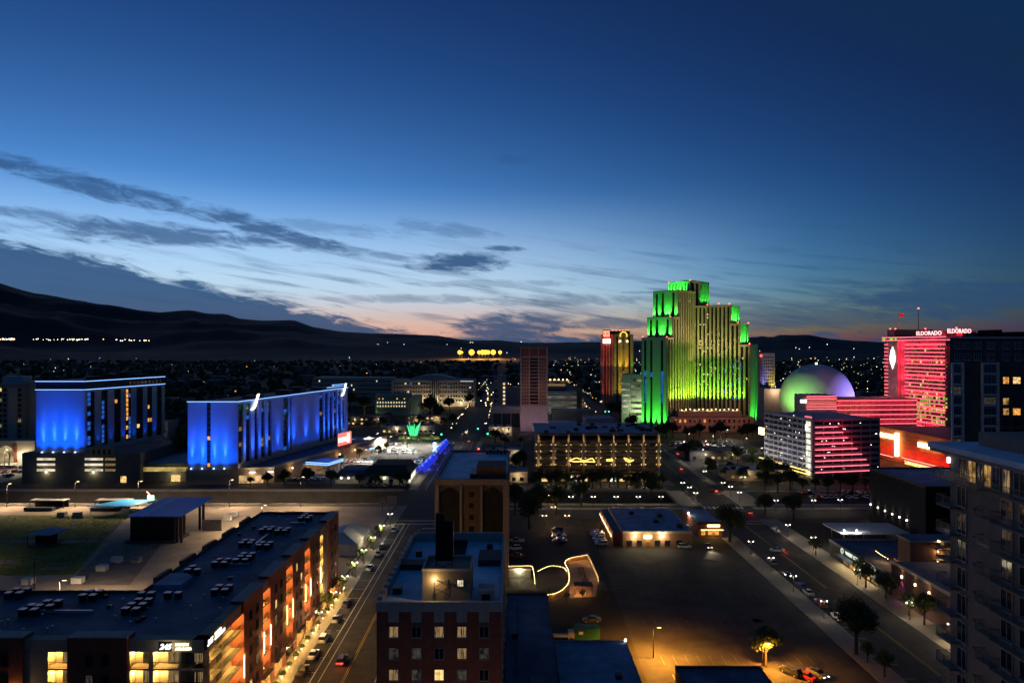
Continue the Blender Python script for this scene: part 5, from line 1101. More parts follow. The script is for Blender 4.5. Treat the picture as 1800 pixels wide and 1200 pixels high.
for k in range(14): p = f.p(10 + k * 3.5, -3.2, 17.6 + (k % 3) * .4); MB().ball(p, .35, 0, 6, 4).build('terrace_lamp', e_warm, PO)
for k in range(5): point(f.p(12 + k * 11, -5, 19), 60, (1, .60, .2), PO)
for k in range(4): point(f.p(8 + k * 17, 14, 9), 70, (1, .45, .32), PO, .5)
# ================================================================== red and gold tower (centre right, far)
CT = thing('gold_lit_tower', 'red and gold lit hotel tower with a glowing crown arch and red sign', 'hotel', (118, 800, 0))
a0, a1, a2 = (104.5, 800), (116.2, 780), (139, 783); fa = Fr(a0, a1); fb = Fr(a1, a2)
MB().prism([a0, a1, a2, (128, 806)], 0, 83.2).build('wall', stone_dk, CT); MB().prism([(107, 800), (117, 784), (136, 787), (126, 803)], 83.2, 87.5).build('crown_wall', dark_wall, CT)
redst = mat('rose_stone', (.42, .26, .20), .85, .1, .2)
q = MB()
for u0, u1 in ((0, 1.0), (3.0, 6.6), (9.4, 12.2), (14.4, 17.6), (20, 23.2)): q.box(u0, min(u1, fa.L), 0, .6, 0, 83, 0, fa)
q.box(0, fa.L, 0, .7, 81, 83.6, 0, fa); q.build('pier_row', redst, CT, 'stuff')
q = MB()
for u0, u1 in ((0, 3.0), (5.0, 10.0), (12.6, 17.3), (19.6, 23)): q.box(u0, min(u1, fb.L), 0, .6, 0, 83, 0, fb)
q.box(0, fb.L, 0, .7, 81.5, 83.6, 0, fb)
for k in range(25): q.box(10, 12.6, 0, .35, 14 + k * 2.75, 15.4 + k * 2.75, 0, fb)
q.build('pier_row', stone, CT, 'stuff')
for u, c_, p_ in ((7.4, (1, .62, .02), 5200), (15.5, (1, .42, .02), 3400), (1.4, (.75, .8, .1), 1500), (21.4, (.25, 1, .05), 1500), (13.4, (1, .75, .02), 2600)): spot(fb.p(u, 5, 2), fb.p(u, .6, 58), p_, c_, 30, 1, CT, .5); spot(fb.p(u, 4, 40), fb.p(u, .6, 72), p_ * .3, c_, 50, 1, CT, .5)
for u, c_, p_ in ((1, (1, .3, .12), 900), (5, (1, .12, .10), 1500), (11, (1, .15, .06), 1500), (16, (1, .32, .08), 1500), (22, (1, .5, .1), 1200)): spot(fa.p(u, 5, 2), fa.p(u, .6, 50), p_, c_, 34, 1, CT, .5); spot(fa.p(u, 4, 40), fa.p(u, .6, 72), p_ * .3, c_, 50, 1, CT, .5)
q = MB()
for k in range(14):
    t0, t1 = math.pi * (-.12 + 1.24 * k / 14), math.pi * (-.12 + 1.24 * (k + 1) / 14); q.cone(fb.p(11.3 + 4.0 * math.cos(t0), .9, 82 + 4.0 * math.sin(t0)), fb.p(11.3 + 4.0 * math.cos(t1), .9, 82 + 4.0 * math.sin(t1)), .75, .75, 6)
q.build('arch_neon', emat('gold_arch', (1, .70, .06), 1.2), CT)
for u in (7.0, 15.6): MB().ball(fb.p(u, 1.0, 75.5), .8).build('crown_lamp', e_warm, CT)
MB().box(4.5, 18.0, .7, 1.1, 78.5, 88.8, 0, fa).build('sign_back', mat('dark_red_sign', (.2, .02, .02), .5), CT); text('CIRCUS', 9.6, fa, 11.3, 1.25, 83.9, emat('sign_salmon', (1, .28, .16), 2.2), CT, 'sign_lettering', wide=.36, bold=.2, ext=.1)
MB().box(4.8, 18.4, .7, 1.3, 73.0, 78.2, 0, fa).build('sign_panel', emat('pale_sign_panel', (1, .85, .72), 2.4), CT); point(fa.p(11, 4, 78), 500, (1, .1, .06), CT, .6)
for k in range(9): p = Vector((107 + k * 3.4, 800 - (k * 2.2 if k < 5 else 16 - (k - 5) * 1), 88.2)); MB().ball(p, .5).build('aircraft_beacon', e_red, CT)
r = thing('white_ramp_garage', 'white parking garage with curved lit decks left of the green tower', 'garage', (108, 620, 0))
fp, f = quadfp((98.7, 615), (120, 611), 24); block(r, fp, 0, 44, white_wall, roof_mid, .6)
for k in range(7): MB().box(8.5, f.L - .2, .02, .2, 8 + 5 * k, 10.2 + 5 * k, 0, f).build('deck_opening', emat('ramp_dim', (1, .95, .7), .16, vary=.9, scale=.12), r)
for k in range(6): MB().box(.2, 7.2, .02, .15, 10 + 5 * k, 11.6 + 5 * k, 0, f).build('small_window', emat('ramp_dim2', (1, .9, .7), .3, vary=.9, scale=.3), r)
point((122, 600, 12), 500, green, r, .5); point((112, 604, 14), 300, (.8, .9, .5), r, .5)
r = thing('violet_lit_tower', 'pale tower with small windows lit violet and yellow right of the green tower', 'hotel', (262, 720, 0))
fp, f = quadfp((H(1340, 710), 710), (H(1362, 710), 710), 14); block(r, fp, 0, 62, white_wall, roof_mid, .6); win_grid(r, f, lin(1.2, f.L - 1, 5), [12 + 3.3 * k for k in range(15)], 1.2, 1.5, [glass_dk], [1], d=.08)
spot(f.p(1, 5, 22), f.p(1.5, 0, 50), 1500, (.35, .3, 1), 50, 1, r); spot(f.p(10.5, 5, 18), f.p(10, 0, 44), 2400, (1, .72, .15), 44, 1, r); MB().box(-2.8, -.5, -6, .3, 20, 64, 0, f).build('stair_tower', redst, r); MB().ball(f.p(-1.6, .8, 60), 1.4).build('neon_ring', sign_red, r)
MB().box(H(1343, 640), H(1376, 640), 640, 660, 0, 30).build('podium_wall', stucco_lt, r); point((H(1362, 640), 634, 28), 260, (1, .65, .4), r)
# ================================================================== dome
DM = thing('casino_dome', 'giant smooth dome lit green on the left and violet on the right', 'dome', (243, 545, 0))
q = MB(); q.ball((243, 545, 28), 27.6, 0, 64, 40); q.build('dome_shell', mat('dome_white', (.62, .62, .64), .6, .04, .2), DM, smooth=True)
spot((196, 512, 18), (228, 535, 42), 4600, (.36, 1, .18), 80, 1, DM, 1); spot((288, 504, 16), (256, 530, 42), 14000, (.34, .24, 1), 80, 1, DM, 1); spot((238, 496, 42), (240, 530, 48), 150, (.5, .4, .8), 90, 1, DM, 1)
MB().ball((243, 545, 56), .7).build('beacon', e_white, DM)
# ================================================================== red neon hotel (right)
RH = thing('red_neon_hotel', 'tall hotel with red neon lines on every floor and a white emblem, right', 'hotel', (285, 440, 0))
d10 = Vector((.174, -.985)); P0 = Vector((265, 460)); fr = Fr(P0, P0 + d10 * 52); n_in = -fr.N
rose = mat('rose_wall', (.36, .29, .28), .85, .08, .3); T0, T1 = -20, 34; RZ = 73.5
def rq(t0, t1, w0, w1): return [tuple(P0 + d10 * t0 + n_in * w0), tuple(P0 + d10 * t1 + n_in * w0), tuple(P0 + d10 * t1 + n_in * w1), tuple(P0 + d10 * t0 + n_in * w1)]
def ccw(p): return p if sum(p[i][0] * p[(i + 1) % len(p)][1] - p[(i + 1) % len(p)][0] * p[i][1] for i in range(len(p))) > 0 else p[::-1]
MB().prism(ccw(rq(T0, T1, 0, 24)), 0, RZ).build('wall', mat('dark_rose_wall', (.36, .19, .19), .85, .15, .3), RH); MB().prism(ccw(rq(T0 - .5, T1 + 2, -1.2, 25)), RZ, RZ + 2.6).build('parapet_band', rose, RH)
MB().prism(ccw(rq(-19, 8, 3, 14)), RZ + 2.6, RZ + 7.5).build('penthouse', mat('brown_penthouse', (.14, .10, .09), .85), RH); MB().prism(ccw(rq(-19.5, -13, 2, 13)), RZ + 2.6, RZ + 8).build('penthouse', rose, RH); MB().prism(ccw(rq(14, 36, 6, 20)), RZ + 2.6, RZ + 6).build('plant_room', mat('red_lit_plant', (.2, .08, .08), .8), RH)
MB().box(7, 16, .0, 2.4, 14, RZ, 0, Fr(P0 - d10 * 20, P0)).build('pylon', rose, RH)
fpn = Fr(P0 - d10 * 20, P0)
q = MB()
for k in range(23):
    z = 15.5 + k * 2.52; q.box(0, T1 - .3, .25, .5, z - .16, z + .16, 0, fr); q.box(.6, 6.5, .25, .5, z - .16, z + .16, 0, fpn)
q.build('neon_lines', neon_red, RH, 'stuff')
for z in (RZ + .3, RZ + 2.4): q = MB(); q.box(-.5, 20 + T1 + 1.6, 1.3, 1.55, z - .16, z + .16, 0, fpn); q.build('parapet_neon', neon_red, RH)
FS2 = Fr(P0 + d10 * (T1 + 2) + n_in * -1.2, P0 + d10 * (T1 + 2) + n_in * 25); MB().box(0, 26, .05, .25, RZ + .1, RZ + .5, 0, FS2).build('parapet_neon', neon_red, RH)
q = MB(); rr = random.Random(6)
for k in range(22):
    for j in range(17):
        x = rr.random(); low = k < 10
        if low and k > 1: mi = 1 if x < .45 else (2 if x < .62 else 0)
        else: mi = 2 if x < .05 else (3 if x < .35 else 0)
        q.box(3.6 + j * 1.9, 4.9 + j * 1.9, .03, .12, 16.2 + k * 2.52, 17.5 + k * 2.52, mi, fr)
q.build('window_grid', [mat('red_glow_glass', (.26, .06, .08), .35, .3, .6), win_green, win_warm, emat('amber_dim', (.8, .35, .05), .16, vary=.6)], RH, 'stuff')  # red neon reflection put into the window glass colour
MB().box(16.2, 19.9, .02, .6, 14, RZ, 0, fpn).build('red_side_wall', mat('rose_reveal', (.5, .3, .3), .85), RH)
redl = (1, .02, .06)
for k in range(6): z = 16 + k * 10; spot(fpn.p(18, 5.5, z), fpn.p(18.2, .6, z + 5), 420, redl, 80, 1, RH, .4)
for k in range(6): strip(fr, 1, T1 - 1, .9, 17.5 + k * 10, 620, redl, RH, 12, .4)
for k in range(3): point(fpn.p(11.5, 12, 20 + k * 22), 100, (1, .30, .34), RH, 1)
q = MB(); cxu, cz = 11.4, 62; pts = [(0, 7.6), (.7, 5.6), (1.6, 5.0), (1.3, 4.2), (2.2, 3.2), (1.8, 2.4), (2.4, 1.2), (2.4, -1.5), (2.1, -3.2), (1.4, -4.6), (.8, -5.4), (0, -7.8)]
full = pts + [(-x, z) for x, z in reversed(pts[1:-1])]; q.face([fpn.p(cxu + x, 2.5, cz + z) for x, z in full][::-1]); q.face([fpn.p(cxu + x, 2.8, cz + z) for x, z in full][::-1])
for (x, z), (x2, z2) in zip(full, full[1:] + full[:1]): q.face([fpn.p(cxu + x, 2.5, cz + z), fpn.p(cxu + x2, 2.5, cz + z2), fpn.p(cxu + x2, 2.8, cz + z2), fpn.p(cxu + x, 2.8, cz + z)])
q.build('emblem', emat('emblem_white', (1, .97, .8), 3), RH)
for u0, u1 in ((0, 2.6), (7.0, 10.2), (12, 13.6)): MB().box(u0, u1, 1.25, 1.4, RZ + .7, RZ + 1.9, 0, fpn).build('green_panel', emat('green_panel', (.12, 1, .02), .8), RH)
ew = emat('sign_rose', (1, .42, .42), 2.4)
text('ELDORADO', 3.5, fpn, (fpn.col(1620) + fpn.col(1653)) / 2, 1.6, RZ + 4.6, ew, RH, 'sign_lettering', bold=.06, wide=1.12); text('ELDORADO', 3.7, FS2, 8.2, 1.0, RZ + 5.7, ew, RH, 'sign_lettering', bold=.06, wide=.86)
MB().box(34, 54, -.6, 1.2, RZ + 2.65, RZ + 3.0, 0, fpn).build('sign_base', metal_dk, RH); MB().box(.5, 16, -.5, .2, RZ + 2.65, RZ + 3.0, 0, FS2).build('sign_base', metal_dk, RH)
point(fpn.p(44, 4, RZ + 6), 300, redl, RH); point(FS2.p(10, 4, RZ + 6), 300, redl, RH)
for u, z, fq in ((1, RZ + 8.6, fpn), (6, RZ + 8.4, fpn), (33, RZ + 7.8, fpn), (36, RZ + 5.5, fpn), (58, RZ + 7.8, fpn)): MB().ball(fq.p(u, -4, z), .45).build('aircraft_beacon', e_red, RH)
pa = P(1614.5, 543, 455); an = thing('radio_antenna', 'thin lattice antenna with a red tip on the red neon hotel roof', 'antenna', (pa.x, pa.y, RZ + 7)); MB().cone((pa.x, pa.y, RZ + 5), (pa.x, pa.y, pa.z), .28, .12, 5).build('mast', metal_dk, an); MB().ball((pa.x, pa.y, pa.z + .4), .55).build('tip_lamp', e_red, an)
pf = P(1580, 558, 458); fl = thing('flagpole', 'flagpole with a waving flag on the red neon hotel roof', 'flag', (pf.x, pf.y, RZ + 8)); MB().cone((pf.x, pf.y, RZ + 7.5), (pf.x, pf.y, pf.z + 3), .2, .12, 6).build('pole', metal, fl); q = MB()
for k in range(6): q.face([(pf.x + k * .55, pf.y + .2 * math.sin(k), pf.z + 2.8 - k * .08), (pf.x + (k + 1) * .55, pf.y + .2 * math.sin(k + 1), pf.z + 2.8 - (k + 1) * .08), (pf.x + (k + 1) * .55, pf.y + .2 * math.sin(k + 1), pf.z + .9 - (k + 1) * .08), (pf.x + k * .55, pf.y + .2 * math.sin(k), pf.z + .9 - k * .08)])
q.build('flag_cloth', red_cushion, fl)
# casino podium below it
RP = thing('red_casino_podium', 'casino podium washed in red and orange light with three glowing signs', 'building', (255, 400, 0))
fk = Fr((231, 431), (236.5, 366)); MB().prism(ccw([(231, 431), (236.5, 366), (290, 366), (290, 431)]), 0, 19.5).build('wall', mat('terracotta_wall', (.42, .18, .11), .8, .25, .3), RP); MB().prism(ccw([(231.6, 430), (237, 367), (289, 367), (289, 430)]), 19.5, 19.6).build('roof', roof_dark, RP)
for k in range(7): MB().box(.2, fk.L - .2, .02, .25, 3.5 + k * 2.1, 3.8 + k * 2.1, 0, fk).build('moulding', MATS['terracotta_wall'], RP)
u0, u1 = fk.col(1545), fk.col(1576); MB().box(u0, u1, .4, 1.0, 13.5, 16.0, 0, fk).build('sign_face', sign_orange, RP)
u2 = fk.col(1580); MB().box(u2 - .6, u2 + .8, .5, 2.4, 3.8, 17.8, 0, fk).build('sign_blade', sign_orange, RP)
u3, u4 = fk.col(1616), fk.col(1653); MB().box(u3, u4, .4, 1.0, 12.2, 14.8, 0, fk).build('sign_face', sign_orange, RP)
for uu, p_ in ((u0 + 4, 26), (u1 - 2, 26), (u2, 30), (u3 + 3, 26), (u4 - 3, 26)): point(fk.p(uu, 3.6, 14), p_, (1, .50, .10), RP, .5)
for k in range(9): point(fk.p(4 + k * 7, 4, 6), 60, (1, .03, .015), RP, .5)
for a, c, z in ((1544, 1573, 2.6), (1588, 1648, 3.6), (1592, 1644, 2.2)): neon_line(RP, fk, fk.col(a), fk.col(c), z, 1.0, .3, emat('pale_red_neon', (1, .30, .22), 2.6))
MB().box(fk.col(1592), fk.col(1640), .3, .5, .3, 1.9, 0, fk).build('lit_entrance', emat('gold_entrance', (1, .66, .16), 1.4, vary=.9, scale=.5), RP)
# low red lined wing and stair tower behind the car park
RW = thing('red_lined_wing', 'low hotel wing with red neon floor lines between the dome and the red neon hotel', 'building', (215, 445, 0))
fw = Fr((187, 436), (262, 442)); MB().prism(ccw([(205, 437.4), (262, 442), (262, 462), (205, 458)]), 0, 36).build('wall', MATS['dark_rose_wall'], RW); MB().prism(ccw([(187, 434), (207, 435.4), (207, 452), (187, 452)]), 0, 38.5).build('stair_tower', rose, RW)
ft = Fr((187, 434), (207, 435.4)); fv = Fr((205, 437.4), (262, 442))
for k in range(6): neon_line(RW, fv, 2, fv.L, 35 - 3 * k, .4, .3, neon_red)
for z in (38, 36.5, 31.5, 30): neon_line(RW, ft, 0, ft.L, z, .4, .3, neon_red)
for k in range(14): MB().box(4 + k * 3.8, 5.2 + k * 3.8, .02, .4, 18, 35, 0, fv).build('pier', rose, RW)
for k in range(4): strip(fv, 2, fv.L - 2, 1.2, 20 + 4 * k, 60, redl, RW, 14, .4)
strip(ft, 0, ft.L, 1.2, 30.5, 60, (1, .2, .2), RW, 10, .4); MB().box(-4, 0, .2, .6, 34, 36, 0, ft).build('sign_face', sign_white, RW)
# car park with stepped red neon
r = thing('red_striped_car_park', 'grey car park with a lit stair core and stepped red neon stripes on one face', 'car park', (175, 385, 0))
c0, cA, cB = (150.5, 406), (160, 362), (199, 370); fl_ = Fr(c0, cA); fr_ = Fr(cA, cB); cpk = mat('car_park_concrete', (.36, .35, .37), .85, .12, .4, streaks=.2)
MB().prism([c0, cA, cB, (192, 414)], 0, 30.4).build('core_wall', dark_wall, r); MB().prism([(151.5, 405), (160.4, 363), (198, 371), (191, 412)], 30.4, 30.6).build('roof', roof_mid, r)
for k in range(10):
    z = 3.2 + k * 3.0; MB().box(0, fl_.L, .0, .6, z - .3, z + .95, 0, fl_).build('deck_band', cpk, r); MB().box(0, fr_.L, .0, .6, z - .3, z + .95, 0, fr_).build('deck_band', cpk, r)
for k in range(11): MB().box(k * fl_.L / 10 - .2, k * fl_.L / 10 + .2, .0, .5, 0, 31, 0, fl_).build('column', cpk, r)
for k in range(8): MB().box(k * fr_.L / 7 - .2, k * fr_.L / 7 + .2, .0, .5, 0, 31, 0, fr_).build('column', cpk, r)
MB().box(fl_.L - 5.2, fl_.L + .3, .0, 1.2, 0, 33, 0, fl_).build('stair_core', cpk, r)
for k in range(9): MB().box(fl_.L - 4.6, fl_.L - 1.0, 1.2, 1.26, 1.8 + k * 3.2, 4.2 + k * 3.2, 0, fl_).build('stair_window', emat('stair_glow', (1, .95, .75), .9, vary=.4, scale=.5), r)
MB().ball(fl_.p(fl_.L - 3.4, 1.9, 26.5), .9, 0, 8, 6, .8, .8, 2.2).build('emblem', emat('emblem_pale', (1, .95, .85), 3), r); neon_line(r, fl_, fl_.L - 5.5, fl_.L + .3, 32.2, 1.4, .3, neon_red)
for k, frac in enumerate((1, .98, .93, .85, .76, .68, .58, .50, .40)): neon_line(r, fr_, .4, frac * 33 + .5, 3.0 + k * 3.0, .85, .34, neon_red)
for k in range(7): strip(fr_, 0.5, (1 - .08 * k) * 33, 1.6, 4 + 3.4 * k, 30, redl, r, 10, .4)
MB().box(-1.5, fl_.L + .5, .9, 2.6, 3.6, 4.1, 0, fl_).build('entry_canopy', cpk, r)
for z in (3.75, 2.0): MB().box(fl_.L - 15, fl_.L + 1, 3.0, 3.2, z - .15, z + .15, 0, fl_).build('canopy_neon', neon_amber, r)
MB().box(-2, fl_.L - 15, 2.7, 2.85, 3.5, 3.8, 0, fl_).build('canopy_neon', neon_amber, r)
for k in range(6): point(fl_.p(4 + k * 7, -1.5 + .0, 27 - k * .5), 1, W_WHITE, r)
point(fl_.p(10, 4, 7), 25, (1, .85, .5), r); point(fl_.p(38, 5, 2.5), 25, (1, .75, .2), r); MB().box(-6, -1, -.5, .5, 17, 21, 0, fl_).build('sign_face', sign_orange, r); point(fl_.p(-4, 3, 19), 50, (1, .5, .2), r)
rb = random.Random(8); q = MB()
for k in range(10):
    for _ in range(4): u = rb.uniform(1, fl_.L - 6); q.box(u, u + .2, .05, .1, 4.5 + k * 3, 4.7 + k * 3, rb.random() > .5, fl_); u = rb.uniform(1, fr_.L - 1); q.box(u, u + .2, .05, .1, 4.5 + k * 3, 4.7 + k * 3, rb.random() > .5, fr_)
q.build('deck_lamps', [e_white, win_cur], r, 'stuff')
# ================================================================== street lamps
def twin_lamp_meshes(h):
    a = MB(); a.cone((0, 0, 0), (0, 0, h), .09, .06, 8); a.cone((0, 0, 0), (0, 0, .5), .16, .12, 8); a.cone((-.75, 0, h - .15), (.75, 0, h - .15), .04, .04, 6)
    return a.mesh('pole', metal_dk)
pole_tw = twin_lamp_meshes(4.5)
def globe(m): return MB().ball((0, 0, 0), .15, 0, 8, 6).mesh('lamp_globe', m)
g_white = globe(e_white); g_warm = globe(e_warm); g_cool = globe(e_cool)
def ob(name, me, loc, parent=None, rz=0.0, scale=None, color=None):
    o = bpy.data.objects.new(name, me); C.objects.link(o); o.location = loc; o.rotation_euler = (0, 0, rz)
    if parent: o.parent = parent
    if scale: o.scale = scale
    if color: o.color = color
    return o
def twin(x, y, label, p=55, col=(1, .84, .55), gm=None, group='twin globe street lamps'):
    t = thing('twin_street_lamp', label, 'street lamp', (x, y, .02), group); ob('pole', pole_tw, (0, 0, 0), t)
    for s in (-.75, .75): ob('lamp_globe', gm or g_white, (s, 0, 4.5), t)
    point((x, y - .4, 4.1), p * .6, col, t, .3)
for k, py in enumerate((903, 923, 944, 966, 988, 1012, 1040, 1075)):
    y = 65.5 * 1200 / (py - 608); twin(-47.6, y, f'twin globe street lamp on the apartment side of the avenue, {ORD[k]} from the rail bridge', 60)
for k, py in enumerate((951, 980, 1012, 1056)):
    y = 65.5 * 1200 / (py - 608); twin(80.2, y, f'twin globe street lamp beside the big dark parking lot, {ORD[k]} from the far end', 22)
for k, (px, py) in enumerate(((1385, 922), (1430, 944), (1507, 1001), (1599, 1059), (1672, 1096))):
    y = 65.5 * 1200 / (py - 608); twin((px - 900) * y / 1200, y, f'twin globe street lamp on the shop side, {ORD[k]} from the far street end', 50)
for k, px in enumerate((963, 1003.6, 1043, 1083, 1122, 1162)): twin((px - 900) * 297 / 1200, 297, f'slim twin lamp on the rail trench edge by the garage, {ORD[k]} from the left', 22)
for k, (px, py) in enumerate(sorted(((1200, 848), (1212, 856), (1223, 866), (1284, 855), (1300, 865), (1271, 848), (1359, 843), (1307, 838), (1239, 828), (1364, 879), (1430, 879), (1477, 878)))):
    y = 65.5 * 1200 / (py - 608); twin((px - 900) * y / 1200, y, f'twin globe lamp around the crossing right of the garage, {ORD[k]} from the left', 30)
for k, (px, py) in enumerate(((957, 908), (962, 872), (973, 893), (997, 908))):
    y = 66 * 1200 / (py - 608); twin((px - 900) * y / 1200, y, f'lamp beside the trees right of the arched tower, {ORD[k]} from the left', 26, (1, .55, .2), g_warm)
# single mast lamps
def mast_mesh(h): return MB().cone((0, 0, 0), (0, 0, h), .13, .07, 8).cone((0, 0, h), (1.2, 0, h + .15), .05, .05, 6).mesh('pole', metal_dk)
masts = {}
def mast(x, y, h, label, p, col, em, group='mast lamps', name='mast_lamp', arm=1.2):
    if h not in masts: masts[h] = mast_mesh(h)
    t = thing(name, label, 'lamp', (x, y, .02), group); ob('pole', masts[h], (0, 0, 0), t)
    hd = MB().box(.8, 1.7, -.22, .22, h + .05, h + .2, 0); hd.box(.85, 1.65, -.18, .18, h - .04, h + .05, 1)
    hd.mesh; o = bpy.data.objects.new('lamp_head', hd.mesh('lamp_head', [metal_dk, em])); C.objects.link(o); o.parent = t
    if p: down((x + 1.25, y, h - .25), p, col, t)
    return t
mast(33.0 - 1.2, 153.5, 6.8, 'orange sodium lamp on a pole in the small lot, bottom centre', 2400, W_SOD, e_sod)
tl_ = mast(54.0, 147.2, 6.0, 'sodium lamp inside the orange glowing tree, bottom right', 2400, W_SOD, e_sod); point((55.0, 146.4, 5.6), 70, W_SOD, tl_)
for k, (px, py) in enumerate(((12, 850), (132, 846), (243, 845), (403, 843), (528, 838))):
    y = 296.5; h = 70 - (py - 608) * y / 1200; mast((px - 900) * y / 1200, y, round(h, 1), f'tall lamp post between the festival field and the rail trench, {ORD[k]} from the left', 800, (1, .74, .48), e_warm)
for k, (x, y) in enumerate(((-190, 200), (-118, 178), (-96, 262), (-85, 232))): mast(x, y, 9.0, f'work lamp post on the gravel yard, {ORD[k]} from the left', 2300, (1, .74, .48), e_warm)
for k, (px, py) in enumerate(sorted(((606, 768), (666, 768), (646, 767), (684, 767), (661, 761), (709, 761), (715, 770), (759, 761), (640, 790), (700, 795)))):
    y = (70 - 9) * 1200 / (py - 608); mast((px - 900) * y / 1200, y, 9.0, f'white lot lamp in the hotel parking lot, {ORD[k]} from the left', 1300, (1, .93, .80), e_white)
for k, (px, py) in enumerate(((8, 790), (20, 730), (30, 800), (45, 745))):
    y = (70 - 9) * 1200 / (py - 608); mast((px - 900) * y / 1200, y, 9.0, f'white lamp over the far left parking lot, {ORD[k]} from the left', 420, (1, .88, .62), e_white)
for k, (px, py) in enumerate(((1208, 762), (1232, 790), (1250, 766), (1276, 755), (1309, 770))):
    y = (70 - 8) * 1200 / (py - 608); mast((px - 900) * y / 1200, y, 8.0, f'pale lamp in the lot before the green casino tower, {ORD[k]} from the left', 320, (1, .92, .75), e_white)
for k, (x, y) in enumerate(((-13.5, 90), (-2, 90), (8, 88))): mast(x, y, 9.0, f'added lamp out of view, lighting the brick hotel front, {ORD[k]} from the left', 0, W_WHITE, e_warm); point((x + 1.2, y, 8.6), 22, (1, .72, .42))  # lamps added below the frame to lift the dark hotel front
for k, (x, y) in enumerate(((146, 402), (150, 384), (154, 366))): mast(x, y, 10.0, f'added tall pale lamp lighting the striped car park, {ORD[k]} from the far end', 0, W_WHITE, e_white); point((x - 3, y, 10), 110, (.95, .93, 1))  # masts and lights added to brighten the car park's left face
# traffic signals on the avenue
for k, (px, py) in enumerate(((776, 763), (840, 753), (857, 762), (1064, 723), (1070, 723))):
    Y = 500 if k < 3 else 690; p = P(px, py, Y); t = thing('traffic_signal', f'green traffic signal at the far avenue crossing, {ORD[k]} from the left' if k < 3 else f'green traffic signal left of the green casino tower, {["left", "right"][k - 3]} of the pair', 'traffic light', (p.x, p.y, 0))
    MB().cone((p.x + 1, p.y, 0), (p.x + 1, p.y, p.z + .8), .12, .1, 6).build('pole', metal_dk, t); MB().cone((p.x + 1, p.y, p.z + .8), (p.x, p.y, p.z + .8), .07, .07, 5).build('arm', metal_dk, t); MB().box(p.x - .25, p.x + .25, p.y - .1, p.y + .2, p.z - .8, p.z + .7).build('signal_box', black_wall, t); MB().ball((p.x, p.y - .2, p.z), .5, 0, 8, 5).build('green_lens', e_green, t)
# ================================================================== cars
def hull(sections, mi, b):
    rows = []
    for x, zb, zt, hw, tw in sections:
        rows.append([(-hw, x, zb), (-hw, x, zb + (zt - zb) * .62), (-tw, x, zt), (tw, x, zt), (hw, x, zb + (zt - zb) * .62), (hw, x, zb)])
    i = len(b.v); n = 6
    for r_ in rows: b.v += r_
    for k in range(len(rows) - 1):
        for j in range(n): b.f.append((i + k * n + j, i + k * n + (j + 1) % n, i + (k + 1) * n + (j + 1) % n, i + (k + 1) * n + j)); b.m.append(mi)
    b.f.append(tuple(i + j for j in range(n))); b.m.append(mi); b.f.append(tuple(i + (len(rows) - 1) * n + j for j in reversed(range(n)))); b.m.append(mi)
KIND = {
 'sedan': dict(body=[(-2.3, .45, .78, .72, .62), (-2.15, .3, .95, .86, .74), (-1.2, .25, 1.0, .90, .80), (1.0, .25, .98, .90, .80), (1.9, .28, .86, .86, .72), (2.3, .4, .68, .7, .58)], cab=[(-1.55, .97, .99, .74, .66), (-.75, .97, 1.42, .76, .56), (.35, .97, 1.45, .76, .57), (1.15, .97, .99, .74, .66)], roof=(-.78, .36, 1.455, .56)),
 'suv': dict(body=[(-2.3, .5, 1.0, .78, .70), (-2.2, .35, 1.08, .90, .80), (-1.2, .3, 1.1, .92, .84), (1.0, .3, 1.1, .92, .84), (2.0, .34, 1.0, .90, .76), (2.35, .45, .82, .76, .64)], cab=[(-2.15, 1.08, 1.1, .80, .74), (-1.85, 1.08, 1.66, .80, .64), (.3, 1.08, 1.70, .80, .64), (1.1, 1.08, 1.1, .78, .70)], roof=(-1.86, .32, 1.71, .64)),
 'pickup': dict(body=[(-2.8, .55, 1.05, .86, .82), (-2.7, .4, 1.08, .92, .86), (-.8, .4, 1.08, .92, .86), (1.2, .4, 1.10, .92, .84), (2.3, .42, 1.02, .90, .76), (2.7, .5, .86, .80, .68)], cab=[(-.75, 1.08, 1.1, .80, .74), (-.55, 1.08, 1.72, .80, .64), (.6, 1.08, 1.74, .80, .64), (1.35, 1.08, 1.1, .78, .70)], roof=(-.56, .62, 1.75, .64))}
CM = {}
for kn, d in KIND.items():
    body = MB(); hull(d['body'], 0, body); y0, y1, z, hw = d['roof']; body.box(-hw, hw, y0, y1, z - .02, z + .03)
    if kn == 'pickup': pass
    gl = MB(); hull(d['cab'], 0, gl)
    L = d['body'][-1][0]; LB = d['body'][0][0]
    wh = MB(); wh.cone((-.1, 0, 0), (.1, 0, 0), .34, .34, 14, 0); rimb = MB().cone((-.11, 0, 0), (.11, 0, 0), .19, .19, 10)
    hz = .66 if kn == 'sedan' else .84
    one = MB(); hull(d['body'], 0, one); one.box(-hw, hw, y0, y1, z - .02, z + .03, 0); hull(d['cab'], 1, one)
    for sx in (-.82, .82):
        for yy in (-1.4, 1.45): one.cone((sx - .1, yy, .34), (sx + .1, yy, .34), .34, .34, 10, 2)
        one.box(sx * .75 - .16, sx * .75 + .16, LB - .02, LB + .1, hz - .02, hz + .12, 3)
    CM[kn] = dict(body=body.mesh('body', paint), glass=gl.mesh('window_glass', glass_dk), wheel=wh.mesh('wheel', tyre), rim=rimb.mesh('rim', metal), L=L, LB=LB, hz=hz, one=one.mesh('car', [paint, glass_dk, tyre, mat('tail_lens', (.25, .01, .01), .3)]))
lampq = MB().box(-.17, .17, -.05, .05, -.08, .08)
HL = {'off': lampq.mesh('headlight', mat('lamp_lens', (.6, .6, .6), .15)), 'on': lampq.mesh('headlight', emat('headlight_glow', (1, .85, .6), 14))}
TL = {'off': lampq.mesh('taillight', MATS['tail_lens']), 'on': lampq.mesh('taillight', emat('taillight_glow', (1, .06, .03), 6))}
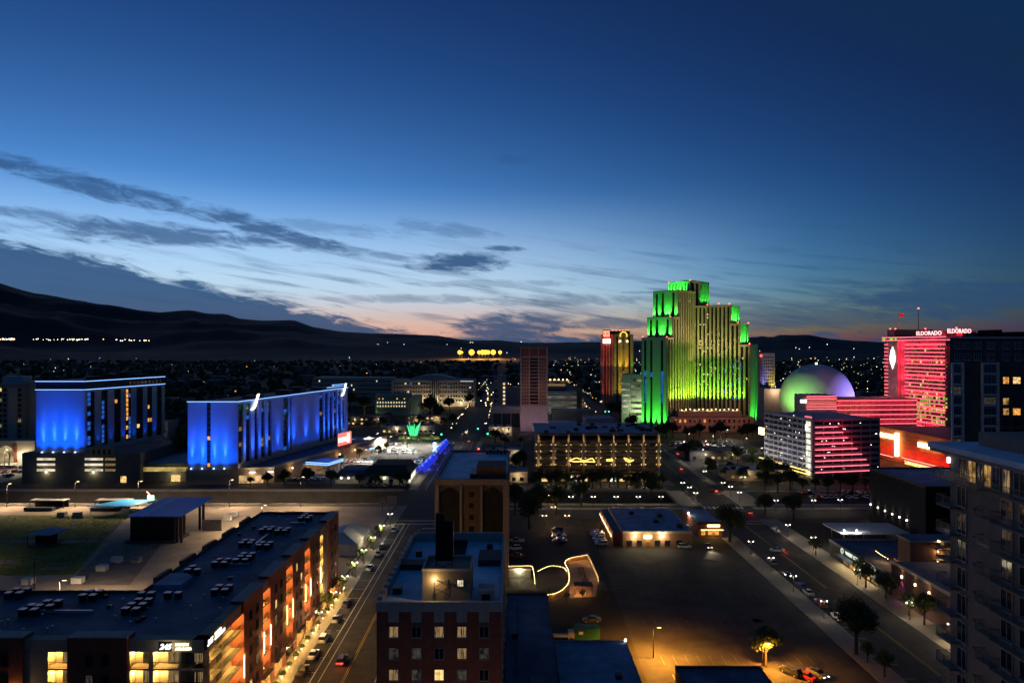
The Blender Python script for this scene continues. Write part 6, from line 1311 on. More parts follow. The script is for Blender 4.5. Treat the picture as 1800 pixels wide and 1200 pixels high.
COL = {'white': (.75, .75, .74, 1), 'silver': (.45, .46, .48, 1), 'black': (.02, .02, .022, 1), 'red': (.35, .02, .02, 1), 'dark blue': (.02, .04, .12, 1), 'grey': (.16, .165, .17, 1), 'dark grey': (.06, .06, .065, 1)}
def car(x, y, rz, kn, col, label, group, lights='off', z=.03):
    d = CM[kn]; t = thing('parked_car' if lights == 'off' else 'moving_car', label, 'car', (x, y, z), group, rz)
    ob('body', d['body'], (0, 0, 0), t, color=COL[col]); ob('window_glass', d['glass'], (0, 0, 0), t)
    for sx in (-.82, .82):
        for yy in (-1.4, 1.45): ob('rim', d['rim'], (0, 0, 0), ob('wheel', d['wheel'], (sx, yy, .34), t))
        ob('headlight', HL['on' if lights == 'on' else 'off'], (sx * .68, d['L'] - .06, d['hz'] - .02), t); ob('taillight', TL['on' if lights != 'off' else 'off'], (sx * .72, d['LB'] + .03, d['hz'] + .08), t)
    if lights == 'on':
        f_ = Vector((-math.sin(rz), math.cos(rz), 0)); spot(Vector((x, y, .8)) + f_ * (d['L'] + .2), Vector((x, y, .0)) + f_ * 14, 160, (1, .8, .5), 70, 1, None)
    if lights == 'tail':
        f_ = Vector((-math.sin(rz), math.cos(rz), 0)); point(Vector((x, y, .8)) - f_ * (-d['LB'] + .5), 6, (1, .1, .05))
    return t
rc = random.Random(12)
AV = [(929, 'white', 'sedan'), (958, 'black', 'suv'), (970, 'silver', 'sedan'), (995, 'white', 'sedan'), (1057, 'dark grey', 'sedan'), (1084, 'silver', 'sedan'), (1118, 'white', 'suv'), (1146, 'white', 'sedan'), (1176, 'black', 'pickup')]
for k, (py, c_, kn) in enumerate(AV):
    y = 69 * 1200 / (py - 608); car(-44.7, y, math.pi if k in (0, 3) else 0, kn, c_, f'{c_} {kn} parked along the avenue kerb, {ORD[k]} from the rail bridge', 'cars parked along the avenue')
car(-37.6, 151, 0, 'suv', 'dark grey', 'dark car driving away on the avenue with glowing red tail lights', 'cars driving', 'tail')
car(-31.5, 500, 0, 'sedan', 'grey', 'car with red brake lights at the far avenue crossing', 'cars driving', 'tail'); car(-37, 560, math.pi, 'suv', 'grey', 'car with bright headlights beyond the far avenue crossing', 'cars driving', 'on'); car(-33, 322, 0, 'sedan', 'red', 'car with red tail lights on the rail bridge', 'cars driving', 'tail')
WS = [(985, 'grey', 'suv'), (1007, 'black', 'sedan'), (1027, 'dark blue', 'suv'), (1038, 'silver', 'sedan'), (1056, 'red', 'suv'), (1080, 'white', 'sedan')]
for k, (py, c_, kn) in enumerate(WS):
    y = 69 * 1200 / (py - 608); car(83.6, y, 0, kn, c_, f'{c_} {kn} parked along the big dark lot, {ORD[k]} from the far end', 'cars parked along the right hand street')
for px, py, c_, kn, rz, lab, li in ((1203, 963, 'white', 'suv', -1.57, 'white car parked across the restaurant front', 'off'), (1245, 962, 'black', 'sedan', 3.14, 'car with headlights on facing the dark lot beside the restaurant', 'on'), (1363, 934, 'white', 'pickup', 0, 'white pickup parked on the far side of the right hand street', 'off'), (1365, 969, 'silver', 'sedan', 1.5, 'silver car with red tail lights turning in the right hand street', 'tail'),
    (1390, 1184, 'black', 'suv', .6, 'black car in the orange lit corner lot beside the glowing tree', 'off'), (1416, 1192, 'red', 'sedan', .6, 'red car in the corner lot at the bottom edge', 'off'), (1437, 1187, 'dark grey', 'sedan', 3.6, 'car with headlights on in the corner lot at the bottom edge', 'on'), (1316, 902, 'black', 'sedan', 0, 'dark car with tail lights driving away past the big street tree', 'tail'), (1253, 864, 'red', 'sedan', .5, 'red car with tail lights at the plaza crossing', 'tail'), (1273, 853, 'dark grey', 'suv', 1.57, 'dark car crossing the plaza junction', 'tail'), (1196, 825, 'grey', 'sedan', 0, 'car with red tail lights beyond the plaza junction', 'tail'), (1190, 798, 'grey', 'sedan', 0, 'farthest car with red tail lights on the right hand street', 'tail'),
    (1219, 922, 'grey', 'suv', .2, 'car with red tail lights in the alley between restaurant and bar', 'tail'), (1208, 928, 'silver', 'sedan', 0, 'silver car in the alley beside the restaurant', 'off'), (908, 953, 'silver', 'pickup', 1.57, 'pale pickup beside the arched tower wall', 'off'), (905, 966, 'white', 'suv', 1.57, 'white car beside the arched tower wall, lit orange', 'off'), (908, 979, 'red', 'sedan', 1.57, 'red car beside the arched tower wall', 'off'), (1040, 1092, 'dark grey', 'sedan', 1.57, 'dark car behind the green storage container', 'off'), (1494, 968, 'white', 'suv', 1.57, 'white car under the flat white canopy', 'off'), (1512, 969, 'grey', 'sedan', 1.57, 'grey car under the flat white canopy', 'off')):
    g_ = G(px, py); car(g_.x, g_.y, rz, kn, c_, lab, 'cars near the right hand street', li)
def small(x, y, rz, label, group, cols=('white', 'white', 'silver', 'grey', 'black', 'dark blue', 'red', 'white')):
    c_ = rc.choice(cols); kn = rc.choice(['sedan', 'suv', 'sedan', 'suv', 'pickup'])
    o = ob('parked_car', CM[kn]['one'], (x, y, .035), None, rz, color=COL[c_]); tag(o, f'{c_} {kn} {label}', 'car', group)
def row(x0, n, y, dx, rz, where, group, cols=None):
    k2 = 0
    for k in range(n):
        if rc.random() < .1: continue
        small(x0 + k * dx + rc.uniform(-.15, .15), y + rc.uniform(-.3, .3), rz + rc.uniform(-.04, .04), f'{ORD[k2 % 18]} from the left in {where}', group, *([cols] if cols else [])); k2 += 1
LOT = 'cars in the hotel parking lot'; wt = ('white', 'white', 'silver', 'white', 'silver', 'grey')
row(-106, 11, 482, 2.7, 0, 'the back row of the hotel lot', LOT, wt)
row(-101, 7, 455, 2.7, 0, 'the left middle row of the hotel lot', LOT); row(-100, 7, 449, 2.7, 3.14, 'the left double row of the hotel lot', LOT)
row(-80, 6, 458, 2.7, 0, 'the right middle row of the hotel lot', LOT, wt); row(-79, 6, 446, 2.7, 3.14, 'the right double row of the hotel lot', LOT, wt)
row(-104, 8, 418, 2.7, 0, 'the crowded row behind the gabled shop', LOT, wt); row(-103, 8, 411, 2.7, 3.14, 'the crowded row nearest the gabled shop', LOT, wt)
for k in range(9): small(-56.5, 384 + k * 5.2, 1.57, f'{ORD[k]} from the front in the avenue side row of the hotel lot', LOT)
row(-118, 8, 355, 2.8, 0, 'the dark front row by the casino podium', LOT, ('black', 'grey', 'dark blue', 'white'))
row(-72, 8, 341, 2.9, 0, 'the street front row before the gabled shop', LOT, ('black', 'grey', 'dark blue'))
for j, y in enumerate((490, 478, 463)): row(112, 17, y, 2.75, 0, f'the {ORD[j]} row of the green tower lot', 'cars before the green casino tower')
for j, y in enumerate((324, 314)): row(138, 14, y, 2.75, 0, f'the {ORD[j]} red lit row by the striped garage', 'cars before the striped car park')
for k in range(6): small(17 + rc.uniform(-.2, .2), 243 + k * 3.0, 1.57, f'{ORD[k]} from the near end in the dark row left of the restaurant', 'cars left of the restaurant', ('black', 'grey', 'dark blue', 'silver')); small(31.5 + rc.uniform(-.2, .2), 240 + k * 3.0, 1.57, f'{ORD[k]} from the near end along the restaurant wall', 'cars left of the restaurant', ('black', 'grey', 'silver'))
for j, y in enumerate((366, 378, 391)): row(-300, 12, y, 2.8, 0, f'the {ORD[j]} row of the far left lot', 'cars in the far left lot')
# ================================================================== trees
def tree_meshes(h, r, seed, m, leafs=900, ls=.42):
    g = random.Random(seed); t = MB(); t.cone((0, 0, 0), (0, 0, h * .42), r * .075 + .06, r * .045 + .04, 8); cl = []
    nb = 9
    for k in range(nb):
        a = 2 * math.pi * k / nb + g.uniform(-.3, .3); e = g.uniform(.15, 1.2); rr = r * g.uniform(.55, .85)
        q = Vector((math.cos(a) * math.cos(e) * rr, math.sin(a) * math.cos(e) * rr, h * .42 + (h * .5) * (.25 + .6 * math.sin(e)) * g.uniform(.7, 1.1)))
        t.cone((0, 0, h * g.uniform(.3, .42)), q, r * .035 + .03, .02, 5); cl.append((q, r * g.uniform(.32, .55)))
    cl.append((Vector((0, 0, h * .82)), r * .5)); cl.append((Vector((0, 0, h * .6)), r * .5))
    c = MB()
    for _ in range(leafs):
        q, rr = g.choice(cl); d = Vector((g.gauss(0, 1), g.gauss(0, 1), g.gauss(0, 1))).normalized() * rr * (g.random() ** .4); p = q + d
        n_ = (d.normalized() + Vector((g.uniform(-.8, .8), g.uniform(-.8, .8), g.uniform(-.2, 1)))).normalized(); a = n_.orthogonal().normalized() * ls * g.uniform(.6, 1.2); bb = n_.cross(a).normalized() * ls * g.uniform(.4, .8)
        c.face([p - a, p - bb, p + a, p + bb])
    return t.mesh('trunk', bark), c.mesh('crown', m)
TV = [tree_meshes(9, 3.6, s, leaf_dk, 2400, .30) for s in (1, 2, 3)]; TB = [tree_meshes(5.5, 2.0, s, leaf_br, 1000, .24) for s in (4, 5)]; TM = [tree_meshes(7.5, 2.8, s, leaf_md, 1600, .28) for s in (6, 7)]
def tree(x, y, label, group, var, s=1.0, sz=None):
    t = thing('street_tree', label, 'tree', (x, y, .02), group, rc.uniform(0, 6.28)); s *= 1.25; t.scale = (s, s, sz or s)
    ob('trunk', var[0], (0, 0, 0), t); ob('crown', var[1], (0, 0, 0), t); return t
def tpx(px, py, label, group, var, s=1.0, sz=None): g_ = G(px, py); return tree(g_.x, g_.y, label, group, var, s, sz)
tpx(1283, 952, 'large dark street tree right of the corner bar', 'trees by the right hand street', TV[0], 1.25); tpx(1395, 915, 'dark tree on the corner beyond the white pickup', 'trees by the right hand street', TV[1], 1.0); tpx(1345, 905, 'medium dark tree at the plaza edge', 'trees by the right hand street', TV[2], .8)
tpx(1505, 1150, 'big dark tree over the kerb at the lower right', 'trees by the right hand street', TV[1], 1.15); tpx(1346, 1172, 'tree glowing orange around its lamp at the bottom right', 'trees by the right hand street', TM[0], 1.0); tpx(1525, 1165, 'round bush by the pavement at the lower right', 'trees by the right hand street', TB[1], .7); tpx(1555, 1190, 'small red leaved tree at the bottom right pavement', 'trees by the right hand street', TB[0], .9)
for k, (px, py, v, s) in enumerate(((1434, 975, TB[0], .9), (1512, 1018, TB[1], .95), (1522, 1033, TM[0], .8), (1557, 1052, TM[1], .85), (1598, 1082, TB[0], .95), (1625, 1098, TM[0], .9))): tpx(px, py, f'shop front street tree, {ORD[k]} from the far end of the row', 'shop front trees', v, s)
for k, (px, py, s) in enumerate(((930, 930, 1.3), (905, 905, 1.2), (945, 905, 1.15), (978, 905, 1.1), (1022, 890, 1.0), (1145, 876, .9))): tpx(px, py, f'dark bushy tree between the arched tower and the rail trench, {ORD[k]} from the left', 'trees beside the arched tower', TV[k % 3], s)
for k in range(15):
    px = 948 + k * 15.5; tree((px - 900) * 337 / 1200, 337 + rc.uniform(-1.5, 2), f'dark tree in front of the amber lit garage, {ORD[k]} from the left', 'trees before the amber lit garage', (TV + TM)[k % 5], rc.uniform(.6, .95))
for k, (px, y) in enumerate(((440, 340), (470, 340), (500, 342), (540, 341), (582, 340), (632, 338), (660, 337), (702, 336), (715, 340))): tree((px - 900) * y / 1200, y, f'tree on the street before the casino podium and gabled shop, {ORD[k]} from the left', 'trees before the hotel lot', (TM + TV)[k % 5], rc.uniform(.55, .85))
for k, (x, y) in enumerate(sorted(((-97, 440), (-92, 462), (-86, 440), (-83, 452), (-101, 405), (-72, 470), (-95, 425)), key=lambda t: t[0] / t[1])): tree(x, y, f'small bright lamp lit tree on an island of the hotel lot, {ORD[k]} from the left', 'trees in the hotel lot', TB[k % 2], .95)
for k in range(12): tree(-80 + k * 2.4, 492, f'clipped tree of the hedge row behind the hotel lot, {ORD[k]} from the left', 'hedge trees behind the hotel lot', TB[k % 2], .85)
for k in range(13): tree(110 + k * 6.8, 508 + (k % 3) * 8, f'dark tree before the pink podium, {ORD[k]} from the left', 'trees before the pink podium', (TV + TM)[k % 5], rc.uniform(.8, 1.25))
for k, (px, py) in enumerate(((1218, 786), (1228, 789), (1322, 800))): tpx(px, py + 8, f'bright lamp lit tree in the lot before the green tower, {ORD[k]} from the left', 'lit trees before the green tower', TB[k % 2], 1.3)
for k in range(9): tpx(1345 + k * 22, 862 + (k % 2) * 4, f'dark tree at the foot of the striped car park, {ORD[k]} from the left', 'trees before the striped car park', (TV + TM)[k % 5], rc.uniform(.7, 1.0))
for k, (px, py, s) in enumerate(sorted(((756, 735, 2.0), (770, 742, 1.6), (790, 725, 1.5), (640, 730, 1.8), (615, 722, 2.0), (825, 715, 1.4), (845, 705, 1.4), (1090, 742, 1.7), (1075, 735, 1.5), (1110, 760, 1.4)))): tpx(px, py, f'tall dark tree on the blocks between hospital and green tower, {ORD[k]} from the left', 'trees before the hospital', TV[k % 3], s)
for k, y in enumerate((250, 236, 222, 208, 194, 180)): tree(-48.6, y, f'slim pavement tree on the avenue beside the white tent and apartments, {ORD[k]} from the bridge', 'slim trees on the avenue', TB[k % 2], .75)
for k in range(5): tree(6 + k * 4.5, 187 + (k % 2) * 2, f'bush in the hedge below the patio, {ORD[k]} from the left', 'hedge below the patio', TB[k % 2], .42)
for grp, where, pts in (('trees on the plaza', 'on the plaza between the right street and the striped car park', [(rc.uniform(106, 148), rc.uniform(340, 436)) for _ in range(16)]), ('trees behind the arched tower', 'in the dark block behind the arched tower', [(rc.uniform(-18, 8), rc.uniform(340, 495)) for _ in range(14)]), ('trees beyond the hotel lot', 'in the dark strip beyond the hotel parking lot', [(rc.uniform(-210, -52), rc.uniform(522, 640)) for _ in range(18)])):
    for k, (x, y) in enumerate(sorted(pts, key=lambda t: t[0] / t[1])): tree(x, y, f'tree {where}, {ORD[k]} from left', grp, (TV + TM)[k % 5], rc.uniform(.6, 1.05))
gt = tree(-186, 392, 'round tree lit green between the two blue hotel towers', 'trees near the blue hotel', TV[0], 2.2); spot((-190, 372, 2), (-187, 388, 12), 420, (.15, .9, .15), 44, 1, gt)
pt = thing('palm_tree', 'palm tree with a lit trunk at the far left parking lot', 'tree', tuple(G(16, 823))); x_, y_ = pt.location.x, pt.location.y
MB().cone((x_, y_, 0), (x_ + .3, y_, 8.5), .4, .25, 8).build('trunk', mat('palm_bark', (.25, .19, .12), .9), pt); q = MB()
for k in range(22):
    a = k * 2.4; e = .9 - (k / 22) * 1.5; d = Vector((math.cos(a) * math.cos(e), math.sin(a) * math.cos(e), math.sin(e))); s_ = d.cross(Vector((0, 0, 1))).normalized() * .3; p = Vector((x_ + .3, y_, 8.5)); m_ = p + d * 1.9; t_ = p + d * 3.2 - Vector((0, 0, 1.1)); q.face([p, m_ - s_, t_, m_ + s_])
q.build('crown', leaf_md, pt)
# ================================================================== festival field
def F3(x, y, z=0): return G(x * .3167, 820 + y * .3167, z)
st = thing('festival_stage', 'black festival stage with a bright blue sloping roof on the gravel yard', 'stage', (-126, 250, 0))
A, B = (-136, 243), (-117.5, 243); fS = Fr(A, B)
MB().box(0, 15.5, -9, -.2, .8, 9.4, 0, fS).build('black_drape', black_wall, st); MB().box(-1.5, 16.5, -10, .8, 0, .8, 0, fS).build('stage_base', dark_wall, st)
q = MB(); q.face([fS.p(-.6, .8, 9.7), fS.p(18.5, .8, 9.7), fS.p(20.5, -22, 11.4), fS.p(1.4, -22, 11.4)]); q.face([fS.p(1.4, -22, 11.1), fS.p(20.5, -22, 11.1), fS.p(18.5, .8, 9.4), fS.p(-.6, .8, 9.4)])
for a_, b_ in (((-.6, .8, 9.4, 9.7), (18.5, .8, 9.4, 9.7)), ((18.5, .8, 9.4, 9.7), (20.5, -22, 11.1, 11.4)), ((1.4, -22, 11.1, 11.4), (-.6, .8, 9.4, 9.7)), ((20.5, -22, 11.1, 11.4), (1.4, -22, 11.1, 11.4))): q.face([fS.p(a_[0], a_[1], a_[2]), fS.p(b_[0], b_[1], b_[2]), fS.p(b_[0], b_[1], b_[3]), fS.p(a_[0], a_[1], a_[3])])
q.build('roof', mat('stage_roof_blue', (.06, .40, .85), .5, .25, .12, stretch=(1, .15, 1)), st)
for a_, b_ in ((3.2, 5.2), (6.0, 6.5)): q = MB(); q.face([fS.p(a_, .8, 9.73), fS.p(b_, .8, 9.73), fS.p(b_ + 2, -22, 11.43), fS.p(a_ + 2, -22, 11.43)]); q.build('roof_stripe', mat('pale_blue_sheet', (.30, .62, .88), .5), st)
for u in (16.8, 18.2): MB().box(u - .35, u + .35, -18, -17.3, 0, 10.4, 0, fS).build('roof_tower', metal_dk, st); MB().box(u - .35, u + .35, -.6, .1, 0, 9.4, 0, fS).build('roof_tower', metal_dk, st)
MB().box(18.4, 26, -16, -15.8, 0, 4.2, 0, fS).build('side_screen', mat('grey_screen', (.28, .25, .24), .8), st)
rl = MB()
for k in range(7): rl.box(-5 + k * 3.6, -4.9 + k * 3.6, 8, 8.1, 0, 1.1, 0, fS)
rl.box(-5, 16.7, 8.0, 8.06, 1.0, 1.08, 0, fS); tag(rl.build('crowd_barrier', metal, loc=tuple(fS.p(6, 8, 0))), 'thin metal crowd barrier in front of the festival stage', 'barrier')
s2 = thing('small_stage', 'small dark tented stage with a pale ramp on the grass', 'stage', tuple(F3(270, 440))); c = s2.location
MB().box(c.x - 5.5, c.x + 2.5, c.y - 3, c.y + 5, .0, .9).build('platform', dark_wall, s2); q = MB(); q.prism([(c.x - 6, c.y - 3.4), (c.x + 3, c.y - 3.4), (c.x + 4, c.y + 5.6), (c.x - 4.5, c.y + 5.6)], 4.6, 4.9); q.build('roof', roof_mid, s2); MB().box(c.x - 5.4, c.x + 2.3, c.y + 1, c.y + 1.2, .9, 4.6).build('backdrop', black_wall, s2)
for sx in (-5.4, 2.3): MB().box(c.x + sx - .1, c.x + sx + .1, c.y - 2.9, c.y - 2.7, .9, 4.6).build('post', metal_dk, s2)
MB().box(c.x + 2.6, c.x + 8.5, c.y + 1.5, c.y + 4.5, 0, .7).build('ramp', concrete, s2)
bc = thing('blue_canopy', 'open shelter with a bright blue flat roof behind the grass', 'shelter', (-168, 288, 0)); MB().prism([(-176, 283), (-158, 283), (-153.5, 295), (-169, 295)], 3.4, 3.7).build('roof', MATS['stage_roof_blue'], bc)
for x, y in ((-175, 283.6), (-159, 283.6), (-155, 294.5), (-168, 294.5)): MB().box(x - .1, x + .1, y - .1, y + .1, 0, 3.4).build('post', metal, bc)
for k, (px, lab) in enumerate(((87, 'left pale roofed open shed at the back of the festival yard'), (201, 'right pale roofed open shed behind the blue shelter'))):
    x = (px - 900) * 296 / 1200; s_ = thing('open_shed', lab, 'shed', (x, 296, 0)); MB().box(x - 7.6, x + 7.6, 294, 298, 3.3, 3.6).build('roof', stucco_lt, s_); MB().box(x - 7.3, x + 7.3, 297.5, 297.8, 0, 3.3).build('back_wall', black_wall, s_); MB().box(x - 6.6, x + 5.5, 289.5, 291.5, 0, 1.5).build('bar_counter', dark_wall, s_)
    for sx in (-7.2, 0, 7.2): MB().box(x + sx - .1, x + sx + .1, 294.1, 294.3, 0, 3.3).build('post', metal_dk, s_)
for k, (x, y, lab) in enumerate(((345, 275, 'grey crate behind the grass, left of the pair'), (430, 275, 'grey crate behind the grass, right of the pair'), (648, 530, 'white crate beside the stage path'), (568, 575, 'white crate on the near edge of the grass'), (158, 650, 'white container on the gravel by the black post'), (433, 645, 'white container on the gravel behind the apartment roof'), (755, 530, 'pale metal cage box before the stage'), (1262, 297, 'white crate beyond the stage, left of the pair'), (1298, 275, 'white crate beyond the stage, right of the pair'))):
    p = F3(x, y); w2 = 1.5; q = MB(); q.box(p.x - w2, p.x + w2, p.y - 1, p.y + 1, .12, 1.7); q.box(p.x - w2, p.x + w2, p.y - .9, p.y - .7, 0, .12); q.box(p.x - w2, p.x + w2, p.y + .7, p.y + .9, 0, .12); q.box(p.x - w2 - .05, p.x + w2 + .05, p.y - 1.05, p.y + 1.05, 1.7, 1.78); tag(q.build('storage_crate', fabric_white if 'white' in lab else concrete, loc=tuple(p)), lab, 'crate', 'crates on the festival yard')
p = F3(190, 680, 0); q = MB(); q.cone((p.x, p.y, 0), (p.x, p.y, 9), .14, .10, 8); q.cone((p.x, p.y, 8.8), (p.x + .5, p.y, 8.9), .05, .05, 5); tag(q.build('utility_post', black_wall, loc=tuple(p)), 'plain black post on the gravel behind the apartment roof', 'post')
p = P(265, 872, 292); ns = thing('neon_sign', 'small green and red neon sign above the festival yard fence', 'sign', (p.x, p.y, 0)); MB().cone((p.x, p.y, 0), (p.x, p.y, p.z - 1.6), .12, .12, 6).build('post', metal_dk, ns); MB().box(p.x - 1.4, p.x + 1.4, p.y - .2, p.y + .1, p.z - 1.6, p.z + .5).build('green_face', emat('green_white_face', (.35, 1, .55), 3), ns); MB().cone((p.x - 1.8, p.y, p.z + 2.2), (p.x - .4, p.y, p.z + .7), .25, .35, 5).build('red_arrow', emat('salmon_face', (1, .35, .25), 2.5), ns)
tt = thing('event_tent', 'large white peaked event tent beside the avenue', 'tent', (-57, 240, 0)); x0, x1, y0, y1 = -64.5, -51.5, 228, 250; xm = (x0 + x1) / 2
q = MB(); rid0, rid1 = (xm, y0 + 6, 6.6), (xm, y1 - 6, 6.6); e = 3.6
q.face([(x0, y0, e), (x1, y0, e), rid0]); q.face([(x1, y0, e), (x1, y1, e), rid1, rid0]); q.face([(x1, y1, e), (x0, y1, e), rid1]); q.face([(x0, y1, e), (x0, y0, e), rid0, rid1]); q.build('tent_roof', fabric_white, tt)
MB().box(x0 + .1, x1 - .1, y0 + .1, y1 - .1, 0, e - .02).build('tent_wall', fabric_white, tt); q = MB()
for k in range(6): q.box(x0 + k * 2.6, x0 + .15 + k * 2.6, y0 - .1, y0 + .05, 0, e)
q.build('tent_poles', metal, tt, 'stuff'); point((-49.8, 236, 5.5), 20, (1, .86, .5), tt)
rsn = thing('round_sign', 'round grey roundel sign on a post by the rail bridge', 'sign', tuple(P(672, 881, 288).to_2d().to_3d())); p = P(672, 881, 288); MB().cone((p.x, p.y, 0), (p.x, p.y, p.z), .12, .12, 6).build('post', metal_dk, rsn); MB().cone((p.x, p.y - .1, p.z), (p.x, p.y - .3, p.z), 1.45, 1.45, 20).build('disc', mat('dusty_pink_sign', (.36, .26, .25), .7), rsn); MB().cone((p.x, p.y - .3, p.z), (p.x, p.y - .34, p.z), 1.1, 1.1, 20).build('disc_face', mat('brown_sign_face', (.16, .09, .09), .7), rsn); MB().box(p.x - .7, p.x + .7, p.y - .42, p.y - .35, p.z - .5, p.z + .5).build('disc_emblem', MATS['dusty_pink_sign'], rsn)
bb_ = thing('billboard', 'leaning tan billboard panel beside the round sign', 'sign', (P(689, 880, 291).x, 291, 0)); p = P(689, 880, 291); MB().box(p.x - 2.0, p.x + 2.0, 290.8, 291.1, p.z - 2.2, p.z + 2.2).build('panel', mat('tan_board', (.34, .27, .24), .8), bb_)
for s_ in (-1.5, 1.5): MB().box(p.x + s_ - .1, p.x + s_ + .1, 291.1, 291.3, 0, p.z + 1).build('post', metal_dk, bb_)
# ================================================================== glow plaza: gabled shop, light sculpture, blue arcades
gs = thing('gabled_shop', 'shop with a big dark hipped roof and lamp lit pale walls beside the hotel lot', 'building', (-66, 355, 0)); X0, X1, Y0, Y1 = -75, -52.5, 345, 372
MB().box(X0, X1, Y0, Y1, 0, 4.6).build('wall', mat('cream_shop_wall', (.50, .46, .34), .85, .12, .6), gs); MB().box(-90, X0 - .02, Y0 + 2, Y1 - 4, 0, 4.0).build('side_wing_wall', MATS['cream_shop_wall'], gs)
q = MB(); a = [(X0 - 1, Y0 - 1, 4.6), (X1 + 1, Y0 - 1, 4.6), (X1 + 1, Y1 + 1, 4.6), (X0 - 1, Y1 + 1, 4.6)]; t_ = [(X0 + 3, Y0 + 6, 9), (X1 - 2, Y0 + 6, 9), (X1 - 2, Y1 - 4, 9), (X0 + 3, Y1 - 4, 9)]
for k in range(4): q.face([a[k], a[(k + 1) % 4], t_[(k + 1) % 4], t_[k]])
q.face(t_); q.face(a[::-1]); q.build('roof', shingle, gs)
q = MB(); a = [(-90.6, Y0 + 1.2, 4.0), (X0 - .4, Y0 + 1.2, 4.0), (X0 - .4, Y1 - 3.2, 4.0), (-90.6, Y1 - 3.2, 4.0)]; t_ = [(-88, Y0 + 5, 6.6), (X0 - .4, Y0 + 5, 6.6), (X0 - .4, Y1 - 7, 6.6), (-88, Y1 - 7, 6.6)]
for k in range(4): q.face([a[k], a[(k + 1) % 4], t_[(k + 1) % 4], t_[k]])
q.face(t_); q.build('side_wing_roof', roof_dark, gs); fg = Fr((X0, Y0), (X1, Y0))
for px in (599, 612, 675, 705): p = P(px, 842, 343); MB().box(p.x - .3, p.x + .3, p.y + .6, p.y + 1.2, 3.4, 3.8).build('wall_lamp', e_white, gs); spot((p.x, 343.6, 3.9), (p.x, 345.2, 0), 50, (1, .92, .55), 120, 1, gs)
fE = Fr((X1, Y0), (X1, Y1))
for k in range(3): MB().box(3 + k * 8, 8.5 + k * 8, .02, .12, .4, 3.2, 0, fE).build('shop_window', emat('bright_shop', (1, .93, .75), 1.3, vary=.6, scale=.4), gs); point(fE.p(5.5 + k * 8, 2, 3), 25, (1, .9, .6), gs)
for k in range(4): put(win_mesh(1.8, 1.8, metal_dk, glass_dk, 1), 'window', fg, 3.5 + k * 5.2, .02, 1.8, gs)
p = P(727, 772, 505); sc_ = thing('light_sculpture', 'glowing green sculpture of upward fanning rods behind the hotel lot', 'sculpture', (p.x, p.y, 0)); rgs = random.Random(5); eg = emat('green_rod_glow', (.06, 1, .32), 1.4)
MB().box(p.x - 2, p.x + 2, p.y - 1, p.y + 1, 0, p.z).build('plinth', dark_wall, sc_)
for k in range(13):
    t0 = -1 + 2 * k / 12; z1 = p.z + 12.5 - 3.4 * rgs.random() - (0 if abs(t0) > .7 else 1.0 * rgs.random()); MB().cone((p.x + t0 * 1.8, p.y + rgs.uniform(-1, 1), p.z), (p.x + t0 * 4.8, p.y + rgs.uniform(-2, 2), z1), .16, .26, 5).build('light_rod', eg, sc_)
point((p.x, p.y - 5, p.z + 6), 90, (.1, 1, .4), sc_, 1)
for k, (pa, pb, lab) in enumerate((((737, 833), (763, 808), 'near blue glowing barrel arcade beside the avenue'), ((767, 801), (784, 781), 'far blue glowing barrel arcade beside the avenue'))):
    a, c = G(*pa), G(*pb); t = thing('blue_arcade', lab, 'arcade', tuple(a)); f = Fr(a, c); q = MB(); n_ = 10
    for j in range(n_):
        t0, t1 = math.pi * j / n_, math.pi * (j + 1) / n_; q.face([f.p(0, 2.1 * math.cos(t0), .6 + 3.4 * math.sin(t0)), f.p(f.L, 2.1 * math.cos(t0), .6 + 3.4 * math.sin(t0)), f.p(f.L, 2.1 * math.cos(t1), .6 + 3.4 * math.sin(t1)), f.p(0, 2.1 * math.cos(t1), .6 + 3.4 * math.sin(t1))])
    q.build('vault', emat('blue_vault_glow', (.03, .05, 1), .55), t); q = MB()
    for j in range(14):
        uu = f.L * (j + .5) / 14; q.ball(f.p(uu, .9 * math.sin(j * 1.7), 4.0 - .1), .22, 0, 6, 4)
    q.build('vault_lamps', e_blue, t, 'stuff'); q = MB()
    for j in range(9): uu = f.L * j / 8; q.box(uu - .1, uu + .1, -2.2, -2.0, 0, .7, 0, f); q.box(uu - .1, uu + .1, 2.0, 2.2, 0, .7, 0, f)
    q.build('vault_posts', metal_dk, t, 'stuff'); point(f.p(f.L * .3, 3.2, 2), 50, (.1, .12, 1), t, .5); point(f.p(f.L * .7, 3.2, 2), 50, (.1, .12, 1), t, .5)
p = G(764, 796); vd = thing('video_totem', 'tall white blue video totem between the two blue arcades', 'sign', tuple(p)); MB().box(p.x - .9, p.x + .9, p.y - .3, p.y + .3, 0, 1).build('base', dark_wall, vd); MB().box(p.x - 1.1, p.x + 1.1, p.y - .25, p.y + .25, 1, 7).build('screen', emat('screen_glow', (.5, .8, 1), 2.0, vary=.8, scale=.6), vd)
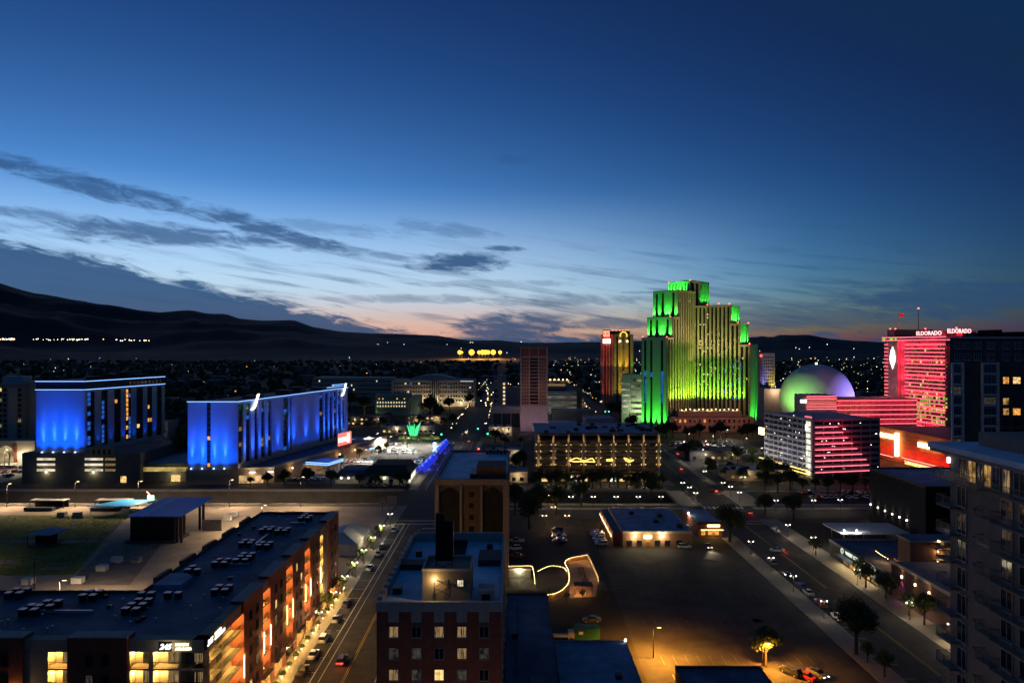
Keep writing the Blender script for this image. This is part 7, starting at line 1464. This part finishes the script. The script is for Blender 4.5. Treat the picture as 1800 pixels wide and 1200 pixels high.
# ================================================================== low blocks beyond the far crossing
LB = [(-20, 6, 690, 16, 'left of the grey stepped office', 3), (32, 60, 590, 9, 'behind the grey green block', 2), (44, 76, 720, 14, 'beyond the white deck garage', 3), (-150, -110, 600, 8, 'on the dark lot before the teal office', 2), (-95, -60, 610, 7, 'before the hospital entrance', 2), (-105, -62, 545, 6, 'behind the hedge of the hotel lot', 1), (-18, 0, 530, 7, 'before the pink podium of the brown tower', 2), (108, 140, 415, 6, 'on the plaza left of the striped car park', 1), (112, 146, 355, 5, 'on the plaza before the striped car park', 1), (-300, -262, 520, 12, 'behind the far left hotel', 3), (-250, -205, 560, 10, 'between the far left hotel and the hills', 2), (205, 235, 300, 7, 'before the red casino podium', 2), (-18, 8, 350, 5, 'left of the amber lit garage', 1), (-16, 6, 400, 9, 'beyond the trees left of the amber garage', 2)]
for k, (x0, x1, y, h, where, fl) in enumerate(LB):
    r = thing('low_building', f'low flat roofed building {where}', 'building', ((x0 + x1) / 2, y + 8, 0), 'low blocks of the middle distance'); fp, f = quadfp((x0, y), (x1, y), 16); block(r, fp, 0, h, [stucco, grey_wall, stucco_lt, dark_wall][k % 4], [roof_mid, roof_dark][k % 2], .5)
    for q in range(fl):
        for u in lin(1, f.L - 1, int(f.L / 4)): put(win_mesh(1.8, 1.5, metal_dk, rc.choice([glass_dk, glass_dk, win_cur, win_warm]), 1), 'window', f, u, .02, 2 + q * 3.6, r)
    for q in range(2): MB().box(x0 + 4 + q * 7, x0 + 6 + q * 7, y + 5, y + 7, h + .05, h + 1.4).build('roof_unit', metal_dk, r)
    p = f.p(f.L * .3, .4, h * .7); MB().ball(p, .22, 0, 6, 4).build('wall_lamp', e_warm, r); point(p + Vector((0, -1.5, 0)), 30, (1, .75, .42), r); point(f.p(f.L * .8, 2, h * .7), 30, (1, .75, .42), r)
# ================================================================== far city: mass of trees, houses and lights
rw = random.Random(33)
def blob(b, x, y, r, h):
    n_, i = 6, len(b.v); b.v.append((x + rw.uniform(-.2, .2) * r, y, h))
    for lv, (zz, q_) in enumerate(((.72, .75), (.38, 1.0), (.05, .7))):
        for k in range(n_): a = 2 * math.pi * (k + .5 * lv) / n_; rr = r * q_ * rw.uniform(.75, 1.2); b.v.append((x + math.cos(a) * rr, y + math.sin(a) * rr, h * zz * rw.uniform(.85, 1.12)))
    for k in range(n_):
        b.f.append((i, i + 1 + k, i + 1 + (k + 1) % n_)); b.m.append(0)
        for lv in range(2): o_ = i + 1 + lv * n_; b.f.append((o_ + k, o_ + n_ + k, o_ + n_ + (k + 1) % n_, o_ + (k + 1) % n_)); b.m.append(0)
wood_b = MB(); n_put = 0
def free(x, y):
    if -50 < x < -20 or 78 < x < 104: return False
    if y < 520: return False
    if -330 < x < -30 and y < 850 and not (y > 535 and y < 660 and x < -160): return False
    if -30 <= x < 300 and y < 840: return False
    return True
while n_put < 5200:
    y = 520 + 2500 * rw.random() ** 1.3; x = rw.uniform(-.95, .95) * y
    if not free(x, y): continue
    blob(wood_b, x, y, rw.uniform(4, 9), rw.uniform(6, 15)); n_put += 1
tag(wood_b.build('distant_trees', leaf_dk), 'dark mass of trees covering the far city up to the hills', 'trees', kind='stuff')
hb = MB()
for _ in range(700):
    y = 560 + 2400 * rw.random(); x = rw.uniform(-.9, .9) * y
    if free(x, y): hb.box(x, x + rw.uniform(8, 30), y, y + rw.uniform(8, 18), 0, rw.uniform(4, 12))
tag(hb.build('distant_houses', mat('far_house_wall', (.22, .20, .18), .9, .3, .05)), 'low dark roofs of far houses among the trees', 'houses', kind='stuff')
lb = MB()
def lite(p, r, mi): lb.ball(p, r, mi, 5, 3)
for _ in range(300):
    y = 600 + 2900 * rw.random() ** .8; x = rw.uniform(-.8, .8) * y
    if free(x, y) and not (x < 0 and rw.random() < .65): lite((x, y, rw.uniform(8, 17)), rw.choice([.22, .3, .35, .6]) * (y / 1500 + .35), rw.choice([0, 0, 1, 1, 1, 2, 3]))
for _ in range(330):
    px = rw.uniform(985, 1570); yy = rw.choice([rw.uniform(650, 690), rw.uniform(620, 650)]); Y = (70 - 12) * 1200 / (yy - 608); lite(P(px, yy, Y), rw.choice([.25, .35, .4, .7]) * (Y / 1500 + .2), rw.choice([0, 0, 1, 1, 2, 4]))
for _ in range(70):
    px = rw.gauss(875, 16); yy = rw.uniform(672, 712); lite(P(px, yy, (70 - 8) * 1200 / (yy - 608)), rw.uniform(.4, .8), rw.choice([0, 1, 1, 5]))
for k in range(75): px = rw.choice([rw.uniform(0, 28), rw.uniform(58, 262), rw.uniform(58, 262)]); lite(P(px, 595.5 + rw.uniform(-1, 1.8) + (px / 120), 3700), rw.uniform(1.6, 3.2), rw.choice([0, 1, 1]))
for _ in range(45): px = rw.uniform(650, 1570); lite(P(px, rw.uniform(600, 622), 4300), rw.uniform(1.5, 2.6), rw.choice([0, 1, 1, 2]))
for _ in range(60): Y = rw.uniform(530, 1300); lite((rw.choice([-48, -22]) + rw.uniform(-1, 1), Y, rw.uniform(4, 8)), rw.uniform(.25, .5), rw.choice([0, 1, 1, 5]))
for _ in range(60): Y = rw.uniform(560, 1300); lite((rw.choice([80, 103]) + rw.uniform(-1, 1), Y, rw.uniform(4, 8)), rw.uniform(.25, .5), rw.choice([0, 1, 1, 3]))
tag(lb.build('distant_lights', [emat('far_warm', (1, .62, .25), 3.2), emat('far_white', (1, .88, .65), 3.2), emat('far_cool', (.75, .9, 1), 2.6), emat('far_orange', (1, .38, .06), 3.5), emat('far_green', (.3, 1, .35), 2), emat('far_yellow', (1, .85, .2), 3)]), 'scattered street and house lights of the far city', 'lights', kind='stuff')
for k, (px, r_) in enumerate(((808, 7), (812, 4), (829, 9.5), (842, 6), (848, 8), (853, 8), (858, 7), (867, 8.5), (879, 6))):
    p = P(px, 619, 3450); r_ *= 1.5; t = thing('stadium_floodlight', f'orange stadium floodlight on the far hillside, {ORD[k]} from the left', 'floodlight', (p.x, p.y, 0), 'stadium floodlights on the hillside')
    MB().cone((p.x, p.y, 0), (p.x, p.y, p.z), .8, .5, 5).build('mast', metal_dk, t); MB().ball(p, r_, 0, 10, 7).build('lamp_cluster', emat('stadium_glow', (1, .40, .035), 3.2), t)
for px in (815, 845, 870): point(P(px, 621, 3440), 60000, (1, .45, .08), None, 8)
